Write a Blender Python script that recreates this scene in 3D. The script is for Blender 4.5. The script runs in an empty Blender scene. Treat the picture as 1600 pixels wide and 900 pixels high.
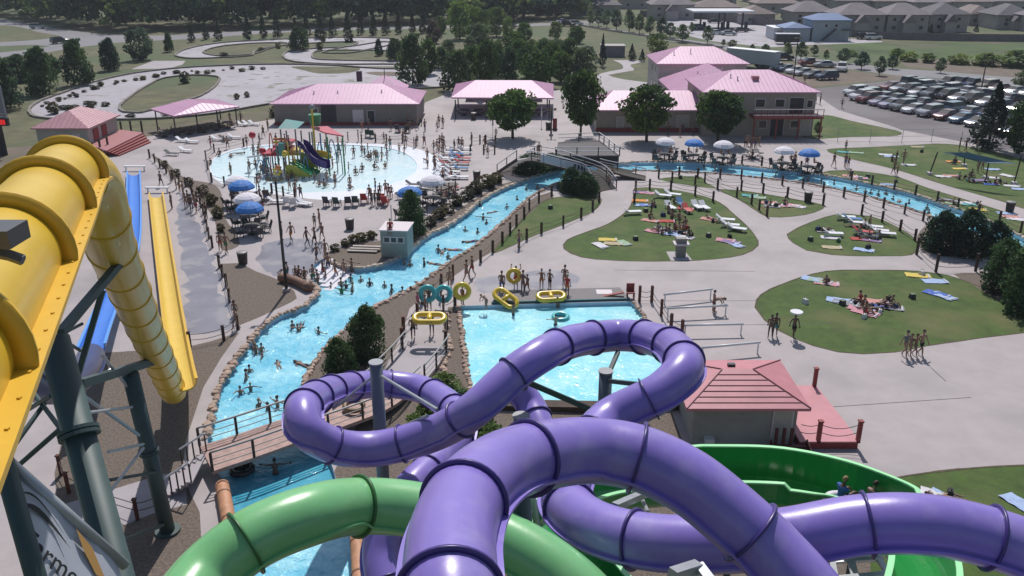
import bpy, math, random
import numpy as np
from mathutils import Vector, Matrix, geometry
R = math.radians
random.seed(7); rng = np.random.default_rng(7)
SC = bpy.context.scene; COL = SC.collection
# ---------------------------------------------------------------- camera, sky, sun, exposure
H = 25.0; F = 1365.0; PITCH = R(21.6); CP, SP = math.cos(PITCH), math.sin(PITCH)
cam = bpy.data.objects.new('camera', bpy.data.cameras.new('camera')); COL.objects.link(cam)
cam.location = (0, 0, H); cam.rotation_euler = (math.pi/2 - PITCH, 0, 0)
cam.data.sensor_width = 36; cam.data.lens = F/1600*36; cam.data.clip_start = .1; cam.data.clip_end = 9000
SC.camera = cam
SUN_EL, SUN_AZ = R(53), R(2)          # azimuth measured from +Y towards +X
W = bpy.data.worlds.new('World'); SC.world = W; W.use_nodes = True
nt = W.node_tree; sky = nt.nodes.new('ShaderNodeTexSky'); sky.sky_type = 'NISHITA'; sky.sun_disc = False
sky.sun_elevation = SUN_EL; sky.sun_rotation = SUN_AZ; sky.air_density = 1.3; sky.dust_density = 1.2
nt.links.new(sky.outputs[0], nt.nodes['Background'].inputs[0]); nt.nodes['Background'].inputs[1].default_value = .075
sl = bpy.data.lights.new('sun', 'SUN'); sl.energy = 3.6; sl.angle = R(.6); sl.color = (1, .955, .91)
so = bpy.data.objects.new('sun', sl); COL.objects.link(so)
sd = Vector((math.sin(SUN_AZ)*math.cos(SUN_EL), math.cos(SUN_AZ)*math.cos(SUN_EL), math.sin(SUN_EL)))
so.rotation_euler = sd.to_track_quat('Z', 'Y').to_euler(); so.location = (0, 60, 80)
SC.view_settings.view_transform = 'Standard'; SC.view_settings.look = 'None'
SC.view_settings.exposure = 0.1; SC.view_settings.gamma = 1; SC.view_settings.use_curve_mapping = False
SC.render.engine = 'CYCLES'; SC.cycles.max_bounces = 5; SC.cycles.diffuse_bounces = 3; SC.cycles.glossy_bounces = 3
# ---------------------------------------------------------------- pixel -> place helpers (photo is 1600x900)
def ray(px, py):
    u = -(py-450)/F
    return Vector(((px-800)/F, CP+u*SP, -SP+u*CP))
def G(px, py, z=0.0):                 # point of the plane at height z seen at that pixel
    d = ray(px, py); t = (z-H)/d.z
    return Vector((d.x*t, d.y*t, z))
def D(px, py, depth): return Vector((0, 0, H)) + ray(px, py)*depth
def ppm(y_world, z=0): return F/(y_world*CP + (H-z)*SP)
def PX(v):
    y, z = v[1], v[2]-H
    dep = y*CP - z*SP; up = y*SP + z*CP
    return 800+F*v[0]/dep, 450-F*up/dep
# ---------------------------------------------------------------- materials
MATS = {}
def mat(name, col, rough=.6, metal=0, var=.0, scale=3., bump=0., bscale=None, spec=None, coat=0, emit=None, dirt=None):
    if name in MATS: return MATS[name]
    m = bpy.data.materials.new(name); MATS[name] = m; m.use_nodes = True
    n = m.node_tree; b = n.nodes['Principled BSDF']; L = n.links
    b.inputs['Base Color'].default_value = (*col, 1); b.inputs['Roughness'].default_value = rough
    b.inputs['Metallic'].default_value = metal
    if spec is not None: b.inputs['Specular IOR Level'].default_value = spec
    if coat: b.inputs['Coat Weight'].default_value = coat; b.inputs['Coat Roughness'].default_value = .16
    if emit: b.inputs['Emission Color'].default_value = (*emit[0], 1); b.inputs['Emission Strength'].default_value = emit[1]
    m.diffuse_color = (*col, 1)
    if var or bump or dirt:
        tc = n.nodes.new('ShaderNodeNewGeometry')
    if var:
        nz = n.nodes.new('ShaderNodeTexNoise'); nz.inputs['Scale'].default_value = scale; nz.inputs['Detail'].default_value = 6
        nz.inputs['Roughness'].default_value = .65
        L.new(tc.outputs['Position'], nz.inputs['Vector'])
        mr = n.nodes.new('ShaderNodeMapRange'); mr.inputs[1].default_value = .3; mr.inputs[2].default_value = .7
        mr.inputs[3].default_value = 1-var; mr.inputs[4].default_value = 1+var
        L.new(nz.outputs['Fac'], mr.inputs[0])
        mx = n.nodes.new('ShaderNodeVectorMath'); mx.operation = 'SCALE'; mx.inputs[0].default_value = col
        L.new(mr.outputs[0], mx.inputs['Scale']); src = mx.outputs[0]
        if dirt:
            n2 = n.nodes.new('ShaderNodeTexNoise'); n2.inputs['Scale'].default_value = dirt[1]; n2.inputs['Detail'].default_value = 5
            L.new(tc.outputs['Position'], n2.inputs['Vector'])
            m2 = n.nodes.new('ShaderNodeMapRange'); m2.inputs[1].default_value = dirt[2]; m2.inputs[2].default_value = dirt[3]
            L.new(n2.outputs['Fac'], m2.inputs[0])
            mm = n.nodes.new('ShaderNodeMix'); mm.data_type = 'RGBA'; L.new(m2.outputs[0], mm.inputs[0])
            L.new(src, mm.inputs[6]); mm.inputs[7].default_value = (*dirt[0], 1); src = mm.outputs[2]
        L.new(src, b.inputs['Base Color'])
    if bump:
        nb = n.nodes.new('ShaderNodeTexNoise'); nb.inputs['Scale'].default_value = bscale or scale*4; nb.inputs['Detail'].default_value = 4
        L.new(tc.outputs['Position'], nb.inputs['Vector'])
        bp = n.nodes.new('ShaderNodeBump'); bp.inputs['Strength'].default_value = 1; bp.inputs['Distance'].default_value = bump
        L.new(nb.outputs['Fac'], bp.inputs['Height']); L.new(bp.outputs[0], b.inputs['Normal'])
    return m
def water_mat(name, col, col2, wscale=1.6, amp=.05, rough=.04):
    m = mat(name, col, rough); n = m.node_tree; L = n.links; b = n.nodes['Principled BSDF']
    g = n.nodes.new('ShaderNodeNewGeometry')
    a = n.nodes.new('ShaderNodeTexNoise'); a.inputs['Scale'].default_value = .35; a.inputs['Detail'].default_value = 4; L.new(g.outputs['Position'], a.inputs[0])
    v = n.nodes.new('ShaderNodeTexNoise'); v.inputs['Scale'].default_value = wscale; v.inputs['Detail'].default_value = 5
    v.inputs['Roughness'].default_value = .6; v.inputs['Distortion'].default_value = 1.2; L.new(g.outputs['Position'], v.inputs[0])
    ad = n.nodes.new('ShaderNodeMath'); ad.operation = 'ADD'; L.new(a.outputs[0], ad.inputs[0]); L.new(v.outputs[0], ad.inputs[1])
    mr = n.nodes.new('ShaderNodeMapRange'); mr.inputs[1].default_value = .8; mr.inputs[2].default_value = 1.25; L.new(ad.outputs[0], mr.inputs[0])
    mm = n.nodes.new('ShaderNodeMix'); mm.data_type = 'RGBA'; mm.inputs[6].default_value = (*col, 1); mm.inputs[7].default_value = (*col2, 1)
    L.new(mr.outputs[0], mm.inputs[0]); L.new(mm.outputs[2], b.inputs['Base Color'])
    w2 = n.nodes.new('ShaderNodeTexNoise'); w2.inputs['Scale'].default_value = wscale*3.2; w2.inputs['Detail'].default_value = 3; L.new(g.outputs['Position'], w2.inputs[0])
    s = n.nodes.new('ShaderNodeMath'); s.operation = 'MULTIPLY_ADD'; s.inputs[1].default_value = .45
    L.new(w2.outputs[0], s.inputs[0]); L.new(v.outputs[0], s.inputs[2])
    bp = n.nodes.new('ShaderNodeBump'); bp.inputs['Distance'].default_value = amp; L.new(s.outputs[0], bp.inputs['Height']); L.new(bp.outputs[0], b.inputs['Normal'])
    return m
# ---------------------------------------------------------------- mesh builder
class MB:
    def __init__(s): s.v = []; s.f = []; s.m = []
    def add(s, vs, fs, mi=0):
        o = len(s.v); s.v += [tuple(v) for v in vs]; s.f += [tuple(i+o for i in f) for f in fs]; s.m += [mi]*len(fs); return s
    def box(s, c, d, rz=0, mi=0, taper=1, tilt=None):
        x, y, z = d[0]/2, d[1]/2, d[2]/2; M = Matrix.Rotation(rz, 3, 'Z')
        if tilt: M = M @ Matrix.Rotation(tilt, 3, 'X')
        vs = [Vector(c)+M@Vector((a*x*(taper if k > 0 else 1), b*y*(taper if k > 0 else 1), k*z)) for k in (-1, 1) for a, b in ((-1, -1), (1, -1), (1, 1), (-1, 1))]
        return s.add(vs, [(3, 2, 1, 0), (4, 5, 6, 7), (0, 1, 5, 4), (1, 2, 6, 5), (2, 3, 7, 6), (3, 0, 4, 7)], mi)
    def beam(s, a, b, w, h=None, mi=0):
        a, b = Vector(a), Vector(b); h = h or w; t = (b-a).normalized()
        sd_ = t.cross(Vector((0, 0, 1)));
        if sd_.length < .01: sd_ = Vector((1, 0, 0))
        sd_.normalize(); up = sd_.cross(t)
        vs = [p+sd_*i*w/2+up*j*h/2 for p in (a, b) for i, j in ((-1, -1), (1, -1), (1, 1), (-1, 1))]
        return s.add(vs, [(0, 1, 2, 3), (7, 6, 5, 4), (0, 4, 5, 1), (1, 5, 6, 2), (2, 6, 7, 3), (3, 7, 4, 0)], mi)
    def tube(s, pts, r, n=10, mi=0, cap=True, ups=None):
        pts = [Vector(p) for p in pts]; rs = r if isinstance(r, (list, tuple)) else [r]*len(pts); o = []
        for i, p in enumerate(pts):
            t = (pts[min(i+1, len(pts)-1)]-pts[max(i-1, 0)]).normalized()
            a = t.cross(Vector((0, 0, 1)))
            if a.length < .05: a = Vector((1, 0, 0))
            a.normalize(); b = a.cross(t)
            o += [p+(a*math.cos(2*math.pi*k/n)+b*math.sin(2*math.pi*k/n))*rs[i] for k in range(n)]
        fs = [(i*n+k, i*n+(k+1) % n, (i+1)*n+(k+1) % n, (i+1)*n+k) for i in range(len(pts)-1) for k in range(n)]
        if cap: fs += [tuple(range(n))[::-1], tuple(range((len(pts)-1)*n, len(pts)*n))]
        return s.add(o, fs, mi)
    def ball(s, c, r, n=10, m=6, mi=0):
        r = r if isinstance(r, (tuple, list)) else (r, r, r); vs = [(c[0], c[1], c[2]-r[2])]
        for j in range(1, m):
            t = -math.pi/2+math.pi*j/m
            vs += [(c[0]+r[0]*math.cos(t)*math.cos(2*math.pi*k/n), c[1]+r[1]*math.cos(t)*math.sin(2*math.pi*k/n), c[2]+r[2]*math.sin(t)) for k in range(n)]
        vs.append((c[0], c[1], c[2]+r[2])); L = len(vs)-1
        fs = [(0, 1+(k+1) % n, 1+k) for k in range(n)]
        fs += [(1+j*n+k, 1+j*n+(k+1) % n, 1+(j+1)*n+(k+1) % n, 1+(j+1)*n+k) for j in range(m-2) for k in range(n)]
        fs += [(1+(m-2)*n+k, 1+(m-2)*n+(k+1) % n, L) for k in range(n)]
        return s.add(vs, fs, mi)
    def torus(s, c, R_, r, n=24, m=10, M=None, mi=0, sx=1):
        M = M or Matrix.Identity(3); vs = []
        for i in range(n):
            a = 2*math.pi*i/n
            for j in range(m):
                b = 2*math.pi*j/m
                vs.append(Vector(c)+M@Vector(((R_+r*math.cos(b))*math.cos(a)*sx, (R_+r*math.cos(b))*math.sin(a), r*math.sin(b))))
        return s.add(vs, [(i*m+j, ((i+1) % n)*m+j, ((i+1) % n)*m+(j+1) % m, i*m+(j+1) % m) for i in range(n) for j in range(m)], mi)
    def prism(s, poly, z0, z1, mi=0):
        n = len(poly); a = sum(poly[i][0]*poly[(i+1) % n][1]-poly[(i+1) % n][0]*poly[i][1] for i in range(n))
        if a < 0: poly = poly[::-1]
        vs = [(p[0], p[1], z0) for p in poly]+[(p[0], p[1], z1) for p in poly]
        return s.add(vs, [tuple(range(n))[::-1], tuple(range(n, 2*n))]+[(i, (i+1) % n, n+(i+1) % n, n+i) for i in range(n)], mi)
    def build(s, name, m, parent=None, smooth=False, loc=None):
        me = bpy.data.meshes.new(name); me.from_pydata(s.v, [], s.f); ms = m if isinstance(m, (list, tuple)) else [m]
        for x in ms: me.materials.append(x)
        if len(ms) > 1: me.polygons.foreach_set('material_index', s.m)
        if smooth: me.polygons.foreach_set('use_smooth', [True]*len(me.polygons))
        me.update(); o = bpy.data.objects.new(name, me); COL.objects.link(o)
        if parent: o.parent = parent
        if loc: o.location = loc
        return o
THINGS = []
def tag(o, label, cat, group=None, kind=None, where=None):
    o['label'] = label; o['category'] = cat
    if group: o['group'] = group
    if kind: o['kind'] = kind
    THINGS.append(o); return o
def empty(name, loc, rz, label, cat, group=None):
    o = bpy.data.objects.new(name, None); COL.objects.link(o); o.location = loc; o.rotation_euler = (0, 0, rz)
    o.empty_display_size = .3; return tag(o, label, cat, group)
def struct(o): o['kind'] = 'structure'; return o
def copy_tree(o, parent=None):
    c = o.copy(); COL.objects.link(c)
    if parent: c.parent = parent
    for ch in list(KIDS.get(o.name, [])): copy_tree(ch, c)
    return c
KIDS = {}
def register(root):
    for o in list(COL.objects):
        if o.parent: 
            KIDS.setdefault(o.parent.name, [])
            if o not in KIDS[o.parent.name]: KIDS[o.parent.name].append(o)
class Proto:
    "one thing built once; the first placing uses it, later ones copy it and each of its parts"
    def __init__(s, root): s.root = root; s.used = False; s.tree = s._walk(root)
    def _walk(s, o): return (o, [s._walk(c) for c in COL.objects if c.parent == o])
    def _cp(s, t, parent):
        c = t[0].copy(); COL.objects.link(c)
        if parent: c.parent = parent
        for k in t[1]: s._cp(k, c)
        return c
    def put(s, loc, rz=0, label=None, cat=None, group=None, scale=None):
        if s.used: o = s._cp(s.tree, None)
        else: o = s.root; s.used = True
        o.location = loc; o.rotation_euler = (0, 0, rz)
        if scale: o.scale = scale if isinstance(scale, tuple) else (scale,)*3
        tag(o, label, cat, group); return o
def catmull(pts, step=.3, closed=False):
    P = [Vector(p) for p in pts]; n = len(P); out = []
    for i in range(n if closed else n-1):
        if closed: a, b, c, d = P[i-1], P[i], P[(i+1) % n], P[(i+2) % n]
        else: a, b, c, d = P[max(i-1, 0)], P[i], P[i+1], P[min(i+2, n-1)]
        L = max((c-b).length, 1e-4); k = max(1, int(L/step))
        # centripetal-ish tangents to avoid overshoot
        la, lb, lc = max((b-a).length, 1e-4)**.5, L**.5, max((d-c).length, 1e-4)**.5
        t1 = ((b-a)/la - (c-a)/(la+lb) + (c-b)/lb)*lb if a != b else c-b
        t2 = ((c-b)/lb - (d-b)/(lb+lc) + (d-c)/lc)*lb if d != c else c-b
        for j in range(k):
            t = j/k; h = t*t*(3-2*t)
            out.append(b*(2*t**3-3*t**2+1)+t1*(t**3-2*t**2+t)+c*(-2*t**3+3*t**2)+t2*(t**3-t**2))
    if not closed: out.append(P[-1].copy())
    return out
def resample(pts, step):
    out = [pts[0]]; acc = 0
    for a, b in zip(pts, pts[1:]):
        L = (b-a).length
        while acc+L >= step:
            f = (step-acc)/L; a = a+(b-a)*f; out.append(a); L = (b-a).length; acc = 0
            if L < 1e-6: break
        acc += L
    return out
# ---------------------------------------------------------------- the ground: one partition of the plane, no two sheets overlap
def S(pts, step=1.2):                 # smooth closed outline from pixels
    return [p.to_2d() for p in catmull([G(*p) for p in pts], step, True)]
def Pl(pts): return [G(*p).to_2d() for p in pts]
M_meadow = mat('dry_meadow', (.105, .10, .048), .9, var=.45, scale=.25, dirt=((.07, .095, .035), .035, .45, .58), bump=.05, bscale=2)
M_conc = mat('concrete', (.375, .332, .335), .75, var=.08, scale=.6, dirt=((.285, .255, .26), .13, .5, .72), bump=.004, bscale=9)
M_concp = mat('path_concrete', (.36, .325, .345), .75, var=.07, scale=.4, dirt=((.28, .26, .28), .3, .55, .75))
M_lawn = mat('mown_lawn', (.056, .10, .016), .9, var=.32, scale=.9, dirt=((.125, .13, .045), .22, .47, .72), bump=.05, bscale=14)
M_dirt = mat('bare_dirt', (.16, .125, .10), .95, var=.25, scale=.4, bump=.03, bscale=5, dirt=((.10, .10, .055), .05, .5, .65))
M_gravel = mat('gravel_bed', (.155, .122, .10), .95, var=.45, scale=7, bump=.05, bscale=16)
M_track = mat('kart_track', (.37, .345, .38), .8, var=.15, scale=.15, dirt=((.16, .16, .12), .3, .57, .66))
M_asph = mat('asphalt', (.135, .12, .13), .85, var=.2, scale=.15, dirt=((.18, .165, .17), .05, .5, .6))
M_road = mat('road_asphalt', (.21, .20, .215), .85, var=.1, scale=.05)
M_wet = mat('wet_concrete', (.205, .195, .235), .35, var=.16, scale=.35, dirt=((.29, .27, .29), .5, .5, .62))
M_green = mat('rough_green_field', (.06, .095, .028), .95, var=.5, scale=.06, dirt=((.11, .10, .06), .04, .5, .62), bump=.2, bscale=1)
M_beach = mat('pool_beach', (.78, .80, .86), .35, var=.05, scale=.5)
M_shadefloor = mat('shade_dark_floor', (.035, .035, .025), .95, var=.5, scale=4, bump=.05, bscale=12)  # near-black ground; shade under footbridge and junipers put into its colour
M_river = water_mat('river_water', (.15, .54, .74), (.40, .78, .90), 1.5, .13)
M_shadew = water_mat('shaded_pool_water', (.05, .30, .44), (.10, .42, .56), 1.2, .06)  # darker river water; shadow of loop and footbridge put into the colour
M_poolw = water_mat('pool_water', (.26, .72, .84), (.50, .86, .90), 1.1, .12)
M_kid = water_mat('shallow_water', (.66, .88, .94), (.82, .95, .97), 1.4, .05, .08)
REG = [('ground', M_meadow, [(-2000, -60), (2000, -60), (2000, 3000), (-2000, 3000)], 0)]
def reg(name, m, poly, z=0.0): REG.append((name, m, [tuple(p) for p in poly], z))
reg('road', M_road, Pl([(-200, 4), (0, 29), (50, 37), (100, 46), (150, 53), (210, 56), (270, 55), (330, 51), (400, 48), (500, 44), (600, 42), (800, 38), (900, 34), (960, 30), (960, 34), (900, 38), (800, 42), (600, 46), (500, 48), (400, 53), (300, 61), (250, 63), (180, 67), (120, 74), (60, 84), (0, 90), (-200, 105)]))
reg('ground', M_meadow, S([(-200, 38), (0, 39), (60, 50), (95, 58), (60, 62), (0, 66), (-200, 74)], 4))
reg('ground', M_meadow, S([(-200, 88), (0, 72), (50, 70), (80, 72), (50, 77), (0, 82), (-200, 98)], 4))
reg('road', M_road, Pl([(860, 33), (910, 37), (960, 46), (1040, 58), (1120, 68), (1180, 79), (1290, 94), (1400, 107), (1480, 112), (1560, 119), (1700, 130), (1700, 144), (1600, 137), (1480, 123), (1400, 118), (1290, 103), (1180, 86), (1120, 75), (1040, 63), (960, 50), (910, 41), (860, 36)]))
reg('road', M_track, Pl([(1030, 34), (1060, 28), (1180, 36), (1270, 56), (1380, 64), (1370, 70), (1270, 70), (1200, 74), (1110, 64), (1050, 50)]))
reg('ground', M_green, Pl([(1275, 70), (1400, 65), (1600, 66), (1900, 70), (1900, 104), (1600, 97), (1500, 93), (1400, 92), (1310, 82)]))
reg('ground', M_dirt, Pl([(1400, 92), (1600, 97), (1900, 104), (1900, 135), (1600, 122), (1420, 106)]))
reg('ground', M_dirt, Pl([(1180, 92), (1290, 104), (1340, 112), (1430, 121), (1260, 137), (1200, 118)]))
reg('ground', M_dirt, Pl([(-400, 250), (0, 232), (70, 226), (170, 215), (240, 200), (430, 172), (440, 192), (250, 212), (150, 250), (100, 290), (0, 350), (-400, 450)]))
reg('kart_track', M_track, S([(46, 173), (60, 160), (100, 145), (150, 128), (210, 115), (280, 107), (350, 103), (430, 101), (520, 103), (600, 108), (690, 108), (705, 122), (700, 136), (640, 140), (430, 162), (400, 167), (330, 179), (250, 186), (120, 188), (58, 184)], 2))
reg('ground', M_meadow, S([(187, 168), (200, 155), (230, 135), (260, 122), (300, 118), (338, 120), (342, 128), (310, 152), (250, 168), (220, 177), (195, 176)], 2))
reg('ground', M_meadow, S([(455, 104), (510, 104), (562, 106), (545, 114), (500, 115), (475, 110)], 2))
reg('ground', M_dirt, S([(570, 113), (610, 112), (650, 114), (620, 119), (590, 118)], 2))
reg('kart_track', M_track, S([(275, 88), (300, 75), (350, 67), (400, 64), (480, 60), (560, 59), (622, 62), (612, 70), (585, 76), (540, 84), (505, 83), (555, 70), (555, 66), (490, 68), (440, 72), (400, 80), (390, 88), (340, 91), (300, 92)], 2))
reg('ground', M_meadow, S([(318, 83), (345, 73), (400, 68), (450, 68), (420, 77), (395, 85), (350, 88)], 2))
reg('kart_track', M_track, S([(443, 89), (455, 80), (500, 76), (540, 74), (600, 66), (625, 68), (620, 78), (700, 96), (690, 101), (600, 101), (520, 101), (460, 97)], 2))
reg('ground', M_meadow, S([(488, 87), (500, 80), (560, 79), (620, 81), (650, 90), (640, 95), (540, 95), (495, 93)], 2))
reg('ground', M_concp, Pl([(205, 108), (240, 95), (290, 95), (285, 101), (262, 107)]))
reg('ground', M_concp, Pl([(400, 99), (440, 99), (690, 102), (690, 104), (440, 103), (400, 101)]))
reg('path', M_concp, S([(880, 150), (935, 152), (932, 118), (950, 112), (972, 108), (968, 98), (958, 94), (1010, 95), (985, 101), (990, 110), (950, 117), (975, 124), (1013, 129), (1025, 146), (1035, 160), (900, 175)], 3))
# park paving
reg('paving', M_conc, Pl([(-500, 760), (-200, 560), (-60, 470), (60, 330), (120, 290), (165, 245), (215, 215), (300, 206), (430, 186), (432, 196), (656, 196), (664, 160), (690, 150), (700, 140), (870, 140), (930, 150), (940, 200), (1095, 200), (1255, 205), (1262, 140), (1275, 140), (1320, 172), (1410, 203), (1500, 220), (1600, 239), (2100, 340), (2100, 1400), (-900, 1400)]))
reg('parking_lot', M_asph, Pl([(1262, 139), (1330, 133), (1425, 121), (1500, 124), (1600, 146), (1800, 180), (1900, 300), (1600, 240), (1500, 221), (1420, 205), (1310, 172), (1280, 152)]))
reg('lawn', M_lawn, S([(1262, 182), (1292, 180), (1330, 189), (1408, 207), (1400, 212), (1330, 214), (1262, 216)]))
reg('lawn', M_lawn, S([(1292, 234), (1360, 230), (1420, 227), (1480, 225), (1540, 234), (1600, 249), (1750, 280), (1750, 360), (1600, 326), (1570, 316), (1480, 290), (1400, 265), (1310, 243)]))
reg('lawn', M_lawn, S([(1283, 270), (1320, 266), (1395, 275), (1450, 294), (1560, 328), (1600, 342), (1700, 375), (1700, 440), (1600, 384), (1545, 352), (1505, 336), (1440, 310), (1370, 291), (1300, 279)]))
reg('lawn', M_lawn, S([(1028, 280), (1060, 276), (1095, 276), (1104, 286), (1121, 295), (1090, 292), (1060, 287)]))
reg('lawn', M_lawn, S([(1124, 296), (1150, 297), (1200, 304), (1250, 313), (1288, 321), (1272, 332), (1240, 338), (1200, 339), (1180, 328), (1155, 312)]))
reg('lawn', M_lawn, S([(993, 294), (1010, 293), (1060, 298), (1115, 312), (1150, 338), (1178, 366), (1184, 384), (1160, 398), (1115, 405), (1050, 408), (960, 407), (910, 402), (882, 389), (886, 375), (910, 365), (950, 350), (982, 327), (990, 308)]))
reg('ground', M_concp, Pl([(1041, 393), (1071, 393), (1083, 408.5), (1049, 408.8)]))
reg('lawn', M_lawn, S([(770, 396), (782, 378), (800, 360), (822, 336), (845, 318), (865, 309), (935, 307), (938, 318), (925, 331), (880, 351), (830, 370), (800, 384)]))
reg('lawn', M_lawn, S([(1230, 366), (1245, 357), (1270, 346), (1290, 339), (1320, 334), (1360, 338), (1400, 354), (1432, 377), (1424, 398), (1380, 400), (1300, 398), (1260, 391), (1240, 380)]))
reg('lawn', M_lawn, S([(1180, 480), (1190, 460), (1220, 445), (1290, 424), (1360, 422), (1440, 424), (1480, 430), (1550, 455), (1620, 480), (1620, 514), (1540, 527), (1450, 540), (1400, 550), (1350, 553), (1310, 550), (1270, 540), (1220, 518), (1195, 500)]))
reg('lawn', M_lawn, S([(1372, 752), (1420, 743), (1500, 733), (1600, 727), (1800, 725), (1900, 1100), (1372, 1100)]))
reg('ground', M_gravel, S([(1435, 385), (1470, 400), (1540, 402), (1560, 425), (1490, 428), (1520, 445), (1560, 470), (1700, 520), (1800, 420), (1600, 385), (1560, 352), (1500, 335), (1450, 350)]))
reg('gravel', M_gravel, S([(236, 241), (262, 256), (292, 279), (335, 289), (352, 340), (372, 385), (352, 392), (333, 340), (300, 300), (262, 268)], .6))
reg('gravel', M_gravel, S([(345, 412), (372, 411), (400, 424), (432, 436), (460, 455), (464, 466), (430, 484), (400, 498), (375, 508), (365, 480), (355, 445)], .8))
reg('gravel', M_gravel, Pl([(288, 543), (330, 533), (374, 519), (345, 560), (318, 605), (303, 650), (290, 690), (285, 745), (312, 800), (318, 900), (330, 1200), (100, 1200), (60, 900), (90, 800), (85, 740), (105, 650), (115, 570), (150, 552)]))
reg('path', M_concp, Pl([(60, 800), (165, 768), (240, 745), (290, 733), (292, 788), (240, 802), (185, 824), (80, 860)]))
reg('gravel', M_gravel, S([(494, 402), (530, 388), (592, 376), (650, 372), (648, 384), (622, 400), (600, 410), (560, 417), (525, 411)], .5))
reg('gravel', M_gravel, S([(650, 370), (690, 345), (740, 312), (790, 286), (812, 283), (780, 298), (750, 314), (725, 334), (700, 351), (668, 370)], .8))
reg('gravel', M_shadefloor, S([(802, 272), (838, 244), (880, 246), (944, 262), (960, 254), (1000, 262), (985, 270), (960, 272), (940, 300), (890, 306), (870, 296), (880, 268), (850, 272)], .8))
reg('gravel', M_gravel, Pl([(740, 410), (700, 438), (660, 464), (640, 482), (628, 522), (602, 575), (590, 600), (540, 620), (475, 610), (478, 590), (505, 545), (560, 498), (592, 478), (640, 456), (700, 414), (760, 372), (815, 322), (840, 306), (862, 300), (866, 306), (845, 318), (800, 357), (768, 394)]))
reg('gravel', M_gravel, Pl([(700, 480), (722, 478), (735, 620), (745, 645), (1050, 645), (1078, 720), (1262, 745), (1372, 760), (1360, 860), (1360, 1300), (552, 1300), (552, 835), (522, 737), (560, 660), (640, 610), (690, 560), (694, 520)]))
reg('lawn', M_lawn, S([(680, 590), (712, 592), (735, 640), (760, 680), (740, 720), (700, 690), (660, 650)], .8))
reg('paving', M_wet, S([(404, 400), (420, 380), (455, 372), (500, 380), (508, 400), (490, 420), (460, 436), (430, 432), (408, 418)], .8))
reg('paving', M_wet, S([(752, 436), (800, 428), (880, 425), (908, 436), (900, 450), (860, 455), (780, 458), (745, 456)], .8))
reg('paving', M_wet, S([(288, 300), (306, 330), (330, 400), (345, 450), (362, 500), (352, 518), (300, 524), (290, 450), (282, 380), (276, 320)], .8))
for _i in (-3, -2, -1):
    _n, _m, _p, _z = REG[_i]; REG[_i] = (_n, _m, [(x+random.uniform(-.35, .35), y+random.uniform(-.5, .5)) for x, y in _p[::1]], _z)
# water
WREG = []
def wreg(name, m, poly, z): WREG.append(len(REG)); REG.append((name, m, [tuple(p) for p in poly], z))
RIV_L = [(930, 262), (888, 262), (850, 271), (820, 281), (780, 297), (750, 315), (725, 335), (700, 352), (665, 370), (645, 388), (622, 402), (600, 412), (560, 419), (525, 413), (507, 404)]
RIV_L2 = [(484, 424), (489, 440), (497, 452), (475, 478), (432, 495), (405, 517), (380, 547), (355, 582), (337, 622), (327, 662), (325, 700), (345, 735), (366, 790), (376, 850), (380, 1000)]
RIV_R = [(552, 1000), (551, 900), (551, 835), (528, 760), (516, 720), (492, 680), (478, 640), (478, 600), (490, 570), (508, 545), (535, 520), (560, 500), (590, 478), (625, 461), (665, 438), (700, 412), (735, 390), (770, 362), (800, 335), (830, 308), (860, 291), (885, 282), (930, 268)]
wreg('river_water', M_river, S(RIV_L+RIV_L2+RIV_R, .8), -.38)
wreg('shaded_water', M_shadew, S([(327, 712), (400, 690), (480, 672), (500, 690), (518, 728), (530, 765), (546, 815), (500, 828), (440, 842), (385, 850), (362, 800), (345, 745)], .8), -.38)  # lower pool patch with the slide and bridge shadow painted in
W2_U = [(955, 256), (1000, 254), (1060, 254), (1130, 257), (1200, 264), (1280, 273), (1360, 288), (1420, 302), (1480, 322), (1530, 340), (1600, 372), (1700, 425)]
W2_L = [(1700, 455), (1600, 404), (1520, 366), (1470, 345), (1440, 333), (1400, 320), (1340, 303), (1260, 287), (1200, 279), (1100, 270), (1040, 268), (985, 265), (960, 260)]
wreg('river_water', M_river, S(W2_U+W2_L, 1), -.38)
POOL = [(718, 478), (985, 471), (1002, 482), (1016, 512), (1040, 560), (1075, 622), (950, 631), (737, 628)]
wreg('pool_water', M_poolw, Pl(POOL), -.3)
KID = [(328, 260), (335, 246), (360, 234), (400, 227), (470, 224), (560, 224), (630, 228), (668, 238), (690, 256), (690, 276), (665, 292), (610, 304), (550, 312), (500, 312), (450, 306), (390, 298), (345, 286), (330, 272)]
reg('pool_beach', M_beach, S(KID, 1), 0)
KID2 = [(330, 260), (338, 247), (362, 236), (400, 229), (470, 226), (560, 227), (610, 232), (640, 244), (652, 260), (640, 276), (600, 290), (550, 297), (500, 300), (450, 300), (392, 294), (348, 283), (333, 271)]
wreg('pool_water', M_kid, S(KID2, 1), -.06)
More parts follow.
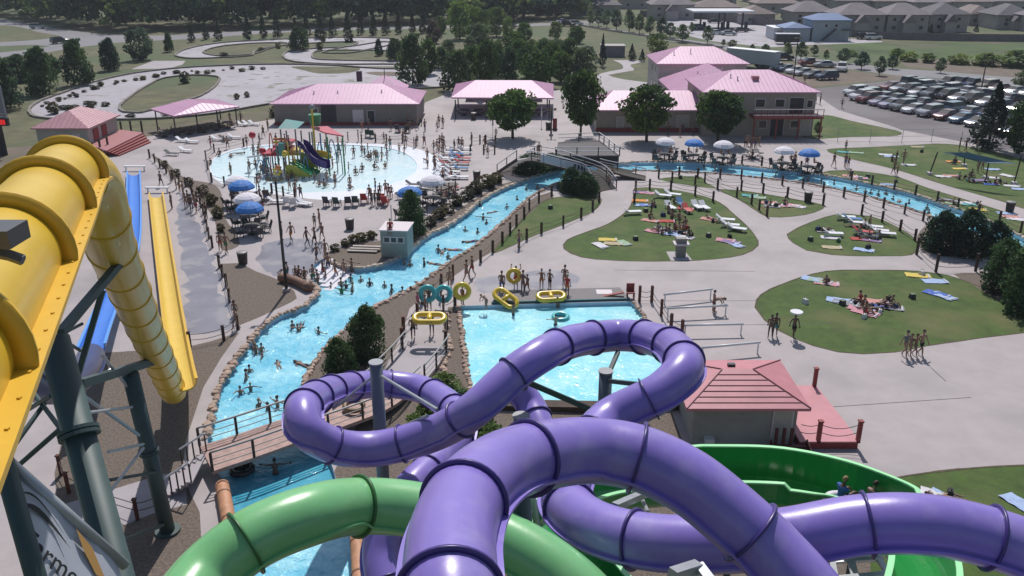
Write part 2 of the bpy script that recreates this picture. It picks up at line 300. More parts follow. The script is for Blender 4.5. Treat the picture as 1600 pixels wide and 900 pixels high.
# nested partition
vv, ff = [], []
for r_ in REG:
    pp = r_[2]; ar = sum(pp[i][0]*pp[i-1][1]-pp[i-1][0]*pp[i][1] for i in range(len(pp)))
    if ar > 0: pp = pp[::-1]
    o = len(vv); vv += [Vector(p) for p in pp]; ff.append(list(range(o, len(vv))))
cv, ce, cf, ov, oe, of = geometry.delaunay_2d_cdt(vv, [], ff, 1, 1e-4)
byreg = {}
for f, src in zip(cf, of):
    if not src: continue
    byreg.setdefault(max(src), []).append(f)
merged = {}
for k, fs in byreg.items():
    nm, m, _, z = REG[k]; merged.setdefault((nm, m.name, z), [m, []])[1].extend(fs)
WALLS = {}
for (nm, _, z), (m, fs) in merged.items():
    idx = {}; vs = []; out = []
    for f in fs:
        g = []
        for i in f:
            if i not in idx: idx[i] = len(vs); vs.append((cv[i].x, cv[i].y, z))
            g.append(idx[i])
        out.append(g)
    b = MB(); b.add(vs, out); struct(b.build(nm, m))
    if z < 0: WALLS.setdefault(z, []).extend(fs)
for z, fs in WALLS.items():
    if True:                          # pool walls round the sunken water
        cnt = {}
        for f in fs:
            for i in range(3):
                e = (f[i], f[(i+1) % 3]); cnt[frozenset(e)] = None if frozenset(e) in cnt else e
        w = MB(); n = 0
        for e in cnt.values():
            if e is None: continue
            a, c = cv[e[0]], cv[e[1]]; w.add([(a.x, a.y, z-.25), (c.x, c.y, z-.25), (c.x, c.y, 0), (a.x, a.y, 0)], [(3, 2, 1, 0)])
        struct(w.build('pool_wall', mat('pool_wall_paint', (.42, .58, .72), .4, var=.08, scale=1)))
# paving joints, as thin dark strips standing 4 mm proud
jt = MB()
for a, b_ in [((1283, 637), (1517, 621)), ((1454, 574), (1478, 596)), ((1040, 510), (1300, 505)), ((960, 422), (1180, 424)), ((940, 470), (1180, 470))]:
    jt.beam(G(*a, .0), G(*b_, .0), .06, .008)
struct(jt.build('paving_joints', mat('joint', (.10, .09, .10), .9)))

# low kerbs round the kart track, its islands and the lawns
def kerb(name, m, poly, w, h, z=0.0):
    b = MB(); P = [Vector((p[0], p[1], z)) for p in poly]; n = len(P)
    for i in range(n):
        a, c = P[i], P[(i+1) % n]
        if (c-a).length > .02: b.beam(a+Vector((0, 0, h/2)), c+Vector((0, 0, h/2)), w*random.uniform(.7, 1.3), h)
    return struct(b.build(name, m))
M_kb = mat('old_kerb', (.20, .18, .16), .9, var=.35, scale=.8); M_le = mat('lawn_edge_soil', (.085, .07, .04), .95, var=.4, scale=3)
for nm, m, poly, z in list(REG):
    if nm == 'kart_track': kerb('track_kerb', M_kb, poly, .45, .3)
    if nm == 'lawn' and len(poly) > 20: kerb('lawn_edging', M_le, poly, .13, .012)
for i, (nm, m, poly, z) in enumerate(REG):
    if nm == 'ground' and REG[i-1][0] in ('kart_track', 'ground') and m is M_meadow and len(poly) > 20 and 8 < i < 30: kerb('track_kerb', M_kb, poly, .4, .28)
# ---------------------------------------------------------------- stone edging along the water
M_rock = mat('stone_edging', (.40, .29, .23), .85, var=.35, scale=1.3, bump=.04, bscale=6)
M_rock2 = mat('pale_stone_edging', (.50, .41, .34), .85, var=.3, scale=1.3, bump=.04, bscale=6)
def rocks(path_px, m, size, label, out=.2, lump=1.0, kind='stuff', z=0.0):
    b = MB(); pts = resample(catmull([G(*p) for p in path_px], .3), size*.62)
    for p in pts:
        s = size*random.uniform(.55, 1.0); q = Vector((p.x+random.uniform(-.1, .1), p.y+random.uniform(-.1, .1), random.uniform(.0, .06)+z))
        o = len(b.v); b.ball((0, 0, 0), (s*.62, s*.5, s*.36*lump), 7, 4)
        M = Matrix.Rotation(random.uniform(0, 6.3), 3, 'Z')
        for i in range(o, len(b.v)):
            v = Vector(b.v[i])*random.uniform(.84, 1.12); b.v[i] = tuple(M@v+q)
    ob = b.build('stone_border', m, smooth=False); tag(ob, label, 'stones', kind=kind); return ob
rocks([(888, 264), (850, 271), (820, 281), (780, 297), (750, 315), (725, 335), (700, 352), (665, 370), (645, 388), (622, 402)], M_rock2, .55, 'pale stone edging along the far bank of the upper swimming channel')
rocks([(622, 402), (600, 412), (560, 419), (525, 413), (508, 404)], M_rock2, .5, 'pale curved stone edging around the gravel point below the lifeguard booth')
rocks([(484, 440), (497, 452), (488, 466), (475, 478), (432, 495), (405, 517), (380, 547), (355, 582), (337, 622), (327, 662), (320, 690)], M_rock, .6, 'brown boulders along the left bank of the swimming channel')
rocks([(478, 640), (477, 600), (490, 570), (508, 545), (535, 520), (560, 500), (590, 478), (625, 461), (665, 438), (700, 412), (735, 390), (770, 362), (800, 335), (830, 308), (860, 291), (885, 282)], M_rock, .52, 'reddish brown stone edging along the right bank of the swimming channel')
rocks([(955, 256), (1000, 253), (1060, 253), (1130, 256), (1200, 263), (1280, 272), (1360, 287), (1420, 301), (1480, 321), (1530, 339), (1600, 371), (1650, 396)], M_rock2, .5, 'pale stone edging on the far side of the curved right channel')
rocks([(1650, 425), (1600, 402), (1520, 365), (1470, 345), (1440, 333), (1400, 320), (1340, 303), (1260, 287), (1200, 279), (1100, 270), (1040, 268), (985, 266)], M_rock, .5, 'brown stone edging on the near side of the curved right channel')
rocks([(717, 480), (721, 520), (727, 560), (733, 600), (738, 628)], M_rock, .45, 'row of reddish stones along the left edge of the landing pool')
rocks([(700, 490), (698, 520), (702, 550), (692, 575), (706, 600)], M_rock, .55, 'loose reddish rock bed between the walkway and the landing pool')
rocks([(990, 474), (1003, 490), (1018, 515), (1042, 560)], M_rock, .42, 'stone edging along the right side of the landing pool')
# tan log-like pipe walls
M_log = mat('tan_log_edging', (.50, .25, .14), .6, var=.25, scale=2)
def log(pxs, z, r, label):
    global M_log
    pts = catmull([G(x, y, z) for x, y in pxs], .4); e = empty('log_edging', pts[0], 0, label, 'log edging'); b = MB()
    q = [p-pts[0] for p in pts]; b.tube(q, r, 12); b.build('log', M_log, e, True)
    for i in range(2, len(q)-1, 5):
        t = (q[i+1]-q[i]).normalized()*.05; c = MB(); c.tube([q[i]-t, q[i]+t], r*1.06, 12); c.build('joint_band', mat('log_band', (.22, .11, .07), .7), e)
log([(347, 758), (353, 790), (360, 830), (368, 880), (372, 960)], .35, .33, 'tan rounded log edging on the left side of the lower pool')
log([(557, 830), (560, 870), (563, 930)], .35, .33, 'tan rounded log edging on the right side of the lower pool')
M_log = mat('shaded_log', (.19, .105, .07), .75, var=.3, scale=2)  # log material darkened for the shade it lies in
log([(438, 433), (462, 439), (484, 450)], .35, .36, 'thick brown log beside the entry steps of the channel')
# ---------------------------------------------------------------- enclosed tube slides
RT = .685
M_purple = mat('purple_fibreglass', (.245, .18, .56), .34, var=.07, scale=.9, dirt=((.35, .30, .60), 1.3, .52, .85), coat=.22, bump=.002, bscale=9)
M_purpled = mat('dark_purple_flange', (.055, .035, .19), .35)
M_grn = mat('green_fibreglass', (.19, .50, .21), .32, var=.07, scale=.9, dirt=((.26, .54, .27), 1.3, .52, .85), coat=.35, bump=.002, bscale=9)
M_grnd = mat('dark_green_flange', (.03, .13, .035), .4)
M_yel = mat('yellow_fibreglass', (.68, .44, .03), .42, var=.07, scale=.8, coat=.25)
M_yeld = mat('yellow_flange', (.66, .40, .03), .45, var=.05, scale=2)
M_steel = mat('teal_grey_steel', (.042, .075, .078), .55, var=.12, scale=1.5)
M_galv = mat('galvanised_steel', (.45, .47, .50), .4, metal=.5, var=.1, scale=3)
def frames(pts):
    out = []; prev = None
    for i, p in enumerate(pts):
        t = (pts[min(i+1, len(pts)-1)]-pts[max(i-1, 0)]).normalized()
        s = t.cross(Vector((0, 0, 1)))
        if s.length < .05: s = prev or Vector((1, 0, 0))
        s.normalize(); prev = s; out.append((p, t, s, s.cross(t).normalized()))
    return out
def ringmesh(fr, r0, r1, w, n=36):
    p, t, s, u = fr; b = MB(); vs = []
    for rr, off in ((r0, -w/2), (r1, -w/2), (r1, w/2), (r0, w/2)):
        vs += [p+t*off+(s*math.cos(2*math.pi*k/n)+u*math.sin(2*math.pi*k/n))*rr for k in range(n)]
    b.add(vs, [(a*n+k, a*n+(k+1) % n, ((a+1) % 4)*n+(k+1) % n, ((a+1) % 4)*n+k) for a in range(4) for k in range(n)]); return b
def slide_tube(name, label, pts_px, m, mring, seg=2.7, phase=.5, ring=.085, rw=.06, side=.075, bolts=False, byw=True, group=None, n=32, stop=None, thin=None, first=None):
    P = [D(x, y, (F*2*RT/w if byw else w)) for x, y, w in pts_px]
    pts = resample(catmull(P, .12), .16); org = Vector((pts[0].x, pts[0].y, 0)); org = Vector((pts[len(pts)//2].x, pts[len(pts)//2].y, 0))
    e = empty(name, org, 0, label, 'water slide', group); pts = [p-org for p in pts]; fr = frames(pts); cut = stop if stop is not None else len(fr)
    b = MB(); vs = []
    for p, t, s, u in fr: vs += [p+(s*math.cos(2*math.pi*k/n)+u*math.sin(2*math.pi*k/n))*RT for k in range(n)]
    b.add(vs, [(i*n+k, i*n+(k+1) % n, (i+1)*n+(k+1) % n, (i+1)*n+k) for i in range(len(fr)-1) for k in range(n)])
    b.build('tube_shell', m, e, True)
    for sg in (-1, 1):
        b = MB(); vs = []; th = .03
        for p, t, s, u in fr[:cut]:
            for rr, h in ((RT-.02, -th), (RT+side, -th), (RT+side, th), (RT-.02, th)): vs.append(p+s*sg*rr+u*(h-.16))
        b.add(vs, [(i*4+a, i*4+(a+1) % 4, (i+1)*4+(a+1) % 4, (i+1)*4+a) for i in range(cut-1) for a in range(4)]+[(0, 1, 2, 3), (cut*4-1, cut*4-2, cut*4-3, cut*4-4)])
        if bolts:
            for i in range(2, cut-2, 4):
                p, t, s, u = fr[i]; b.box(p+s*sg*(RT+side*.6)+u*(-.16+th+.008), (.03, .03, .02))
        b.build('side_flange', m if not bolts else mring, e)
    k = int(seg/.16); i = int(k*phase)
    if first: i = min(range(len(fr)), key=lambda j: abs((fr[j][0]+org-Vector((0, 0, H))).length-first))
    if first:
        while i-k > 0: i -= k
    while i < len(fr)-1:
        rr_ = ring if (thin is None or i < cut) else thin
        if thin is not None and i >= cut: k = int(2.6/.16)
        ringmesh(fr[i], RT-.015, RT+rr_, rw).build('ring_flange', mring, e, True); i += k
    return e, [f[0]+org for f in fr]
MAIN = [(712, 1010, 165), (704, 950, 160), (703, 890, 150), (708, 830, 138), (737, 768, 124), (790, 728, 114), (850, 711, 108), (930, 704, 103), (1000, 716, 103), (1075, 752, 104), (1140, 803, 105), (1200, 858, 106), (1262, 925, 108), (1350, 1040, 110), (1480, 1130, 109), (1640, 1130, 105), (1725, 1030, 101), (1700, 915, 98), (1610, 862, 96), (1500, 828, 95), (1420, 818, 95), (1340, 821, 94), (1230, 840, 93), (1120, 850, 91), (1010, 846, 88), (930, 824, 84), (886, 786, 78), (892, 735, 71), (925, 682, 65), (955, 652, 63), (1034, 612, 63), (1066, 580, 62), (1062, 553, 58), (1036, 535, 54), (1000, 526, 51), (965, 524, 50), (925, 528, 51), (886, 536, 53), (840, 558, 56), (800, 586, 57), (745, 637, 58), (700, 667, 57), (640, 690, 56), (575, 702, 56), (520, 696, 57), (480, 672, 58), (473, 645, 57), (505, 616, 50), (550, 604, 45), (600, 600, 43), (650, 606, 43), (690, 624, 45), (718, 655, 48), (712, 690, 50), (684, 722, 52), (640, 765, 55), (606, 815, 57), (595, 870, 58), (620, 950, 60), (700, 1040, 62)]
PUR, purpts = slide_tube('purple_tube_slide', 'long purple enclosed tube slide looping over the landing pool in the foreground', MAIN, M_purple, M_purpled, 2.75, .3, side=.10)
SLD2, _ = slide_tube('purple_tube_slide', 'short purple tube piece dropping beneath the crossing of the big purple loops', [(780, 575, 46), (806, 606, 46), (828, 632, 46), (842, 665, 47), (856, 700, 48), (886, 775, 50), (925, 845, 51)], M_purple, M_purpled, 1.9, .75)
GRN, _ = slide_tube('green_tube_slide', 'light green enclosed tube slide arching over the lower pool', [(200, 1080, 112), (262, 985, 108), (322, 900, 101), (395, 842, 98), (488, 804, 94), (560, 791, 88), (640, 795, 86), (720, 815, 86), (800, 850, 88), (870, 893, 90), (930, 950, 92), (960, 1010, 92)], M_grn, M_grnd, 3.3, .18)
YEL = [(-903, 1662, 2.3), (-423, 979, 4), (-202, 682, 6), (-18, 435, 10.3), (54, 338, 14.3), (104, 273, 19.4), (128, 270, 21), (149, 292, 22.3), (160, 335, 23.4), (177, 395, 26.3), (203, 455, 30.5), (226, 512, 35.5), (249, 562, 41), (263, 595, 45.5), (271, 613, 49)]
_pp = resample(catmull([D(*p) for p in YEL], .12), .16); _ci = min(range(len(_pp)), key=lambda j: abs(_pp[j].y-D(104, 273, 19.4).y))
YELO, yelpts = slide_tube('yellow_tube_slide', 'huge yellow enclosed speed slide close by at the left, with wide bolted flanges', YEL, M_yel, M_yeld, 4.6, .12, ring=.19, rw=.07, side=.20, bolts=True, byw=False, n=56, stop=_ci+4, thin=.035, first=(D(104, 273, 19.4)-Vector((0, 0, H))).length)
# ---------------------------------------------------------------- open flumes
def flume(name, label, P, m, mrim, wd, wall, dep=.35, bottom=.5):
    pts = resample(catmull(P, .25), .35); org = Vector((pts[len(pts)//2].x, pts[len(pts)//2].y, 0)); e = empty(name, org, 0, label, 'water slide')
    fr = frames([p-org for p in pts]); prof = []
    for k in range(13):
        a = math.pi*k/12; prof.append((-math.cos(a)*wd/2, -math.sin(a)*dep))
    wl, wr = wall
    N = len(fr); vs = []
    for i, (p, t, s, u) in enumerate(fr):
        f = i/(N-1); L, R_ = wl(f), wr(f)
        pr = [(-wd/2-.01, L)]+prof+[(wd/2+.01, R_)]
        outer = [(wd/2+.06, R_), (wd/2+.06, -.02)]+[(x*1.07, z*1.12-.03) for x, z in prof[::-1][1:-1]]+[(-wd/2-.06, -.02), (-wd/2-.06, L)]
        ring = pr+outer; vs += [p+s*x+Vector((0, 0, 1))*z for x, z in ring]
    n = len(ring); b = MB()
    b.add(vs, [(i*n+k, i*n+(k+1) % n, (i+1)*n+(k+1) % n, (i+1)*n+k) for i in range(N-1) for k in range(n)]+[tuple(range(n)), tuple(range((N-1)*n, N*n))[::-1]])
    b.build('trough', m, e, False)
    for sg, h in ((-1, wl), (1, wr)):
        b = MB(); vs = []
        for i, (p, t, s, u) in enumerate(fr):
            z = h(i/(N-1)); vs += [p+s*sg*(wd/2+a)+Vector((0, 0, z+c)) for a, c in ((-.03, .01), (.13, .01), (.13, .07), (-.03, .07))]
        b.add(vs, [(i*4+a, i*4+(a+1) % 4, (i+1)*4+(a+1) % 4, (i+1)*4+a) for i in range(N-1) for a in range(4)]+[(0, 1, 2, 3), (N*4-1, N*4-2, N*4-3, N*4-4)]); b.build('rim', mrim, e)
    return e, fr, org
M_flg = mat('green_flume', (.015, .27, .055), .25, var=.08, scale=1, coat=.4)
M_flgr = mat('green_flume_rim', (.35, .78, .40), .4)
gp = [D(*p) for p in [(960, 960, 23.5), (905, 890, 24.8), (868, 838, 27), (880, 800, 29), (935, 774, 31), (1030, 762, 33), (1120, 760, 34), (1215, 763, 34), (1300, 780, 32.5), (1370, 808, 29.5), (1420, 852, 26), (1440, 905, 23), (1425, 990, 21)]]
def gwl(f): return .55+.75*max(0, min(1, (f-.40)/.04))*max(0, min(1, (.78-f)/.05))
def _W(a, b): return (a, b)
gfl, gfr, gorg = flume('green_flume_slide', 'deep green open flume slide curving behind the purple tubes at lower right', gp, M_flg, M_flgr, 1.5, _W(gwl, lambda f: .45+.25*(f > .45)*(f < .56)), .6)
M_yf = mat('yellow_flume', (.72, .50, .07), .35, var=.05, scale=1)
M_bf = mat('blue_flume', (.05, .22, .72), .3, var=.05, scale=1)
M_bfd = mat('dark_blue_tube', (.015, .04, .16), .3)
flume('yellow_runout_flume', 'straight yellow open runout trough on the left concrete pad', [G(244, 303, .45), G(253, 372, .45), G(262, 436, .45), G(270, 492, .5), G(277, 536, .9), G(283, 575, 2.0), G(287, 600, 3.4)], M_yf, M_yeld, 1.22, _W(lambda f: .12, lambda f: .12), .4)
flume('blue_runout_flume', 'straight blue open runout trough beside the yellow one', [G(209, 269, .45), G(209, 335, .45), G(205, 385, .5), G(192, 425, .9), G(174, 466, 1.8), G(156, 510, 3.2), G(143, 545, 4.6)], M_bf, mat('blue_rim', (.10, .32, .80), .4), 1.25, _W(lambda f: .12, lambda f: .12), .4)
RT_ = RT; RT = .66
slide_tube('blue_tube_slide', 'dark blue enclosed tube dropping to the blue runout behind the teal column', [(0, 560, 26), (55, 598, 30), (100, 603, 35), (130, 582, 40), (143, 556, 45)], M_bfd, M_bfd, 60, .9, ring=.02, byw=False); RT = RT_
for px, py, w in ((210, 268, 34), (245, 302, 36)):
    c = G(px, py, 0); L = w/ppm(c.y); e = empty('end_stop', c, 0, 'white crossbar at the far end of the %s runout trough' % ('blue' if px < 230 else 'yellow'), 'crossbar')
    b = MB(); b.box((0, .3, .55), (L, .35, .12)); b.build('bar', mat('white_paint', (.75, .75, .78), .5), e)
    b = MB(); [b.box((sx*L*.42, .3, .25), (.12, .12, .5)) for sx in (-1, 1)]; b.build('feet', MATS['white_paint'], e)
# ---------------------------------------------------------------- columns and trusses
def column(label, base, top, r, ring=(), taper=1, cap=True, m=None, foot=True):
    e = empty('support_column', base, 0, label, 'support column'); h = top-base.z
    b = MB(); b.tube([(0, 0, 0), (0, 0, h)], [r, r*taper], 24); b.build('shaft', m or M_steel, e, True)
    for z in ring:
        b = MB(); b.tube([(0, 0, z-.07), (0, 0, z-.012)], r*1.28, 24); b.tube([(0, 0, z+.012), (0, 0, z+.07)], r*1.28, 24)
        for k in range(12): b.box((r*1.17*math.cos(k*.5236), r*1.17*math.sin(k*.5236), z), (.05, .05, .22))
        b.build('joint_flange', m or M_steel, e)
    if foot:
        b = MB(); b.tube([(0, 0, 0), (0, 0, .12)], r*1.7, 20); b.build('base_plate', m or M_steel, e)
        for k in range(8): pass
    if cap: b = MB(); b.tube([(0, 0, h), (0, 0, h+.06)], r*taper*1.12, 20); b.build('cap', mat('cap_plate', (.28, .29, .32), .5), e)
    return e
def leaning(label, p_top, p_low, r, ring=(), foot=True):
    "a raking column: from p_top through p_low down to the ground"
    dv = p_low-p_top; base = p_top+dv*(p_top.z/(-dv.z)); e = empty('support_column', base, 0, label, 'support column'); ax = (p_top-base); t = ax.normalized()
    b = MB(); b.tube([(0, 0, 0), ax], r, 24); b.build('shaft', M_steel, e, True)
    for p in ring:
        c = t*((p-base).dot(t)); b = MB(); b.tube([c-t*.1, c-t*.015], r*1.3, 24); b.tube([c+t*.015, c+t*.1], r*1.3, 24); b.build('joint_flange', M_steel, e)
    if foot: b = MB(); b.tube([(0, 0, 0), (0, 0, .12)], r*1.7, 20); b.build('base_plate', M_steel, e)
    return base, p_top
A0, A1 = leaning('thick teal steel column in the lower left carrying the yellow tube', D(84, 530, 20.2), D(181, 892, 19.0), .345, (D(114, 681, 19.7),))
B0, B1 = leaning('slimmer teal column standing in the gravel below the end of the yellow tube', D(204, 585, 36.0), G(262, 829, .05), .33, (D(236, 712, 37.5),))
def truss(name, label, members, m=M_galv, cat='steel brace'):
    e = empty(name, Vector((members[0][0].x, members[0][0].y, 0)), 0, label, cat); o = e.location.copy()
    for a, b_, w in members:
        b = MB(); b.beam(a-o, b_-o, w) if w > .15 else b.tube([a-o, b_-o], w/2, 8); b.build('brace_tube', m, e)
    return e
truss('saddle_beam', 'teal crossbeam under the yellow tube on the slimmer column', [(D(124, 600, 31), D(247, 562, 40), .32)], M_steel)
truss('lattice_brace', 'pale steel lattice bracing between the two teal columns', [(D(120, 611, 31), D(217, 680, 36.5), .14), (D(158, 553, 33), D(199, 604, 36), .12), (D(136, 645, 31), D(206, 636, 36), .12), (D(169, 706, 33), D(224, 694, 36.5), .12), (D(169, 772, 33), D(224, 700, 36.8), .13), (D(122, 612, 33), D(176, 575, 35), .1)])
truss('lattice_brace', 'dark steel bracing left of the thick teal column', [(D(48, 608, 23), D(96, 672, 20.5), .12), (D(18, 702, 21), D(70, 630, 22), .12), (D(28, 728, 21), D(92, 672, 20.3), .12), (D(44, 640, 23), D(80, 618, 21), .12), (D(97, 522, 24), D(128, 506, 26), .1), (D(100, 532, 24), D(126, 548, 27), .1)], M_steel)
truss('diagonal_strut', 'dark teal diagonal struts rising to the yellow tube at left', [(D(95, 520, 22), D(186, 412, 25.6), .2), (D(118, 600, 27), D(160, 455, 26.0), .16)], M_steel)
truss('lattice_brace', 'low steel braces near the foot of the slimmer column', [(D(172, 750, 34), D(242, 738, 38), .14), (D(190, 846, 35), D(258, 818, 39.5), .16)], M_steel)
pA = D(592, 640, 37); column('grey steel column standing inside the left purple loop', Vector((pA.x, pA.y, 0)), D(589, 580, 35.5).z, .27, (), cap=True, m=mat('blue_grey_steel', (.13, .155, .20), .45, var=.1, scale=1))
pB = D(944, 640, 36); column('grey steel column standing inside the upper right purple loop', Vector((pB.x, pB.y, 0)), D(946, 588, 35).z, .27, (), cap=True, m=MATS['blue_grey_steel'])
pC = D(812, 790, 22.5); column('teal steel column standing between the purple bends', Vector((pC.x, pC.y, 0)), D(812, 700, 19.5).z-1.4, .33, (), cap=False)
pD = D(814, 720, 34); column('grey column whose white cap shows just above the big front purple bend', Vector((pD.x, pD.y, 0)), D(814, 657, 33).z, .3, (), cap=True, m=MATS['blue_grey_steel'])
pt = Vector((pA.x, pA.y, D(589, 583, 35.5).z-.4)); truss('column_brace', 'white diagonal braces running from the column to the left purple loop', [(pt, D(683, 640, 32.2), .13), (Vector((pt.x, pt.y, pt.z-3)), D(668, 650, 32.4), .14), (pt, D(520, 640, 37), .1)])
pt = Vector((pB.x, pB.y, D(946, 592, 35).z-.3)); truss('column_brace', 'dark braces running from the column to the upper right purple loop', [(pt, D(966, 549, 36.6), .16), (pt, D(1003, 601, 32), .16), (Vector((pt.x, pt.y, pt.z-1.6)), D(826, 598, 34), .2)], M_steel)
truss('column_brace', 'pale steel braces under the middle of the green and purple slides', [(D(832, 770, 21.5), D(846, 858, 22.5), .14), (D(960, 792, 24), D(1010, 770, 26), .2), (D(1000, 772, 27), D(1012, 800, 25), .12), (D(1050, 898, 16), D(1090, 885, 16.5), .2), (D(1090, 885, 16.5), D(1120, 925, 16), .2)], M_galv)
e = empty('steel_platform', D(1310, 890, 30)*1, 0, 'small grey steel platform seen below the right purple tube', 'platform'); o = e.location.copy()
for a, c, w in ((D(1290, 878, 30), D(1380, 872, 30), .2), (D(1300, 905, 28.5), D(1400, 895, 29), .2), (D(1330, 876, 30), D(1342, 930, 28), .25), (D(1300, 875, 30), D(1310, 930, 28), .2), (D(1372, 872, 30), D(1400, 915, 28.6), .2)):
    b = MB(); b.beam(a-o, c-o, w, .1); b.build('grating_beam', M_galv, e)
for x, y in ((1300, 880), (1385, 890)):
    q = D(x, y, 30); b = MB(); b.tube([Vector((q.x, q.y, 0))-o, q-o], .1, 8); b.build('leg', M_steel, e)
for x, y, d, t in ((1150, 770, 34.2, 'green flume'), (1345, 800, 30.6, 'green flume rider bend')):
    q = D(x, y, d); e = column('dark steel post carrying the %s' % t, Vector((q.x, q.y, 0)), q.z-.3, .14, (), cap=False)
e = empty('support_frame', G(860, 650, 0), 0, 'dark retaining wall and planks at the near edge of the landing pool', 'retaining wall')
b = MB(); b.beam(G(752, 634, .1)-e.location, G(950, 638, .1)-e.location, .8, .5); b.build('wall', mat('dark_brown_wood', (.06, .035, .025), .8, var=.3, scale=2), e)
b = MB(); b.beam(G(952, 640, .1)-e.location, G(1075, 632, .1)-e.location, .8, .5); b.build('wall', MATS['dark_brown_wood'], e)
# grey steel plate close by at left edge of the frame, clamped on the yellow tube
q = D(12, 366, 7.6); e = empty('steel_clamp', q, R(0), 'grey steel box section clamped over the near end of the yellow tube', 'steel clamp')
b = MB(); b.box((-.15, 0, 0), (.5, .34, .16)); b.build('box_section', M_galv if False else mat('dark_grey_steel', (.10, .10, .11), .4, var=.1, scale=3), e)
b = MB(); b.tube([Vector((.62*math.cos(a)-.25, 0, .5*math.sin(a)-.66)) for a in [1.0, 1.2, 1.4, 1.6, 1.8, 2.0]], .05, 6); b.build('strap', MATS['dark_grey_steel'], e)
# ---------------------------------------------------------------- banner on the lower left
tl, tr, bl = D(8, 722, 13.5), D(152, 850, 14.6), D(75, 960, 13.2)
ux = (tr-tl); uy = (bl-tl); wv = ux.length
e = empty('sponsor_banner', tl, 0, 'white sponsor banner with dark wave emblem hung on a rail at lower left', 'banner')
nrm = ux.cross(uy).normalized()
def bq(u, v, off=.0): return ux*u+uy*v+nrm*(-off)
b = MB(); N = 10; vs = []; fs = []
for j in range(N+1):
    for i in range(N+1): vs.append(bq(i/N*1.25, j/N*1.3)+nrm*.03*math.sin(i*1.3+j*.8))
fs = [(j*(N+1)+i, j*(N+1)+i+1, (j+1)*(N+1)+i+1, (j+1)*(N+1)+i) for j in range(N) for i in range(N)]
b.add(vs, fs); o = b.build('cloth', mat('banner_vinyl', (.50, .53, .60), .5, var=.05, scale=1), e, True)
b = MB(); b.tube([bq(-.05, -.03), bq(1.35, -.03)], .09, 10); b.build('top_rail', M_galv, e, True)
b = MB(); b.tube([bq(-.02, -.05), bq(-.02, 1.5)], .15, 10); b.build('side_post', M_steel, e, True)
M_ink = mat('banner_ink', (.02, .025, .03), .6); facing = -1 if (nrm.dot(Vector((0, 0, H))-tl) > 0) else 1
for v0, am, wd in ((.20, .10, .012), (.27, .07, .03)):
    b = MB(); pts = [bq(.03+.5*t, v0-am*math.sin(math.pi*t*1.1), facing*.05) for t in [k/14 for k in range(15)]]
    for k in range(14):
        w = uy*wd*math.sin(math.pi*(k+.5)/14); b.add([pts[k]-w, pts[k+1]-w, pts[k+1]+w, pts[k]+w], [(0, 1, 2, 3)])
    b.build('wave_emblem', M_ink, e)
b = MB(); b.add([bq(.70, .06, facing*.05), bq(.86, .10, facing*.05), bq(.93, .30, facing*.05), bq(.80, .33, facing*.05), bq(.72, .2, facing*.05)], [(0, 1, 2, 3, 4)]); b.build('orange_emblem', mat('orange_ink', (.46, .26, .08), .6), e)
def text_obj(s, size, m, parent, Mx, name='lettering', extrude=.004):
    cu = bpy.data.curves.new('t', 'FONT'); cu.body = s; cu.size = size; cu.extrude = extrude; cu.offset = .004*size
    t = bpy.data.objects.new('t', cu); COL.objects.link(t); dg = bpy.context.evaluated_depsgraph_get()
    me = bpy.data.meshes.new_from_object(t.evaluated_get(dg)); bpy.data.objects.remove(t)
    me.materials.clear(); me.materials.append(m); o = bpy.data.objects.new(name, me); COL.objects.link(o); o.parent = parent; o.matrix_local = Mx; return o
ex = ux.normalized(); ez = nrm*(-facing); ey = ez.cross(ex)
if ey.dot(uy) > 0: ey = -ey
Mx = Matrix((ex, ey, ex.cross(ey))).transposed().to_4x4()
Mx.translation = bq(-.13, .62, facing*.05); text_obj('Farmers Insurance', .46, M_ink, e, Mx)
Mx2 = Mx.copy(); Mx2.translation = bq(.16, .83, facing*.05)
# ---------------------------------------------------------------- buildings
M_roof = mat('pink_metal_roof', (.60, .33, .49), .5, var=.07, scale=.5)
M_roof2 = mat('salmon_metal_roof', (.50, .20, .23), .5, var=.12, scale=.8)
M_wall = mat('beige_block_wall', (.34, .30, .26), .85, var=.1, scale=1.2)
M_wall2 = mat('pale_block_wall', (.42, .40, .37), .85, var=.1, scale=1.2)
M_trim = mat('pale_trim', (.62, .55, .58), .6)
M_glass = mat('dark_window_glass', (.02, .025, .03), .12)
M_red = mat('red_paint', (.24, .035, .035), .6, var=.2, scale=2)
M_door = mat('dark_door', (.035, .035, .045), .6)
def seams(b, a0, a1, b0, b1, n, r=.035):
    for i in range(1, n):
        f = i/n; p = a0.lerp(a1, f); q = b0.lerp(b1, f); b.beam(p+Vector((0, 0, .03)), q+Vector((0, 0, .03)), r, r*1.4)
def hip(b, x0, x1, y0, y1, z, rise, ins, ov=.45, th=.16, flat=False, ribs=.9):
    x0 -= ov; x1 += ov; y0 -= ov; y1 += ov; c = [Vector((x0, y0, z)), Vector((x1, y0, z)), Vector((x1, y1, z)), Vector((x0, y1, z))]
    if x1-x0 >= y1-y0: r = [Vector((x0+ins, (y0+y1)/2, z+rise)), Vector((x1-ins, (y0+y1)/2, z+rise))]; f = [(0, 1, 5, 4), (1, 2, 5), (2, 3, 4, 5), (3, 0, 4)]
    else: r = [Vector(((x0+x1)/2, y0+ins, z+rise)), Vector(((x0+x1)/2, y1-ins, z+rise))]; f = [(0, 1, 4), (1, 2, 5, 4), (2, 3, 5), (3, 0, 4, 5)]
    b.add(c+r, f+[(3, 2, 1, 0)])
    lo = [p-Vector((0, 0, th)) for p in c]; b.add([p-Vector((0, 0, .003)) for p in c]+lo, [(0, 4, 5, 1), (1, 5, 6, 2), (2, 6, 7, 3), (3, 7, 4, 0), (4, 7, 6, 5)])
    return c, r
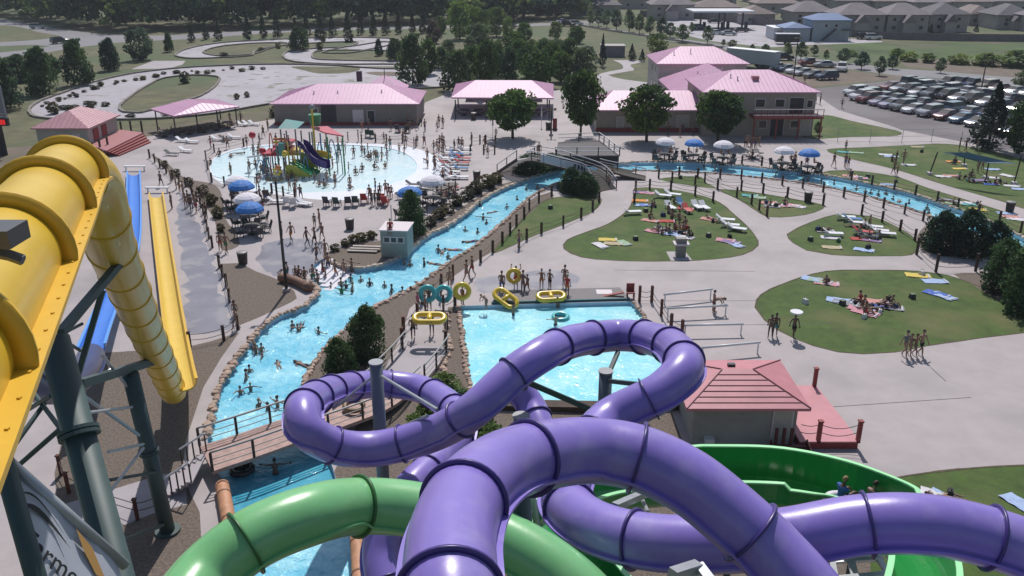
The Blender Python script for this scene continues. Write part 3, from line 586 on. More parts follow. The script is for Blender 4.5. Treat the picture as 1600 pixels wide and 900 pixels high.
def roof_ribs(c, r, wide, sp=.6, course=False):
    b = MB(); up = Vector((0, 0, .03))
    if course:                                   # stepped courses parallel to the eave
        for a0, a1, t0, t1 in ((c[0], c[1], r[0], r[1]),):
            for k in range(1, 7): f = k/7; b.beam(a0.lerp(t0, f)+up*.6, a1.lerp(t1, f)+up*.6, .03, .035)
        for a0, t0 in ((c[0], r[0]), (c[1], r[1]), (c[2], r[1]), (c[3], r[0])): b.beam(a0+up, t0+up, .05, .045)
        return b
    def slope(a0, a1, t0, t1):                       # ribs run up the slope at right angles to the eave
        L = (a1-a0).length; n = int(L/sp); d = (a1-a0)/L; m0 = (t0-a0).dot(d); m1 = (t1-a0).dot(d)
        perp = (t0-a0)-d*m0
        for i in range(1, n):
            s = L*i/n; k = 1 if m0 <= s <= m1 else (s/m0 if s < m0 else (L-s)/max(L-m1, 1e-3))
            b.beam(a0+d*s+up, a0+d*s+perp*k+up, .022, .03)
    if wide: slope(c[0], c[1], r[0], r[1]); slope(c[1], c[2], r[1], r[1]); slope(c[2], c[3], r[1], r[0]); slope(c[3], c[0], r[0], r[0])
    else: slope(c[0], c[1], r[0], r[0]); slope(c[1], c[2], r[0], r[1]); slope(c[2], c[3], r[1], r[1]); slope(c[3], c[0], r[1], r[0])
    return b
def window(e, x, y, z, w, h, ax='x', m=None, fm=None, frame=True):
    "an opening on the front (ax x) or on a side wall (ax y) of a building"
    o = MB(); d = (w, .10, h) if ax == 'x' else (.10, w, h); o.box((x, y, z), d); fr = o.build('window', fm or M_trim, e)
    g = MB(); d = (w-.2, .12, h-.2) if ax == 'x' else (.12, w-.2, h-.2); g.box((x, y, z), d); g.build('pane', m or M_glass, fr)
def door(e, x, y, z0, w, h, ax='x', m=None):
    o = MB(); o.box((x, y, z0+h/2), (w+.16, .10, h+.1) if ax == 'x' else (.10, w+.16, h+.1)); fr = o.build('door', M_trim, e)
    g = MB(); g.box((x, y, z0+h/2-.03), (w, .14, h-.02) if ax == 'x' else (.14, w, h-.02)); g.build('door_leaf', m or M_door, fr)
def house(name, label, x0, x1, y0, y1, h, rise, ins, wall=None, roof=None, ov=.45, cat='building', rot=0, ribs=True, base=0, rsp=.6, group=None):
    o = Vector((x0, y0, 0)); e = empty(name, o, rot, label, cat, group); X, Y = x1-x0, y1-y0
    b = MB(); b.box((X/2, Y/2, (h+base)/2-.05), (X, Y, h-base-.1)); b.build('wall', wall or M_wall, e)
    b = MB(); c, r = hip(b, 0, X, 0, Y, h+.05, rise, ins, ov); rf = b.build('roof', roof or M_roof, e)
    if ribs == 'course': roof_ribs(c, r, True, rsp, True).build('roof_courses', mat('dark_salmon', (.30, .10, .12), .6), rf)
    elif ribs: roof_ribs(c, r, X+2*ov >= Y+2*ov, rsp).build('standing_seam', roof or M_roof, rf)
    return e, rf
def vents(rf, pts, h=.5):
    for x, y, z in pts: b = MB(); b.tube([(x, y, z-.2), (x, y, z+h)], .07, 8); b.ball((x, y, z+h), (.14, .14, .07), 8, 4); b.build('vent_pipe', M_galv, rf)
# restrooms
a, c = G(430, 195), G(652, 195)
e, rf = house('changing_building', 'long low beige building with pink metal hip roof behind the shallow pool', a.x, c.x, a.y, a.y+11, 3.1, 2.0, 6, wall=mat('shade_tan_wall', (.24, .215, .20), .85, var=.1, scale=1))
window(e, 6, -.02, 2.1, 1, .8); door(e, 14.2, -.02, 0, 1.0, 2.1); b = MB(); b.box((12.3, -.03, 1.1), (1.6, .08, 2.2)); b.build('pale_panel', M_trim, e)
b = MB(); b.box((8.0, -.04, 1.5), (2.2, .1, 3.0)); b.build('dark_entry', mat('dark_recess', (.06, .055, .06), .9), e)
b = MB(); b.box(((c.x-a.x)/2, -.25, .2), (c.x-a.x, .4, .4)); b.build('base_ledge', M_red, e); vents(rf, [(5.5, 2.6, 4), (9, 2.8, 4.0), (15.5, 3, 4.1)])
w = MB(); hip(w, 11, 18, 10, 17, 3.2, 2.1, 3.4, 0, .1); w.build('rear_roof', M_roof, e); w = MB(); w.box((14.5, 14, 1.5), (6.6, 6, 3)); w.build('rear_wall', M_wall, e)
w = MB(); w.tube([(14.6, 13, 4.5), (14.6, 13, 6.3)], .06, 6); w.box((10.6, 13, 5.2), (.8, .8, 1.6)); w.build('roof_unit', M_door, e)
# ticket building
a, c = G(60, 236), G(142, 235)
e, rf = house('ticket_building', 'small block building with pink roof and red window shutters at far left', a.x, c.x, c.y, c.y+8.8, 2.9, 1.7, 3.2, wall=M_wall2, roof=mat('dusty_pink_roof', (.52, .27, .31), .55, var=.1, scale=.6))
X = c.x-a.x
for y in (2.1, 4.6): w = MB(); w.box((X+.03, y, 1.7), (.1, 1.5, 1.5)); w.build('shutter', M_red, e)
door(e, X-1.6, -.02, 0, .95, 2.1, m=M_trim)
e2 = empty('stepped_deck', G(150, 238), 0, 'pink painted deck with four dark steps beside the small ticket building', 'deck')
for i in range(5):
    b = MB(); q = [G(152+i*6, 240+i*1.6, .0)-e2.location, G(165+i*9.5, 236+i*2.4)-e2.location, G(204+i*8, 213+i*1.2)-e2.location, G(190+i*5, 211+i*1.0)-e2.location]
    q = [v.to_2d() for v in q]; z = .85-.17*i
    P = [G(140, 236), G(168+i*4.5, 246-i*.4), G(225+i*2.8, 217+i*1.5), G(190, 212)]; P = [(p-e2.location).to_2d() for p in P]
    b.prism(P, 0 if i == 4 else z-.17, z); b.build('tread', mat('deck_pink', (.36, .14, .15), .7, var=.15, scale=2) if i == 0 else M_red, e2)
for x, y in ((147, 246), (158, 240), (170, 236), (191, 211), (206, 210), (223, 210)):
    b = MB(); p = G(x, y)-e2.location; b.box((p.x, p.y, .95), (.2, .2, 1.9)); b.build('post', mat('dark_brown_post', (.06, .028, .022), .8, var=.3, scale=4), e2)
# open shelters
def shelter(label, corners_px, z, rise, posts_px, m=None, side=None):
    P = [G(x, y, z) for x, y in corners_px]; o = (sum(P, Vector())/4); o.z = 0; e = empty('picnic_shelter', o, 0, label, 'shelter'); P = [p-o for p in P]
    mid = [P[0].lerp(P[3], .5), P[1].lerp(P[2], .5)]; k = .22; r = [mid[0].lerp(mid[1], k)+Vector((0, 0, rise)), mid[0].lerp(mid[1], 1-k)+Vector((0, 0, rise))]
    b = MB(); b.add(P+r, [(0, 1, 5, 4), (1, 2, 5), (2, 3, 4, 5), (3, 0, 4), (3, 2, 1, 0)])
    lo = [p-Vector((0, 0, .2)) for p in P]; b.add([p-Vector((0, 0, .003)) for p in P]+lo, [(0, 4, 5, 1), (1, 5, 6, 2), (2, 6, 7, 3), (3, 7, 4, 0), (4, 7, 6, 5)]); rf = b.build('roof', m or M_roof, e)
    roof_ribs(P, r, True, .7).build('standing_seam', m or M_roof, rf)
    for x, y in posts_px:
        p = G(x, y)-o; b = MB(); b.tube([p, p+Vector((0, 0, z-.1))], .1, 8); b.build('post', M_door, e)
    return e, o
e, o = shelter('pink roofed open shelter over shaded tables at far left behind the pool', [(235, 170), (271, 181), (374, 166), (336, 155)], 3.0, .9, [(247, 205), (276, 217), (310, 207), (342, 202), (371, 197), (345, 186)])
e, o = shelter('wide pink roofed open pavilion between the low buildings', [(705, 152), (865, 153), (865, 131), (712, 131)], 3.0, 1.6, [(712, 186), (760, 186), (810, 186), (858, 186), (716, 168), (760, 166), (810, 166), (855, 168)], m=M_roof)
b = MB(); q = [G(733, 153, 2.7)-o, G(770, 153, 2.7)-o, G(750, 164, 1.9)-o]; q2 = [v+Vector((0, .04, 0)) for v in q]; b.add(q+q2, [(0, 1, 2), (5, 4, 3), (0, 3, 4, 1), (1, 4, 5, 2), (2, 5, 3, 0)]); b.build('fabric_gusset', M_trim, e)
b = MB(); b.box((0, 8.5, 1.2), (13, .3, 2.4)); b.build('rear_wall', M_wall, e)
# snack building, two storey hall, middle wing, rear block
a, c = G(931, 206), G(1092, 208)
e, rf = house('snack_building', 'low beige building with pink roof behind the two middle trees', a.x, c.x+2, a.y, a.y+9.5, 3.1, 1.9, 3.2)
door(e, 3.4, -.02, 0, .95, 2.1, m=M_wall2); window(e, 7.2, -.02, 1.7, 1.4, 1.2); door(e, 12.2, -.02, 0, 1.6, 2.3, m=M_wall2); b = MB(); b.box(((c.x+2-a.x)/2, -.1, .3), (c.x+2-a.x, .2, .6)); b.build('base_band', M_red, e)
e, rf = house('rear_block', 'two storey beige block with broad pink hip roof at the back of the group', 25.2, 40.3, 153.5, 165.5, 5.6, 2.2, 5.0, wall=M_wall2)
for y in (3, 6.5): window(e, -.03, y, 4.2, 1.2, 1.3, 'y'); window(e, -.03, y, 1.5, 1.2, 1.3, 'y')
vents(rf, [(3, 3, 6.4), (6, 3.6, 6.8)], .9)
e, rf = house('middle_wing', 'pink roofed wing joining the rear block and the balcony building', 25.4, 38.5, 136, 151.5, 3.2, 3.4, 5.6, roof=M_roof)
vents(rf, [(4.2, 6, 5.6), (5, 5, 5.2), (7, 6.5, 6.1), (8, 6, 5.9)], .35)
a, c = G(1099, 214), G(1256, 213); x0, x1 = 26.4, 41.6; y0 = 120.6
e, rf = house('balcony_building', 'two storey building with pink roof and a red balcony facing the channel', x0, x1, y0, y0+12.6, 6.0, 2.1, 5.5)
window(e, 7.6, -.02, 4.5, 1.4, 1.2); window(e, 10.3, -.02, 4.5, 1.4, 1.2); door(e, 12.6, -.02, 3.15, 1.9, 2.1); window(e, 14.4, -.02, 4.4, .9, 1.1)
window(e, 12.6, -.02, 1.6, 1.2, 1.1); door(e, 14.2, -.02, 0, 1.3, 2.2, m=M_wall2); door(e, 10.2, -.02, 0, 1.8, 2.4); window(e, 8.2, -.02, 1.6, 1.2, 1.2)
vents(rf, [(4.2, 4, 7.0), (5, 3.2, 6.8)], .8); b = MB(); b.box((7.5, 3.4, 7.3), (.9, .9, .8)); b.build('chimney', M_roof2, rf)
b = MB(); b.box((10.9, -1.4, 2.95), (9.4, 2.6, .3)); bd = b.build('balcony', M_red, e)
b = MB(); b.box((10.9, -2.68, 3.32), (9.5, .06, .12)); b.box((10.9, -2.68, 4.1), (9.5, .07, .1)); b.build('railing', M_trim, bd)
for k in range(12): b = MB(); b.box((6.3+k*.84, -2.68, 3.6), (.07, .07, .95)); b.build('baluster', M_red, bd)
for x in (6.4, 9.4, 12.4, 15.4): b = MB(); b.box((x, -2.5, 1.4), (.18, .18, 2.8)); b.build('balcony_post', M_red, e)
b = MB(); b.box((2.6, -.05, 2.9), (5.2, .1, .5)); b.build('red_band', M_red, e)
# semi trailer
q0, q1 = G(1134, 95, 1), G(1208, 103, 1); dv = (q1-q0); ang = math.atan2(dv.y, dv.x); e = empty('parked_trailer', Vector((q0.x, q0.y, 0)), ang, 'long pale grey box trailer parked behind the balcony building', 'trailer')
L = dv.length; b = MB(); b.box((L/2, 1.3, 2.35), (L, 2.6, 2.7)); b.build('box_body', mat('pale_grey_panel', (.36, .40, .45), .5, var=.06, scale=.6), e); b = MB(); b.box((L/2, 1.3, 3.74), (L+.05, 2.7, .08)); b.build('roof_panel', mat('white_paint2', (.8, .8, .82), .5), e)
for x in (1.5, 2.8, L-1.5, L-2.8):
    b = MB(); b.tube([(x, -.05, .5), (x, .3, .5)], .5, 16); b.build('wheel', M_door, e)
b = MB(); b.box((L/2, 1.3, .85), (L*.9, .8, .25)); b.build('chassis', M_door, e)
# kiosk hut at the right foreground
e, rf = house('pump_hut', 'small pale hut with ribbed salmon roof beside the green flume', 9.6, 15.1, 40.5, 45.2, 2.35, .85, 2.4, wall=mat('hut_wall', (.30, .29, .27), .85, var=.1, scale=1.2), roof=M_roof2, ov=.5, ribs='course')
door(e, 4.75, -.02, 0, .95, 2.0, m=M_wall2); b = MB(); b.box((.9, -.2, .35), (.5, .4, .25)); b.build('utility_box', mat('white_paint3', (.6, .6, .58), .5), e)
b = MB(); b.box((2.6, 3.1, 3.1), (.4, .25, .25)); b.build('roof_vent', M_door, rf)
e = empty('red_deck', (15.2, 39.9, 0), 0, 'raised salmon red deck with posts and chains beside the small hut', 'deck')
b = MB(); b.prism([(0, 0), (3.2, 0), (2.9, 6.3), (0, 6.3)], .40, .48); b.build('deck_boards', M_roof2, e); b = MB(); b.prism([(0, .06), (3.12, .06), (2.82, 6.2), (0, 6.2)], 0, .398); b.build('skirt', M_red, e)
for x, y in ((1.0, .1), (3.1, .1), (2.75, 6.2)): b = MB(); b.box((x, y, 1.0), (.2, .2, 1.25)); b.box((x, y, 1.66), (.26, .26, .08)); b.build('post', M_red, e)
for z in (1.45, 1.0):
    b = MB(); b.tube([(x, .1, z-.25*math.sin(math.pi*(x-1)/2.1)) for x in [1+2.1*k/8 for k in range(9)]], .02, 6); b.build('chain', M_door, e)
    b = MB(); b.tube([(0+x, .1, z-.1*math.sin(math.pi*x)) for x in [k/6 for k in range(7)]], .02, 6); b.build('chain', M_door, e)
e = empty('timber_steps', (13.4, 39.7, 0), 0, 'dark red wooden steps in the shade in front of the small hut', 'steps')
for k in range(4): b = MB(); b.box((1.2, -.9+k*.28, .06+k*.1), (1.8-.0*k, .27, .08)); b.build('tread', mat('dark_red_wood', (.09, .02, .02), .7), e)
for x in (.25, 2.15): b = MB(); b.beam((x, -1.1, .1), (x, .2, .5), .08, .3); b.build('stringer', MATS['dark_red_wood'], e)
for x in (.5, .9, 1.3): b = MB(); b.box((x, .15, .75), (.14, .14, 1.1)); b.build('post', MATS['dark_red_wood'], e)
# lifeguard booth
q = G(596, 401); e = empty('lifeguard_booth', q, R(-6), 'grey green control booth on the gravel point beside the channel', 'booth')
b = MB(); b.box((1.15, 1.2, 1.15), (2.3, 2.4, 2.3)); b.build('wall', mat('grey_green_panel', (.27, .31, .29), .6, var=.08, scale=1.5), e); b = MB(); b.box((1.15, 1.2, 2.36), (2.5, 2.6, .1)); b.build('roof', M_trim, e)
for x in (.55, 1.15, 1.75): window(e, x, -.02, 1.55, .62, .6)
b = MB(); b.tube([(.5, 2.2, 2.4), (.5, 2.2, 4.0)], .05, 8); b.build('pole', M_trim, e)
b = MB()
for k in range(3): b.box((-1.9+.15*k, .9+k*.35, .12+k*.1), (2.6, .32, .1))
b.build('bench_boards', mat('grey_boards', (.42, .37, .34), .8, var=.2, scale=2), e)
# fences behind the houses, gas station, blue roofed building, houses
M_hw = mat('pale_siding', (.36, .33, .32), .8, var=.12, scale=.3); M_hr = mat('grey_shingle', (.20, .175, .19), .9, var=.15, scale=.3); M_hr2 = mat('brown_shingle', (.22, .175, .165), .9, var=.15, scale=.3); M_hr3 = mat('dark_shingle', (.14, .13, .145), .9, var=.15, scale=.3)
def far_house(pxl, pxr, py, label, roof, h=4.6, rise=3.0, dep=12, wing=True, hw=None):
    a, c = G(pxl, py), G(pxr, py); X = c.x-a.x
    e, rf = house('suburban_house', label, a.x, c.x, a.y, a.y+dep, h, rise, min(dep*.5, X*.45), wall=hw or M_hw, roof=roof, cat='house', ribs=False, ov=.7, group='houses on the far side of the road')
    n = max(2, int(X/4))
    for k in range(n): window(e, X*(k+.5)/n, -.02, 1.6, 1.3, 1.1, fm=M_hw)
    if h > 4:
        for k in range(n): window(e, X*(k+.5)/n, -.02, h-1.3, 1.1, 1.0, fm=M_hw)
    if wing:
        w = MB(); x = X*.28; z = h*.62; W2 = X*.32; w.add([(x, -3.5, z), (x+W2, -3.5, z), (x+W2/2, -3.5, z+2.2), (x, 4, z), (x+W2, 4, z), (x+W2/2, 4, z+2.2)], [(0, 1, 2), (0, 2, 5, 3), (1, 4, 5, 2), (3, 5, 4), (0, 3, 4, 1)]); w.build('gable_roof', roof, e)
        w = MB(); w.box((x+W2/2, -1.5, z/2-.02), (W2*.9, 3.6, z-.04)); w.build('garage_wall', hw or M_hw, e)
    return e
HS = [(893, 969, 23, 'grey roofed house behind the left end of the street trees', M_hr3, 3.4, 1), (1018, 1084, 31, 'two storey grey house left of the fuel canopy', M_hr, 5, 1), (1086, 1156, 27, 'low wide grey house behind the fuel canopy', M_hr2, 3.4, 0), (1158, 1210, 38, 'tan roofed house right of the fuel canopy', M_hr2, 3.2, 0), (1182, 1250, 20, 'pinkish brown roofed house above the white shop', M_hr2, 3.4, 0), (1238, 1300, 41, 'grey house half hidden by the blue roofed building', M_hr, 4.4, 0),
      (1308, 1380, 52, 'large grey gabled house just right of the blue roofed building', M_hr, 5.2, 1), (1384, 1448, 52, 'large grey gabled house second right of the blue roofed building', M_hr, 5.2, 1), (1450, 1510, 50, 'grey gabled house behind the dark conifer and fence', M_hr3, 5, 1), (1513, 1550, 40, 'small pale roofed house near the right end of the row', M_hr2, 3.6, 0), (1556, 1612, 46, 'dark roofed house at the right edge of the row', M_hr3, 4.2, 1),
      (970, 1014, 14, 'distant grey house left of the two storey grey house', M_hr, 4, 0), (1100, 1150, 9, 'distant house above the fuel canopy', M_hr, 4, 0), (1240, 1300, 14, 'distant brown roofed house above the blue roof', M_hr2, 4, 0), (1306, 1360, 18, 'distant grey roofed house above the first large gabled house', M_hr, 4, 0), (1366, 1420, 19, 'distant brown roofed house above the second large gabled house', M_hr2, 4, 0), (1426, 1480, 21, 'distant grey roofed house near the conifer skyline', M_hr, 4, 0), (1488, 1548, 20, 'distant brown roofed house towards the right corner', M_hr2, 4, 0), (1556, 1640, 19, 'distant grey roofed house in the top right corner', M_hr, 4, 0),
      (1616, 1680, 52, 'grey house just past the right edge', M_hr, 4.6, 1), (1170, 1220, 4, 'farthest grey roof near the top centre right', M_hr, 4, 0), (1340, 1400, 5, 'farthest grey roof above the middle of the house row', M_hr, 4, 0), (1440, 1500, 6, 'farthest roof above the right part of the house row', M_hr3, 4, 0), (1530, 1590, 6, 'farthest roof close to the top right corner', M_hr, 4, 0), (1250, 1310, 3, 'farthest pale roof at the top edge of the house row', M_hr2, 4, 0)]
for l, r_, y, t, m, h, wg in HS: far_house(l, r_, y, t, m, h, 3.0 if h > 4 else 2.4, 12, wg)
def board_fence(label, pts_px, h=1.9, m=None):
    P = [G(*p) for p in pts_px]; e = empty('board_fence', P[0], 0, label, 'fence'); b = MB()
    for a, c in zip(P, P[1:]): b.beam(a-P[0]+Vector((0, 0, h/2)), c-P[0]+Vector((0, 0, h/2)), .06, h)
    b.build('boards', m or mat('weathered_boards', (.17, .15, .155), .9, var=.15, scale=.4), e)
    for i, p in enumerate(resample([Vector(p) for p in P], 9)): c = MB(); q = p-P[0]; c.box((q.x, q.y-.08, h/2+.05), (.16, .16, h+.1)); c.build('post', MATS['weathered_boards'], e)
board_fence('long grey board fence in front of the gabled houses at upper right', [(1322, 57), (1400, 62), (1500, 64), (1700, 66)])
board_fence('grey board fence behind the fuel station yard', [(1000, 26), (1100, 30), (1230, 44)], 2.2)
board_fence('pale low kerb fence along the road at the upper right', [(905, 40), (960, 50), (1040, 62), (1130, 76)], .5, mat('pale_kerb', (.42, .37, .30), .8))
# blue roofed building
a, c = G(1268, 64), G(1322, 63); M_bl = mat('blue_metal_roof', (.05, .12, .30), .45, var=.08, scale=.5); M_ws = mat('pale_blue_siding', (.34, .38, .42), .7, var=.08, scale=.4)
e, rf = house('blue_roofed_building', 'tall pale building with blue metal roof by the far road', a.x, c.x, a.y, a.y+9, 5.4, 1.5, 3, wall=M_ws, roof=M_bl, ribs=False)
X = c.x-a.x; window(e, X*.35, -.02, 4.0, .9, .9); window(e, X*.62, -.02, 4.0, .9, .9)
b = MB(); b.beam((X*.25, -.7, .2), (X*.6, -.7, 3.2), 1.0, .3); b.build('outside_stair', M_door, e); b = MB(); b.box((X*.9, -1, 3.0), (2.8, 2, .15)); b.build('porch_roof', M_door, e)
for x in (X*.72, X*.98): b = MB(); b.box((x, -1.6, 1.5), (.15, .15, 3)); b.build('post', M_ws, e)
b = MB(); hip(b, -7.5, -.4, 0, 8, 3.4, 1.2, 2.5, .4); b.build('wing_roof', M_bl, e); b = MB(); b.box((-4, 4, 1.65), (6.8, 8, 3.3)); b.build('wing_wall', M_ws, e)
a = G(1208, 62); e = empty('white_shop', a, 0, 'flat white shed left of the blue roofed building', 'building'); b = MB(); b.box((3.2, 4, 1.5), (6.4, 8, 3)); b.build('wall', mat('white_siding', (.62, .62, .66), .6), e); b = MB(); b.box((3.2, 4, 3.1), (6.8, 8.4, .2)); b.build('roof', MATS['white_paint2'], e); door(e, 2, -.02, 0, 2.4, 2.4, m=M_hw)
a = G(946, 90); e = empty('storage_shed', a, 0, 'low grey flat shed between the narrow spruce and the small spruces', 'shed'); b = MB(); b.box((1.9, 3, 1.2), (5.4, 4, 2.4)); b.build('wall', M_hr, e); b = MB(); b.box((1.9, 3, 2.5), (5.8, 4.4, .16)); b.build('roof', M_hw, e)
a = G(1212, 69); e = empty('parked_camper', a, R(-6), 'dark camper trailer with a pale roof in front of the white shed', 'camper'); b = MB(); b.box((3, 1.1, 1.5), (6, 2.2, 2)); b.build('body', M_door, e); b = MB(); b.box((3, 1.1, 2.6), (6.2, 2.4, .18)); b.build('roof', MATS['white_siding'], e)
for x in (2.4, 3.4): b = MB(); b.tube([(x, -.05, .4), (x, .2, .4)], .4, 14); b.build('wheel', M_door, e)
# fuel canopy
a = G(1085, 46); c = G(1182, 50); e = empty('fuel_canopy', a, 0, 'flat roofed fuel station canopy with dark pumps on the far pale yard', 'fuel canopy'); X = c.x-a.x
b = MB(); b.box((X/2, 5, 5.2), (X+2, 12, .5)); b.build('roof', mat('white_canopy', (.55, .55, .6), .5), e); b = MB(); b.box((X/2, 1.5, .1), (X, 3.4, .2)); b.build('island', M_door, e)
for x in (.12, .45, .55, .88):
    b = MB(); b.box((X*x, 1.5, 2.6), (.5, .5, 5)); b.build('post', M_door, e); b = MB(); b.box((X*x+1.2, 1.5, 1.1), (.9, .7, 2.0)); b.build('fuel_pump', M_door, e)
# roadside pylon sign
a = G(8, 243); e = empty('pylon_sign', a, 0, 'tall dark pylon sign with a red lit message strip at the left edge', 'sign')
b = MB(); b.box((-.2, 0, 1.9), (.9, .5, 3.8)); b.build('post', mat('near_black', (.015, .015, .02), .6), e)
b = MB(); b.box((-.3, 0, 4.25), (3.2, .5, .95)); b.build('message_case', MATS['near_black'], e); b = MB(); b.box((-.3, -.27, 4.25), (2.7, .05, .62)); b.build('lit_strip', mat('red_led', (.5, .01, .01), .5, emit=((.8, .02, .02), .55)), e)
b = MB(); b.box((-.3, 0, 6.7), (3.0, .45, 3.9)); b.build('sign_face', mat('grey_sign_face', (.20, .22, .26), .5, var=.1, scale=1.5), e)
for z in (5.0, 5.3, 8.4): b = MB(); b.box((-.3, -.25, z), (2.7, .05, .07)); b.build('trim_strip', M_trim, e)
# haul-up: footbridge with white rails
M_rail = mat('white_rail', (.60, .60, .64), .5); M_dk = mat('dark_timber', (.05, .04, .035), .8, var=.3, scale=3); M_panel = mat('grey_mesh_panel', (.52, .53, .62), .6, var=.08, scale=2)
def ramp(name, label, line, wd, railm, deckm, h=1.0, panel=None, cat='footbridge', rails=(-1, 1), psp=2.2):
    pts = resample(catmull(line, .4), .4); o = Vector((pts[0].x, pts[0].y, 0)); e = empty(name, o, 0, label, cat); fr = frames([p-o for p in pts])
    b = MB(); vs = []
    for p, t, s, u in fr: s = Vector((t.y, -t.x, 0)).normalized(); vs += [p-s*wd/2-Vector((0, 0, .2)), p+s*wd/2-Vector((0, 0, .2)), p+s*wd/2, p-s*wd/2]
    N = len(fr); b.add(vs, [(i*4+a, i*4+(a+1) % 4, (i+1)*4+(a+1) % 4, (i+1)*4+a) for i in range(N-1) for a in range(4)]+[(3, 2, 1, 0), (N*4-4, N*4-3, N*4-2, N*4-1)]); b.build('deck', deckm, e)
    for sg in rails:
        q = []
        for p, t, s, u in fr: s = Vector((t.y, -t.x, 0)).normalized(); q.append(p+s*sg*wd/2)
        for nm, z, r in (('top_rail', h, .055), ('mid_rail', h*.62, .025), ('low_rail', h*.3, .025)):
            b = MB(); b.tube([v+Vector((0, 0, z)) for v in q], r, 8); b.build(nm, railm, e, True)
        for i in range(0, N, max(1, int(psp/.4))): b = MB(); b.box(q[i]+Vector((0, 0, h/2)), (.11, .11, h)); b.build('rail_post', M_dk, e)
        if panel and sg == panel[0]:
            i0, i1 = int(N*panel[1]), int(N*panel[2]); b = MB(); vs = []
            for v in q[i0:i1]: vs += [v+Vector((0, -.06, .08)), v+Vector((0, -.06, .88)), v+Vector((0, -.02, .88)), v+Vector((0, -.02, .08))]
            n = i1-i0; b.add(vs, [(i*4+a, i*4+(a+1) % 4, (i+1)*4+(a+1) % 4, (i+1)*4+a) for i in range(n-1) for a in range(4)]); b.build('rail_panel', panel[3], e)
            for j in range(4):
                v = q[int(N*.34)+j]+Vector((.05, -.09, .5)); b = MB(); b.box(v, (.2, .03, .42)); b.box(v+Vector((.14, 0, .1 if j % 2 else -.1)), (.12, .03, .12)); b.build('dark_lettering', M_door, e)
    return e, fr, o
p0, p1, p2, p3 = G(948, 297, .05), G(926, 272, 1.3), G(886, 258, 2.1), G(838, 247, 2.4)
e, fr, o = ramp('arched_footbridge', 'arched footbridge with white handrails crossing the upper end of the channel', [p0, p1, p2, p3, G(822, 247, 2.35)], 2.6, M_rail, M_dk, 1.05, (-1, .04, .80, M_panel))
# stairs on its left end
st = G(822, 247, 2.3); sb = G(790, 268, 0); e = empty('bridge_stair', Vector((sb.x, sb.y, 0)), 0, 'timber stair with white handrails climbing to the arched footbridge', 'stair'); n = 11
dv = st-sb; sn = Vector((dv.y, -dv.x, 0)).normalized()
for k in range(n):
    p = sb+dv*((k+.5)/n)-e.location; b = MB(); ang = math.atan2(dv.y, dv.x); b.box((p.x, p.y, p.z), (Vector((dv.x, dv.y, 0)).length/n*.95, 2.6, .08), ang); b.build('tread', mat('pale_tread', (.42, .38, .37), .7), e)
for sg in (-1, 1):
    b = MB(); b.beam(sb-e.location+sn*sg*1.3+Vector((0, 0, .0)), st-e.location+sn*sg*1.3, .08, .35); b.build('stringer', M_dk, e)
    b = MB(); b.tube([sb-e.location+sn*sg*1.3+Vector((0, 0, 1)), st-e.location+sn*sg*1.3+Vector((0, 0, 1.05))], .05, 8); b.build('handrail', M_rail, e)
    for f in (.02, .5, .98): p = sb+dv*f-e.location+sn*sg*1.3; b = MB(); b.box(p+Vector((0, 0, .5)), (.11, .11, 1.05)); b.build('post', M_dk, e)
# timber platform beside it
e = empty('timber_platform', G(915, 245), 0, 'raised timber platform with white rails beside the arched footbridge', 'platform'); o = e.location
Q = [G(868, 243, 1.2)-o, G(968, 243, 1.2)-o, G(936, 219, 1.2)-o, G(872, 222, 1.2)-o]; b = MB(); b.prism([v.to_2d() for v in Q], 1.05, 1.2); b.build('deck', mat('grey_deck', (.10, .09, .095), .8, var=.2, scale=2), e); b = MB(); b.prism([(v*.985).to_2d() for v in Q], 0, 1.045); b.build('skirt', M_dk, e)
for i in (0, 1, 2):
    a_, c_ = Q[i], Q[(i+1) % 4]
    for z in (2.2, 1.75): b = MB(); b.beam(a_+Vector((0, 0, z-1.2)), c_+Vector((0, 0, z-1.2)), .08, .08); b.build('rail', M_rail, e)
    k = max(2, int((c_-a_).length/2.2))
    for j in range(k): p = a_.lerp(c_, j/k); b = MB(); b.box((p.x, p.y, 1.7), (.12, .12, 1.05)); b.build('rail_post', M_dk, e)
ramp('timber_ramp', 'low timber ramp with dark rails running right from the arched footbridge', [G(940, 262, 1.2), G(965, 268, .7), G(1010, 278, .08)], 2.0, M_rail, M_dk, .8, cat='ramp', rails=(-1,))
# plank bridge over the channel in the foreground
M_plank = mat('pinkish_planks', (.40, .27, .24), .8, var=.22, scale=2.5)
BR = [G(322, 716, .85), G(390, 694, .95), G(450, 673, .95), G(520, 650, .85), G(585, 625, .5), G(628, 590, .12), (G(650, 566, .06)), G(668, 545, .03)]
ramp('plank_footbridge', 'wide plank footbridge with steel rails crossing the channel below the purple loop', BR[:6], 2.7, mat('grey_rail', (.34, .34, .34), .5), M_plank, 1.05, psp=2.3)
ramp('ramp_rails', 'railed concrete ramp between the foreground footbridge and the tube walkway', [G(628, 590, .12), G(650, 566, .06), G(672, 538, .03)], 3.0, MATS['grey_rail'], M_concp, 1.05, cat='ramp', psp=2.3)
st = G(312, 728, .85); sb = G(272, 752, 0); e = empty('bridge_stair', Vector((sb.x, sb.y, 0)), 0, 'short stair with rails at the left end of the plank footbridge', 'stair'); dv = st-sb; sn = Vector((dv.y, -dv.x, 0)).normalized(); ang = math.atan2(dv.y, dv.x); n = 5
for k in range(n): p = sb+dv*((k+.5)/n)-e.location; b = MB(); b.box((p.x, p.y, p.z), (dv.length/n*.97, 2.7, .1), ang); b.build('tread', M_concp, e)
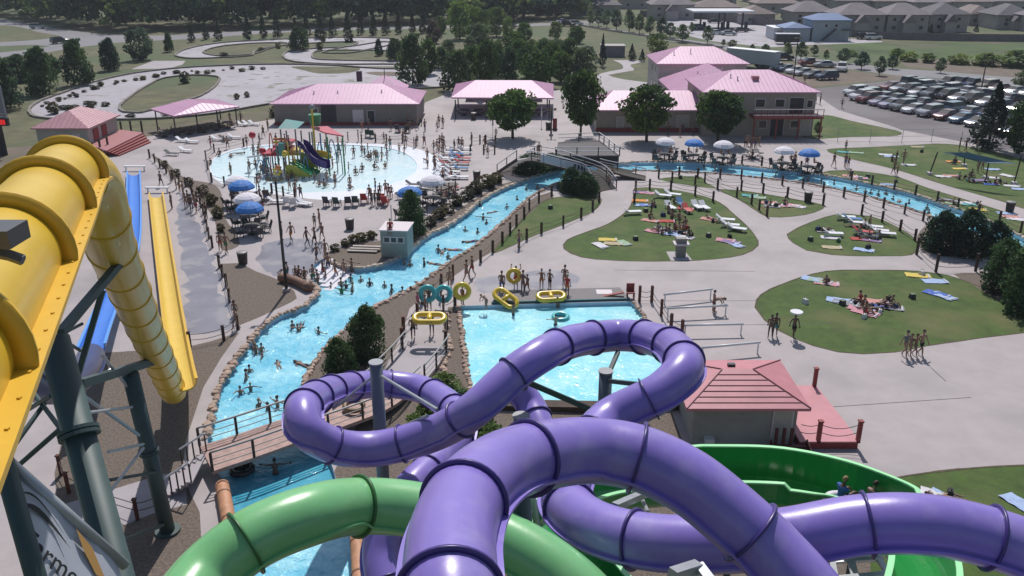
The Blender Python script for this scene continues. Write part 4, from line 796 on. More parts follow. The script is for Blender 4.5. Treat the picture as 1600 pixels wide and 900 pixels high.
for sg in (-1, 1):
    b = MB(); b.tube([sb-e.location+sn*sg*1.35+Vector((0, 0, 1)), st-e.location+sn*sg*1.35+Vector((0, 0, 1.05))], .05, 8); b.build('handrail', M_rail, e)
    for f in (.02, .25, .5, .75, .98): p = sb+dv*f-e.location+sn*sg*1.35; b = MB(); b.box(p+Vector((0, 0, .5)), (.06, .06, 1.05)); b.build('baluster', M_dk, e)
# landing platform of the pool, entry steps
e = empty('pool_platform', G(850, 465), 0, 'grey launch platform with teal edge along the top of the landing pool', 'platform'); o = e.location
Q = [(G(x, y)-o).to_2d() for x, y in ((770, 474), (983, 468), (968, 452), (775, 457))]; b = MB(); b.prism(Q, .02, .16); b.build('deck', mat('platform_grey', (.15, .135, .14), .7, var=.1, scale=.8), e)
b = MB(); b.beam(G(768, 476, -.06)-o, G(984, 470, -.06)-o, .14, .46); b.build('teal_edge', mat('teal_edge', (.02, .10, .12), .5), e); b = MB(); b.box((G(944, 459)-o)+Vector((0, 0, .165)), (1.2, .9, .015)); b.build('notice_plate', M_trim, e)
e = empty('entry_steps', G(500, 412), 0, 'white stepped entry leading from the wet paving into the channel', 'steps'); o = e.location
for k in range(5):
    a_, c_ = G(512-3+k*8, 404+k*3.5), G(484+k*5, 428+k*4.5); b = MB(); d_ = (c_-a_).normalized(); nn = Vector((-d_.y, d_.x, 0)); nn = nn if nn.x > 0 else -nn
    P = [(v-o).to_2d() for v in (a_, c_, c_+nn*.75, a_+nn*.75)]; b.prism(P, -.5, .02-k*.095); b.build('step', mat('white_step', (.62, .62, .68), .5), e)
# ---------------------------------------------------------------- trees and shrubs: tapered trunk, limbs, crown of many leaf clumps
def leafmat(name, c, var=.4):
    m = bpy.data.materials.new(name); m.use_nodes = True; n = m.node_tree; L = n.links; b = n.nodes['Principled BSDF']; b.inputs['Roughness'].default_value = .65
    b.inputs['Specular IOR Level'].default_value = .25
    g = n.nodes.new('ShaderNodeNewGeometry'); oi = n.nodes.new('ShaderNodeObjectInfo')
    hs = n.nodes.new('ShaderNodeHueSaturation'); hs.inputs['Color'].default_value = (*c, 1)
    mr = n.nodes.new('ShaderNodeMapRange'); mr.inputs[3].default_value = 1-var; mr.inputs[4].default_value = 1+var; L.new(g.outputs['Random Per Island'], mr.inputs[0]); L.new(mr.outputs[0], hs.inputs['Value'])
    m2 = n.nodes.new('ShaderNodeMapRange'); m2.inputs[3].default_value = .485; m2.inputs[4].default_value = .515; L.new(oi.outputs['Random'], m2.inputs[0]); L.new(m2.outputs[0], hs.inputs['Hue'])
    nz = n.nodes.new('ShaderNodeTexNoise'); nz.inputs['Scale'].default_value = .13; nz.inputs['Detail'].default_value = 2; L.new(g.outputs['Position'], nz.inputs['Vector'])
    mq = n.nodes.new('ShaderNodeMapRange'); mq.inputs[1].default_value = .38; mq.inputs[2].default_value = .62; L.new(nz.outputs['Fac'], mq.inputs[0])
    mc = n.nodes.new('ShaderNodeMix'); mc.data_type = 'RGBA'; mc.inputs[6].default_value = (c[0]*.6, c[1]*.7, c[2]*.85, 1); mc.inputs[7].default_value = (min(1, c[0]*1.45), min(1, c[1]*1.35), c[2], 1); L.new(mq.outputs[0], mc.inputs[0]); L.new(mc.outputs[2], hs.inputs['Color'])
    L.new(hs.outputs[0], b.inputs['Base Color']); tr = n.nodes.new('ShaderNodeBsdfTranslucent'); L.new(hs.outputs[0], tr.inputs[0]); mx = n.nodes.new('ShaderNodeMixShader'); mx.inputs[0].default_value = .4
    L.new(b.outputs[0], mx.inputs[1]); L.new(tr.outputs[0], mx.inputs[2]); L.new(mx.outputs[0], n.nodes['Material Output'].inputs[0]); return m
ML = {'broad': leafmat('broad_leaves', (.072, .13, .035)), 'dark': leafmat('dark_conifer_needles', (.06, .105, .052)), 'light': leafmat('light_leaves', (.14, .205, .06)), 'grey': leafmat('grey_green_leaves', (.12, .17, .10)), 'spruce': leafmat('spruce_needles', (.034, .056, .038)), 'mauve': leafmat('purple_brown_leaves', (.085, .06, .06)), 'shrub': leafmat('dry_shrub_leaves', (.085, .082, .045)), 'forest': leafmat('forest_leaves', (.10, .165, .075)), 'juniper': leafmat('juniper_needles', (.045, .088, .042), .5)}
M_bark = mat('bark', (.075, .055, .04), .9, var=.3, scale=5)
def radius(kind, z):                       # crown half width at height z (unit tree)
    if kind == 'cone': return .5*max(0, (1-z))**.85*min(1, (z+.02)*14)
    if kind == 'egg': return .5*math.sin(math.pi*min(1, max(0, z))**.75)**.6
    if kind == 'column': return .5*math.sin(math.pi*min(1, max(0, z)))**.38
    if kind == 'dense': return .5*(1-z**2.2)**.55*min(1, .75+z*2)
    return .5*math.sin(math.pi*min(1, max(0, z)))**.5
def crown(seed, kind, z0, z1, n, leaf, lumps=26, aspect=1.0):
    r = np.random.default_rng(seed); vs = []; H_ = z1-z0
    # uneven outline: lumps sit on the profile, leaves cluster around them
    lc = []
    for _ in range(lumps):
        z = r.uniform(.03, .97); a = r.uniform(0, 2*np.pi); q = radius(kind, z)*r.uniform(.35, .92); lc.append((q*np.cos(a), q*np.sin(a), z, r.uniform(.10, .2)*(1 if kind != 'cone' else (1.15-z)*.8)))
    lc = np.array(lc); k = r.integers(0, lumps, n); d = r.normal(size=(n, 3)); d /= np.linalg.norm(d, axis=1)[:, None]; rad = lc[k, 3]*r.uniform(.55, 1.05, n)
    P = lc[k, :3]+d*rad[:, None]*np.array([1, 1, .8*aspect]); P[:, 2] = np.clip(P[:, 2], 0, 1.03); m = int(n*.35)
    zz = r.uniform(0, 1, m); aa = r.uniform(0, 2*np.pi, m); qq = np.array([radius(kind, z) for z in zz])*np.sqrt(r.uniform(.1, .9, m)); P[:m] = np.stack([qq*np.cos(aa), qq*np.sin(aa), zz], 1)
    P[:, 2] = z0+P[:, 2]*H_
    b = MB(); V = np.zeros((n*4, 3)); a = r.normal(size=(n, 3)); a /= np.linalg.norm(a, axis=1)[:, None]; c = np.cross(a, r.normal(size=(n, 3))); c /= np.linalg.norm(c, axis=1)[:, None]
    s = leaf*r.uniform(.6, 1.3, n)[:, None]; asp = np.array([1, 1, aspect])
    V[0::4] = P-a*s*asp; V[1::4] = P+c*s*.7*asp; V[2::4] = P+a*s*asp; V[3::4] = P-c*s*.7*asp
    b.v = [tuple(v) for v in V]; b.f = [(4*i, 4*i+1, 4*i+2, 4*i+3) for i in range(n)]; b.m = [0]*n; return b
def trunk(z1, limbs, seed, r0=.035):
    r = random.Random(seed); b = MB(); b.tube([(0, 0, 0), (.005, .003, z1*.5), (-.004, 0, z1)], [r0, r0*.75, r0*.35], 8)
    for i in range(limbs):
        z = z1*r.uniform(.45, .95); a = r.uniform(0, 6.28); L = r.uniform(.15, .32); b.tube([(0, 0, z), (math.cos(a)*L*.5, math.sin(a)*L*.5, z+L*.35), (math.cos(a)*L, math.sin(a)*L, z+L*.8)], [r0*.45, r0*.3, r0*.1], 5)
    return b
TP = {}
def tree_proto(key, kind, m, z0, n, leaf, variants=2, tr=True, name='tree', lumps=26, asp=1.0):
    TP[key] = []
    for v in range(variants):
        root = bpy.data.objects.new(name, None); COL.objects.link(root)
        crown(hash(key) % 1000 if False else sum(map(ord, key))*7+v, kind, z0, 1.0, n, leaf, lumps, asp).build('crown' if tr else 'foliage', ML[m], root)
        trunk(.75 if z0 > .1 else .55, 6, v, .03 if tr else .02).build('trunk' if tr else 'stem', M_bark, root)
        TP[key].append(Proto(root))
tree_proto('broad', 'round', 'broad', .22, 3800, .036, 2, name='shade_tree', lumps=34)
tree_proto('young', 'egg', 'grey', .18, 1300, .05, 2, name='street_tree', lumps=20)
tree_proto('park', 'round', 'broad', .05, 2600, .042, 3, name='broadleaf_tree', lumps=30)
tree_proto('parkdark', 'dense', 'dark', .04, 2800, .042, 2, name='dark_evergreen_tree', lumps=30)
tree_proto('greybroad', 'round', 'grey', .05, 2400, .045, 2, name='grey_green_tree', lumps=30)
tree_proto('poplar', 'column', 'light', .06, 1800, .045, 2, name='poplar_tree', lumps=24)
tree_proto('spruce', 'cone', 'spruce', .03, 2600, .04, 2, name='spruce_tree', lumps=40, asp=.6)
tree_proto('mauve', 'egg', 'mauve', .03, 1500, .05, 1, name='purple_leaf_tree')
tree_proto('juniper', 'dense', 'juniper', .0, 6500, .028, 2, tr=False, name='juniper_bush', lumps=44)
tree_proto('bush', 'round', 'shrub', -.05, 700, .075, 2, tr=False, name='low_shrub', lumps=14)
tree_proto('gbush', 'round', 'light', -.05, 900, .07, 2, tr=False, name='leafy_shrub', lumps=14)
_ct = [0]
def tree(key, px, py, w, h, label, group=None, cat='tree'):
    g = G(px, py); s = ppm(g.y, 0); wm = w/s; hm = h/s/math.cos(math.atan2(H, g.y)*.9); _ct[0] += 1; p = TP[key]
    # spread the prototypes over the placings
    return p[_ct[0] % len(p)].put(g, random.uniform(0, 6.28), label, cat, group, (wm, wm, hm))
for a in [('parkdark', 68, 148, 52, 70, 'big dark evergreen tree, second from the left edge beside the kart track'), ('parkdark', 10, 170, 60, 75, 'big dark evergreen tree at the left edge behind the pylon sign'), ('parkdark', 30, 128, 50, 40, 'low bushy tree between the two big evergreens at the left edge', ), ('parkdark', 124, 133, 46, 66, 'dark evergreen tree standing left of the big kart track'), ('parkdark', 174, 110, 33, 47, 'medium egg shaped evergreen tree between road and kart track'),
          ('greybroad', 221, 94, 44, 47, 'round grey green tree beside the road junction'), ('parkdark', 265, 81, 16, 28, 'small dark tree right of the round grey green tree'), ('park', 84, 120, 30, 32, 'small bushy tree between the left evergreens'), ('parkdark', 468, 79, 36, 36, 'round dark tree inside the upper kart track loops'), ('parkdark', 592, 87, 14, 24, 'small dark tree at the right end of the kart loops'), ('parkdark', 617, 94, 30, 32, 'dark rounded tree right of the kart loops'),
          ('parkdark', 645, 132, 48, 72, 'tall dark tree behind the right end of the changing building'), ('park', 670, 116, 34, 52, 'green tree just right of the tall dark tree behind the changing building'), ('mauve', 677, 68, 26, 32, 'purple brown tree on the lawn before the wood'), ('greybroad', 700, 92, 24, 28, 'small grey green tree above the path behind the pavilion'), ('parkdark', 715, 143, 58, 60, 'wide dark tree behind the left end of the pavilion'), ('park', 759, 132, 42, 66, 'tall dark green tree behind the pavilion roof middle'), ('parkdark', 797, 132, 30, 54, 'narrow dark tree behind the pavilion'), ('park', 840, 136, 58, 54, 'broad green tree behind the right end of the pavilion'),
          ('greybroad', 752, 76, 38, 38, 'pale grey green round tree among the poplars'), ('poplar', 718, 61, 40, 54, 'wide light green poplar, left one of the bright clump'), ('poplar', 742, 59, 26, 46, 'light green poplar in the middle of the bright clump'), ('poplar', 776, 57, 32, 42, 'light green poplar at the right of the bright clump'), ('park', 805, 88, 44, 36, 'mid green bushy tree in the shrub garden'), ('park', 848, 98, 42, 34, 'mid green bushy tree at the right of the shrub garden'), ('park', 780, 108, 44, 34, 'mid green tree between the tall trees behind the pavilion'), ('poplar', 868, 62, 22, 26, 'small light tree near the far road bend'), ('park', 900, 68, 30, 26, 'small round tree on the dry field edge'), ('greybroad', 912, 128, 50, 52, 'grey green broad tree above the pathside shade tree'), ('park', 876, 128, 40, 44, 'green tree left of the grey green broad tree'), ('park', 735, 104, 34, 30, 'green bushy tree left in the shrub garden'),
          ('spruce', 941, 104, 15, 50, 'very narrow dark spruce beside the winding path'), ('spruce', 987, 94, 18, 25, 'small spruce left of the rear block'), ('spruce', 1003, 96, 14, 19, 'smallest spruce beside the rear block'), ('poplar', 1027, 84, 38, 29, 'light green bushy tree left of the rear block roof'), ('poplar', 690, 52, 20, 26, 'light small tree in front of the wood'),
          ('broad', 907, 215, 66, 98, 'tall dark shade tree in the paving left of the snack building'), ('broad', 801, 216, 78, 70, 'round shade tree in front of the open pavilion'), ('broad', 1010, 221, 82, 82, 'round shade tree in front of the snack building'), ('broad', 1121, 223, 76, 76, 'round shade tree in front of the balcony building'),
          ('spruce', 1543, 232, 70, 100, 'tall shaggy spruce in front of the car park'), ('park', 1592, 240, 56, 74, 'dark broad tree at the right edge in front of the car park'), ('park', 1645, 250, 60, 80, 'dark broad tree just past the right edge'), ('young', 1277, 211, 14, 20, 'small round bush on the corner lawn beside the balcony building')]:
    tree(*a[:6])
for i, (x, y, w, h) in enumerate([(922, 40, 14, 22), (935, 41, 16, 24), (948, 43, 17, 26), (963, 47, 20, 30), (983, 50, 22, 32), (999, 52, 18, 28), (1015, 55, 18, 28), (1033, 57, 20, 28), (1047, 59, 20, 22), (1066, 66, 24, 26), (1080, 52, 10, 16), (1105, 68, 18, 26), (1144, 74, 16, 11), (1130, 72, 8, 10), (1175, 82, 9, 12), (1196, 84, 16, 14)]):
    tree('young', x, y, w, h, 'young street tree along the far road left of the car park', 'young trees along the far road')
for i, (x, y, w, h) in enumerate([(1230, 88, 16, 20), (1251, 93, 20, 26), (1272, 87, 14, 16), (1290, 94, 10, 15), (1318, 99, 25, 22), (1346, 108, 24, 25), (1374, 118, 20, 28), (1394, 108, 21, 20), (1469, 114, 18, 22), (1598, 139, 34, 28)]):
    tree('young', x, y, w, h, 'small tree beside the road above the car park', 'small trees above the car park')
for x, y, w, h in [(412, 60, 13, 34), (434, 60, 15, 36), (462, 58, 12, 26), (480, 58, 13, 32), (501, 60, 20, 36), (520, 58, 13, 30), (544, 54, 15, 34), (564, 54, 13, 30), (584, 55, 14, 32), (603, 54, 14, 32), (623, 53, 12, 28), (645, 52, 12, 26), (661, 52, 13, 32), (714, 48, 12, 30), (690, 50, 12, 26), (300, 66, 12, 22), (322, 62, 12, 26), (342, 63, 14, 26), (388, 62, 15, 34), (802, 44, 10, 22), (818, 46, 11, 24)]:
    tree('spruce', x, y, w*1.25, h*1.2, 'dark conical spruce in the row along the far road', 'spruces along the far road')
for x, y, w, h in [(1452, 62, 17, 24), (1352, 42, 9, 10), (1376, 43, 10, 9), (1482, 50, 11, 11), (1525, 50, 11, 12), (1222, 28, 8, 10), (1230, 28, 8, 10)]:
    tree('spruce', x, y, w, h, 'small dark spruce in front of the far houses', 'spruces among the far houses')
for a in [('juniper', 643, 369, 47, 70, 'tall egg shaped dark juniper behind the lifeguard booth'), ('juniper', 575, 562, 66, 84, 'large dark juniper beside the foreground footbridge, taller of the pair'), ('juniper', 533, 592, 58, 62, 'lower dark juniper beside the foreground footbridge'), ('juniper', 893, 300, 40, 38, 'dark rounded juniper under the right end of the arched footbridge'), ('juniper', 916, 304, 44, 34, 'lower front juniper under the arched footbridge'), ('juniper', 832, 270, 62, 30, 'low dark juniper under the middle of the arched footbridge'), ('juniper', 862, 266, 44, 26, 'low dark juniper over the channel mouth at the footbridge'),
          ('juniper', 1468, 392, 62, 62, 'dark juniper at the left end of the big hedge clump on the right'), ('juniper', 1512, 398, 66, 68, 'dark juniper in the middle of the big hedge clump on the right'), ('juniper', 1552, 396, 54, 50, 'dark juniper at the right end of the big hedge clump'), ('juniper', 1566, 455, 74, 78, 'big dark juniper overhanging the round lawn at the right edge'), ('juniper', 1612, 490, 100, 130, 'largest dark juniper cut by the right edge of the view'), ('juniper', 1655, 450, 80, 100, 'dark juniper beyond the right edge')]:
    tree(*a[:6], None, 'bush')
k = 0
for x, y, w in [(657, 364, 20), (672, 352, 24), (686, 342, 26), (700, 333, 24), (714, 322, 28), (730, 312, 26), (744, 303, 30), (760, 294, 34), (776, 286, 26), (540, 384, 18), (553, 380, 22), (566, 377, 22), (580, 373, 20), (524, 392, 18)]:
    tree('bush', x, y, w, w*.62, 'low dry olive shrub in the bank planting above the channel', 'low shrubs on the bank', 'shrub')
for x, y, w in [(258, 262, 14), (276, 275, 14), (296, 290, 16), (318, 305, 20), (330, 320, 22), (340, 340, 22), (345, 362, 16), (430, 182, 20), (452, 186, 22), (470, 188, 20)]:
    tree('bush', x, y, w, w*.8, 'low dry shrub in a planting bed at the left side of the park', 'low shrubs at the left', 'shrub')
for x, y, w in [(700, 612, 46), (722, 632, 40), (745, 668, 50), (690, 600, 30), (770, 690, 44), (668, 650, 40), (650, 668, 34), (1000, 660, 30)]:
    tree('gbush', x, y, w, w*.55, 'leafy green shrub on the ground beneath the purple loops', 'shrubs beneath the purple loops', 'shrub')
for x, y, w, h in [(85, 178, 20, 18), (115, 172, 24, 8), (140, 168, 22, 6), (165, 166, 14, 7), (120, 152, 10, 6), (148, 140, 9, 6), (158, 135, 9, 6), (290, 130, 18, 18), (370, 155, 10, 9), (386, 152, 10, 9), (205, 185, 18, 7), (258, 182, 14, 8), (500, 78, 14, 12), (545, 66, 16, 14), (505, 66, 12, 10), (435, 76, 9, 9), (350, 88, 16, 6), (408, 80, 12, 6)]:
    tree('bush', x, y, w, h, 'weedy shrub growing on or beside the old kart track', 'weedy shrubs on the kart track', 'shrub')
for x, y, w, h in [(810, 80, 24, 12), (830, 74, 22, 12), (760, 96, 26, 14), (784, 92, 22, 12), (862, 84, 26, 12), (880, 78, 22, 10), (895, 92, 24, 12), (824, 104, 24, 12), (850, 70, 18, 10), (900, 108, 20, 14)]:
    tree('gbush', x, y, w, h, 'green shrub in the garden behind the pavilion', 'shrubs in the garden', 'shrub')
for x, y, w, h in [(1420, 96, 30, 14), (1450, 98, 26, 14), (1500, 100, 40, 14), (1540, 102, 50, 18), (1590, 104, 60, 24), (1400, 88, 26, 12), (1330, 88, 20, 9)]:
    tree('gbush', x, y, w, h, 'dark green scrub at the edge of the rough field', 'scrub on the rough field', 'shrub')
for x, y, w, h, k, t in [(825, 122, 40, 50, 'park', 'green tree behind the pavilion, just left of its right end'), (777, 118, 34, 52, 'greybroad', 'grey green tree behind the middle of the pavilion roof'), (738, 120, 34, 46, 'park', 'leafy tree behind the pavilion between two darker ones'), (860, 112, 36, 44, 'park', 'leafy tree above the right end of the pavilion'), (890, 96, 30, 34, 'park', 'leafy tree above the grey green broad tree'), (690, 108, 26, 32, 'parkdark', 'small dark tree above the path left of the wide dark tree'), (640, 90, 26, 30, 'park', 'green tree above the tall dark tree right of the kart loops'), (820, 66, 26, 28, 'park', 'small green tree in front of the far road, left'), (756, 60, 22, 40, 'poplar', 'slim light poplar between two wider ones'), (793, 62, 18, 34, 'poplar', 'slim light poplar at the right end of the bright clump'), (810, 104, 32, 40, 'park', 'mid green tree in the middle of the garden'), (868, 88, 26, 26, 'greybroad', 'small grey green tree at the garden edge'), (735, 84, 24, 26, 'greybroad', 'small grey green tree below the poplars')]:
    tree(k, x, y, w, h, t)
rw = random.Random(3)
for i in range(34):
    f = i/34; x = np.interp(f, [0, .25, .5, .75, 1], [62, 120, 215, 300, 420]); y = np.interp(f, [0, .25, .5, .75, 1], [166, 142, 121, 112, 106]); w = rw.uniform(5, 13)
    tree('bush', x+rw.uniform(-3, 10), y+rw.uniform(-1, 4), w, w*.45, 'weedy shrub growing on or beside the old kart track', 'weedy shrubs on the kart track', 'shrub')
for i in range(14): w = rw.uniform(6, 18); tree('bush', rw.uniform(70, 190), rw.uniform(162, 182), w, w*.4, 'weedy shrub growing on or beside the old kart track', 'weedy shrubs on the kart track', 'shrub')
# the wood beyond the road: one mass nobody could count
V = []; MI = []; n = 0; rr = np.random.default_rng(5)
for row, (dy, cnt) in enumerate([(0, 70), (9, 75), (22, 70), (40, 70)]):
    for i in range(cnt):
        px = -150+i/cnt*1090+rr.uniform(-8, 8)
        edge = np.interp(px, [-150, 0, 100, 200, 400, 600, 800, 900, 960], [14, 26, 43, 51, 46, 41, 37, 30, 20])
        g = G(px, edge-2, 0); y = g.y+dy+rr.uniform(0, 8); x = g.x*y/g.y; hh = rr.uniform(9, 19)+row*1.4; ww = rr.uniform(8, 14); mi = int(rr.choice([0, 0, 1, 2])); (hh, ww) = (hh*1.25, ww*.4) if rr.random() < .2 else (hh, ww); kd = 'round' if rr.random() < .7 else 'egg'
        if px > 700: hh *= .75
        q = 420 if row < 2 else 240; P = []; L = 14; lc = [(rr.uniform(-.32, .32), rr.uniform(-.32, .32), rr.uniform(.15, .9), rr.uniform(.14, .24)) for _ in range(L)]; lc = np.array(lc)
        k = rr.integers(0, L, q); d = rr.normal(size=(q, 3)); d /= np.linalg.norm(d, axis=1)[:, None]; d[:, 2] = np.abs(d[:, 2])*.9-.1; p = lc[k, :3]+d*lc[k, 3][:, None]*np.array([1, 1, .8]); p = p*np.array([ww, ww, hh])+np.array([x, y, 0])
        a = rr.normal(size=(q, 3)); a /= np.linalg.norm(a, axis=1)[:, None]; c = np.cross(a, rr.normal(size=(q, 3))); c /= np.linalg.norm(c, axis=1)[:, None]; s = rr.uniform(.4, .95, q)[:, None]; MI += [mi]*q
        v = np.zeros((q*4, 3)); v[0::4] = p-a*s; v[1::4] = p+c*s*.8; v[2::4] = p+a*s; v[3::4] = p-c*s*.8; V.append(v)
V = np.concatenate(V); nq = len(V)//4; me = bpy.data.meshes.new('far_wood'); me.vertices.add(len(V)); me.vertices.foreach_set('co', V.ravel().astype(np.float32)); me.loops.add(nq*4); me.loops.foreach_set('vertex_index', np.arange(nq*4, dtype=np.int32))
me.polygons.add(nq); me.polygons.foreach_set('loop_start', np.arange(0, nq*4, 4, dtype=np.int32)); me.update(calc_edges=True); me.materials.append(ML['forest']); me.materials.append(leafmat('wood_light_leaves', (.12, .185, .065))); me.materials.append(leafmat('wood_dark_leaves', (.035, .07, .04)))
me.polygons.foreach_set('material_index', np.array(MI, dtype=np.int32))
o = bpy.data.objects.new('far_wood', me); COL.objects.link(o); tag(o, 'dense dark wood beyond the far road along the top left', 'wood', kind='stuff')
# tree line beyond the houses
V = []
for i in range(150):
    px = 880+i*5.2+rr.uniform(-4, 4); g = G(px, rr.uniform(-14, 4), 0); hh = rr.uniform(6, 11); ww = rr.uniform(6, 10); q = 90
    d = rr.normal(size=(q, 3)); d /= np.linalg.norm(d, axis=1)[:, None]; p = np.array([0, 0, .55])+d*np.array([.45, .45, .45])*rr.uniform(.6, 1, q)[:, None]; p = p*np.array([ww, ww, hh])+np.array([g.x, g.y, 0])
    a = rr.normal(size=(q, 3)); a /= np.linalg.norm(a, axis=1)[:, None]; c = np.cross(a, rr.normal(size=(q, 3))); c /= np.linalg.norm(c, axis=1)[:, None]; s = rr.uniform(.6, 1.2, q)[:, None]
    v = np.zeros((q*4, 3)); v[0::4] = p-a*s; v[1::4] = p+c*s*.8; v[2::4] = p+a*s; v[3::4] = p-c*s*.8; V.append(v)
V = np.concatenate(V); nq = len(V)//4; me = bpy.data.meshes.new('distant_tree_belt'); me.from_pydata([tuple(v) for v in V], [], [(4*i, 4*i+1, 4*i+2, 4*i+3) for i in range(nq)]); me.materials.append(ML['forest'])
o = bpy.data.objects.new('distant_tree_belt', me); COL.objects.link(o); tag(o, 'distant belt of trees along the horizon above the far houses', 'trees', kind='stuff')
def PY(px, py, Y):                       # point on the vertical plane y=Y seen at that pixel
    d = ray(px, py); t = Y/d.y; return Vector((d.x*t, Y, H+d.z*t))
M_post = mat('dark_timber_post', (.055, .032, .026), .85, var=.35, scale=4)
M_rope = mat('rope', (.10, .08, .07), .9)
# ---------------------------------------------------------------- post and rope fences
def rope_fence(label, pts, h=1.05, ropes=(.9, .5), m=None, w=.17, sag=.12):
    P = [G(*p) for p in pts]; o = P[0].copy(); e = empty('rope_fence', o, 0, label, 'rope fence')
    for p in P: b = MB(); q = p-o; b.box((q.x, q.y, h/2), (w, w, h), random.uniform(0, 1)); b.box((q.x, q.y, h+.03), (w*1.15, w*1.15, .06), 0); b.build('post', m or M_post, e)
    for z in ropes:
        b = MB()
        for a, c in zip(P, P[1:]): b.tube([(a-o).lerp(c-o, t)+Vector((0, 0, z-sag*4*t*(1-t))) for t in (0, .25, .5, .75, 1)], .022, 5)
        b.build('rope', M_rope, e)
rope_fence('post and rope fence on the near bank of the curved right channel', [(1029, 278), (1061, 275), (1090, 277), (1125, 278), (1158, 280), (1190, 285), (1222, 289), (1254, 294), (1286, 300), (1318, 308), (1350, 315), (1380, 325), (1413, 334), (1442, 345)])
rope_fence('post and rope fence on the far bank of the curved right channel', [(1020, 250), (1045, 249), (1070, 250), (1100, 251), (1130, 253), (1159, 257), (1190, 259), (1220, 262), (1251, 266), (1283, 272)])
rope_fence('post and rope fence on the lawn strip above the right channel', [(1330, 282), (1362, 289), (1397, 296), (1430, 305), (1464, 315), (1496, 326), (1528, 336), (1561, 347), (1594, 364)])
rope_fence('post and rope fence along the top of the central teardrop lawn', [(991, 318), (993, 297), (1015, 295), (1048, 297), (1086, 305), (1114, 315)])
rope_fence('post and rope fence from the small lawn down the diagonal path', [(1050, 283), (1086, 289), (1121, 296), (1151, 308), (1174, 319), (1186, 328), (1198, 338)])
rope_fence('post and rope fence above the small kidney shaped lawn', [(1101, 284), (1121, 294), (1158, 297), (1192, 302), (1230, 308), (1286, 320)])
rope_fence('post and rope fence along the upper edge of the oval lawn at right', [(1346, 336), (1378, 347), (1406, 361), (1429, 376)])
rope_fence('post and rope fence between the left lawn strip and the channel', [(751, 410), (770, 394), (785, 380), (797, 365), (807, 352), (819, 340), (827, 327), (842, 315), (862, 306)])
rope_fence('post and rope fence between the left lawn strip and the wide path', [(811, 386), (823, 375), (846, 365), (880, 354), (908, 341), (926, 329), (936, 315)])
rope_fence('post and rope fence through the shrubs on the far bank of the channel', [(674, 355), (689, 342), (714, 320), (744, 302), (762, 290), (780, 285)])
rope_fence('reddish post and rope fence along the right side of the landing pool', [(999, 472), (1018, 472), (1033, 494), (1048, 517), (1065, 527)], 1.25, m=mat('red_brown_post', (.10, .03, .02), .8, var=.3, scale=3))
rope_fence('post and rope fence round the left end of the shallow pool', [(381, 229), (335, 238), (322, 249), (325, 265), (331, 285), (351, 291)], w=.17)
rope_fence('post and rope fence at the near edge of the shallow pool', [(425, 302), (443, 307), (461, 311)], w=.17)
rope_fence('dark post and rope fence between the runout pad and the planting beds', [(234, 247), (242, 254), (250, 262), (260, 271), (270, 280), (280, 286), (290, 292), (300, 303), (308, 315), (314, 325), (318, 335), (321, 347), (324, 360), (327, 373), (332, 387)], w=.17)
rope_fence('post and rope fence beside the lower left gravel bed', [(343, 418), (348, 433), (354, 448), (359, 472), (367, 492), (372, 515), (350, 532), (297, 542)])
rope_fence('post and rope fence on the left side of the tube walkway', [(708, 437), (690, 452), (660, 475), (652, 500), (631, 522), (628, 540)], 1.25, m=MATS['red_brown_post'])
rope_fence('post and rope fence on the right side of the tube walkway', [(711, 477), (693, 487), (698, 517), (697, 545)], 1.25)
rope_fence('low rail and posts by the gravel bed at the bottom left', [(96, 742), (108, 770), (215, 812), (258, 795)], 1.1, m=MATS['red_brown_post'])
rope_fence('post and rope fence near the hedge clump at the right', [(1432, 398), (1462, 425), (1524, 424)], 1.5)
rope_fence('post and rope fence along the top of the shallow pool', [(565, 222), (587, 222), (604, 222), (629, 222), (650, 230)], w=.15)
rope_fence('small wooden pen of posts and rails on the upper plaza', [(735, 240), (737, 226), (750, 224), (759, 224), (774, 225), (773, 240), (756, 240)], 1.1, (.95, .5), w=.16)
def chain_fence(label, pts, h=1.8):
    P = [G(*p) for p in pts]; o = P[0].copy(); e = empty('wire_fence', o, 0, label, 'wire fence'); m = mat('galv_wire', (.30, .30, .32), .5)
    for p in resample(P, 4.2): b = MB(); q = p-o; b.tube([q, q+Vector((0, 0, h))], .035, 6); b.build('post', m, e)
    for z in (h, h*.5, .15): b = MB(); [b.tube([a-o+Vector((0, 0, z)), c-o+Vector((0, 0, z))], .018, 4) for a, c in zip(P, P[1:])]; b.build('wire', m, e)
chain_fence('thin wire fence between the plaza and the car park walk', [(1262, 216), (1300, 222), (1400, 224), (1480, 222), (1600, 246), (1650, 256)])
for i, (a, c, t) in enumerate([((1036, 476), (1112, 467), 'topmost white queue rail right of the landing pool'), ((1040, 498), (1136, 493), 'second white queue rail from the top right of the landing pool'), ((1067, 525), (1160, 523), 'third white queue rail from the top right of the landing pool'), ((1094, 561), (1186, 552), 'lowest white queue rail just above the small hut')]):
    A, B_ = G(*a), G(*c); e = empty('queue_rail', A, 0, t, 'queue rail')
    for z in (.8,): b = MB(); b.tube([Vector((0, 0, z)), B_-A+Vector((0, 0, z))], .085, 8); b.build('rail', mat('white_pipe', (.66, .66, .68), .4), e, True)
    for f in (.03, .97): b = MB(); p = (B_-A)*f; b.tube([p, p+Vector((0, 0, .8))], .05, 8); b.build('post', MATS['white_pipe'], e)
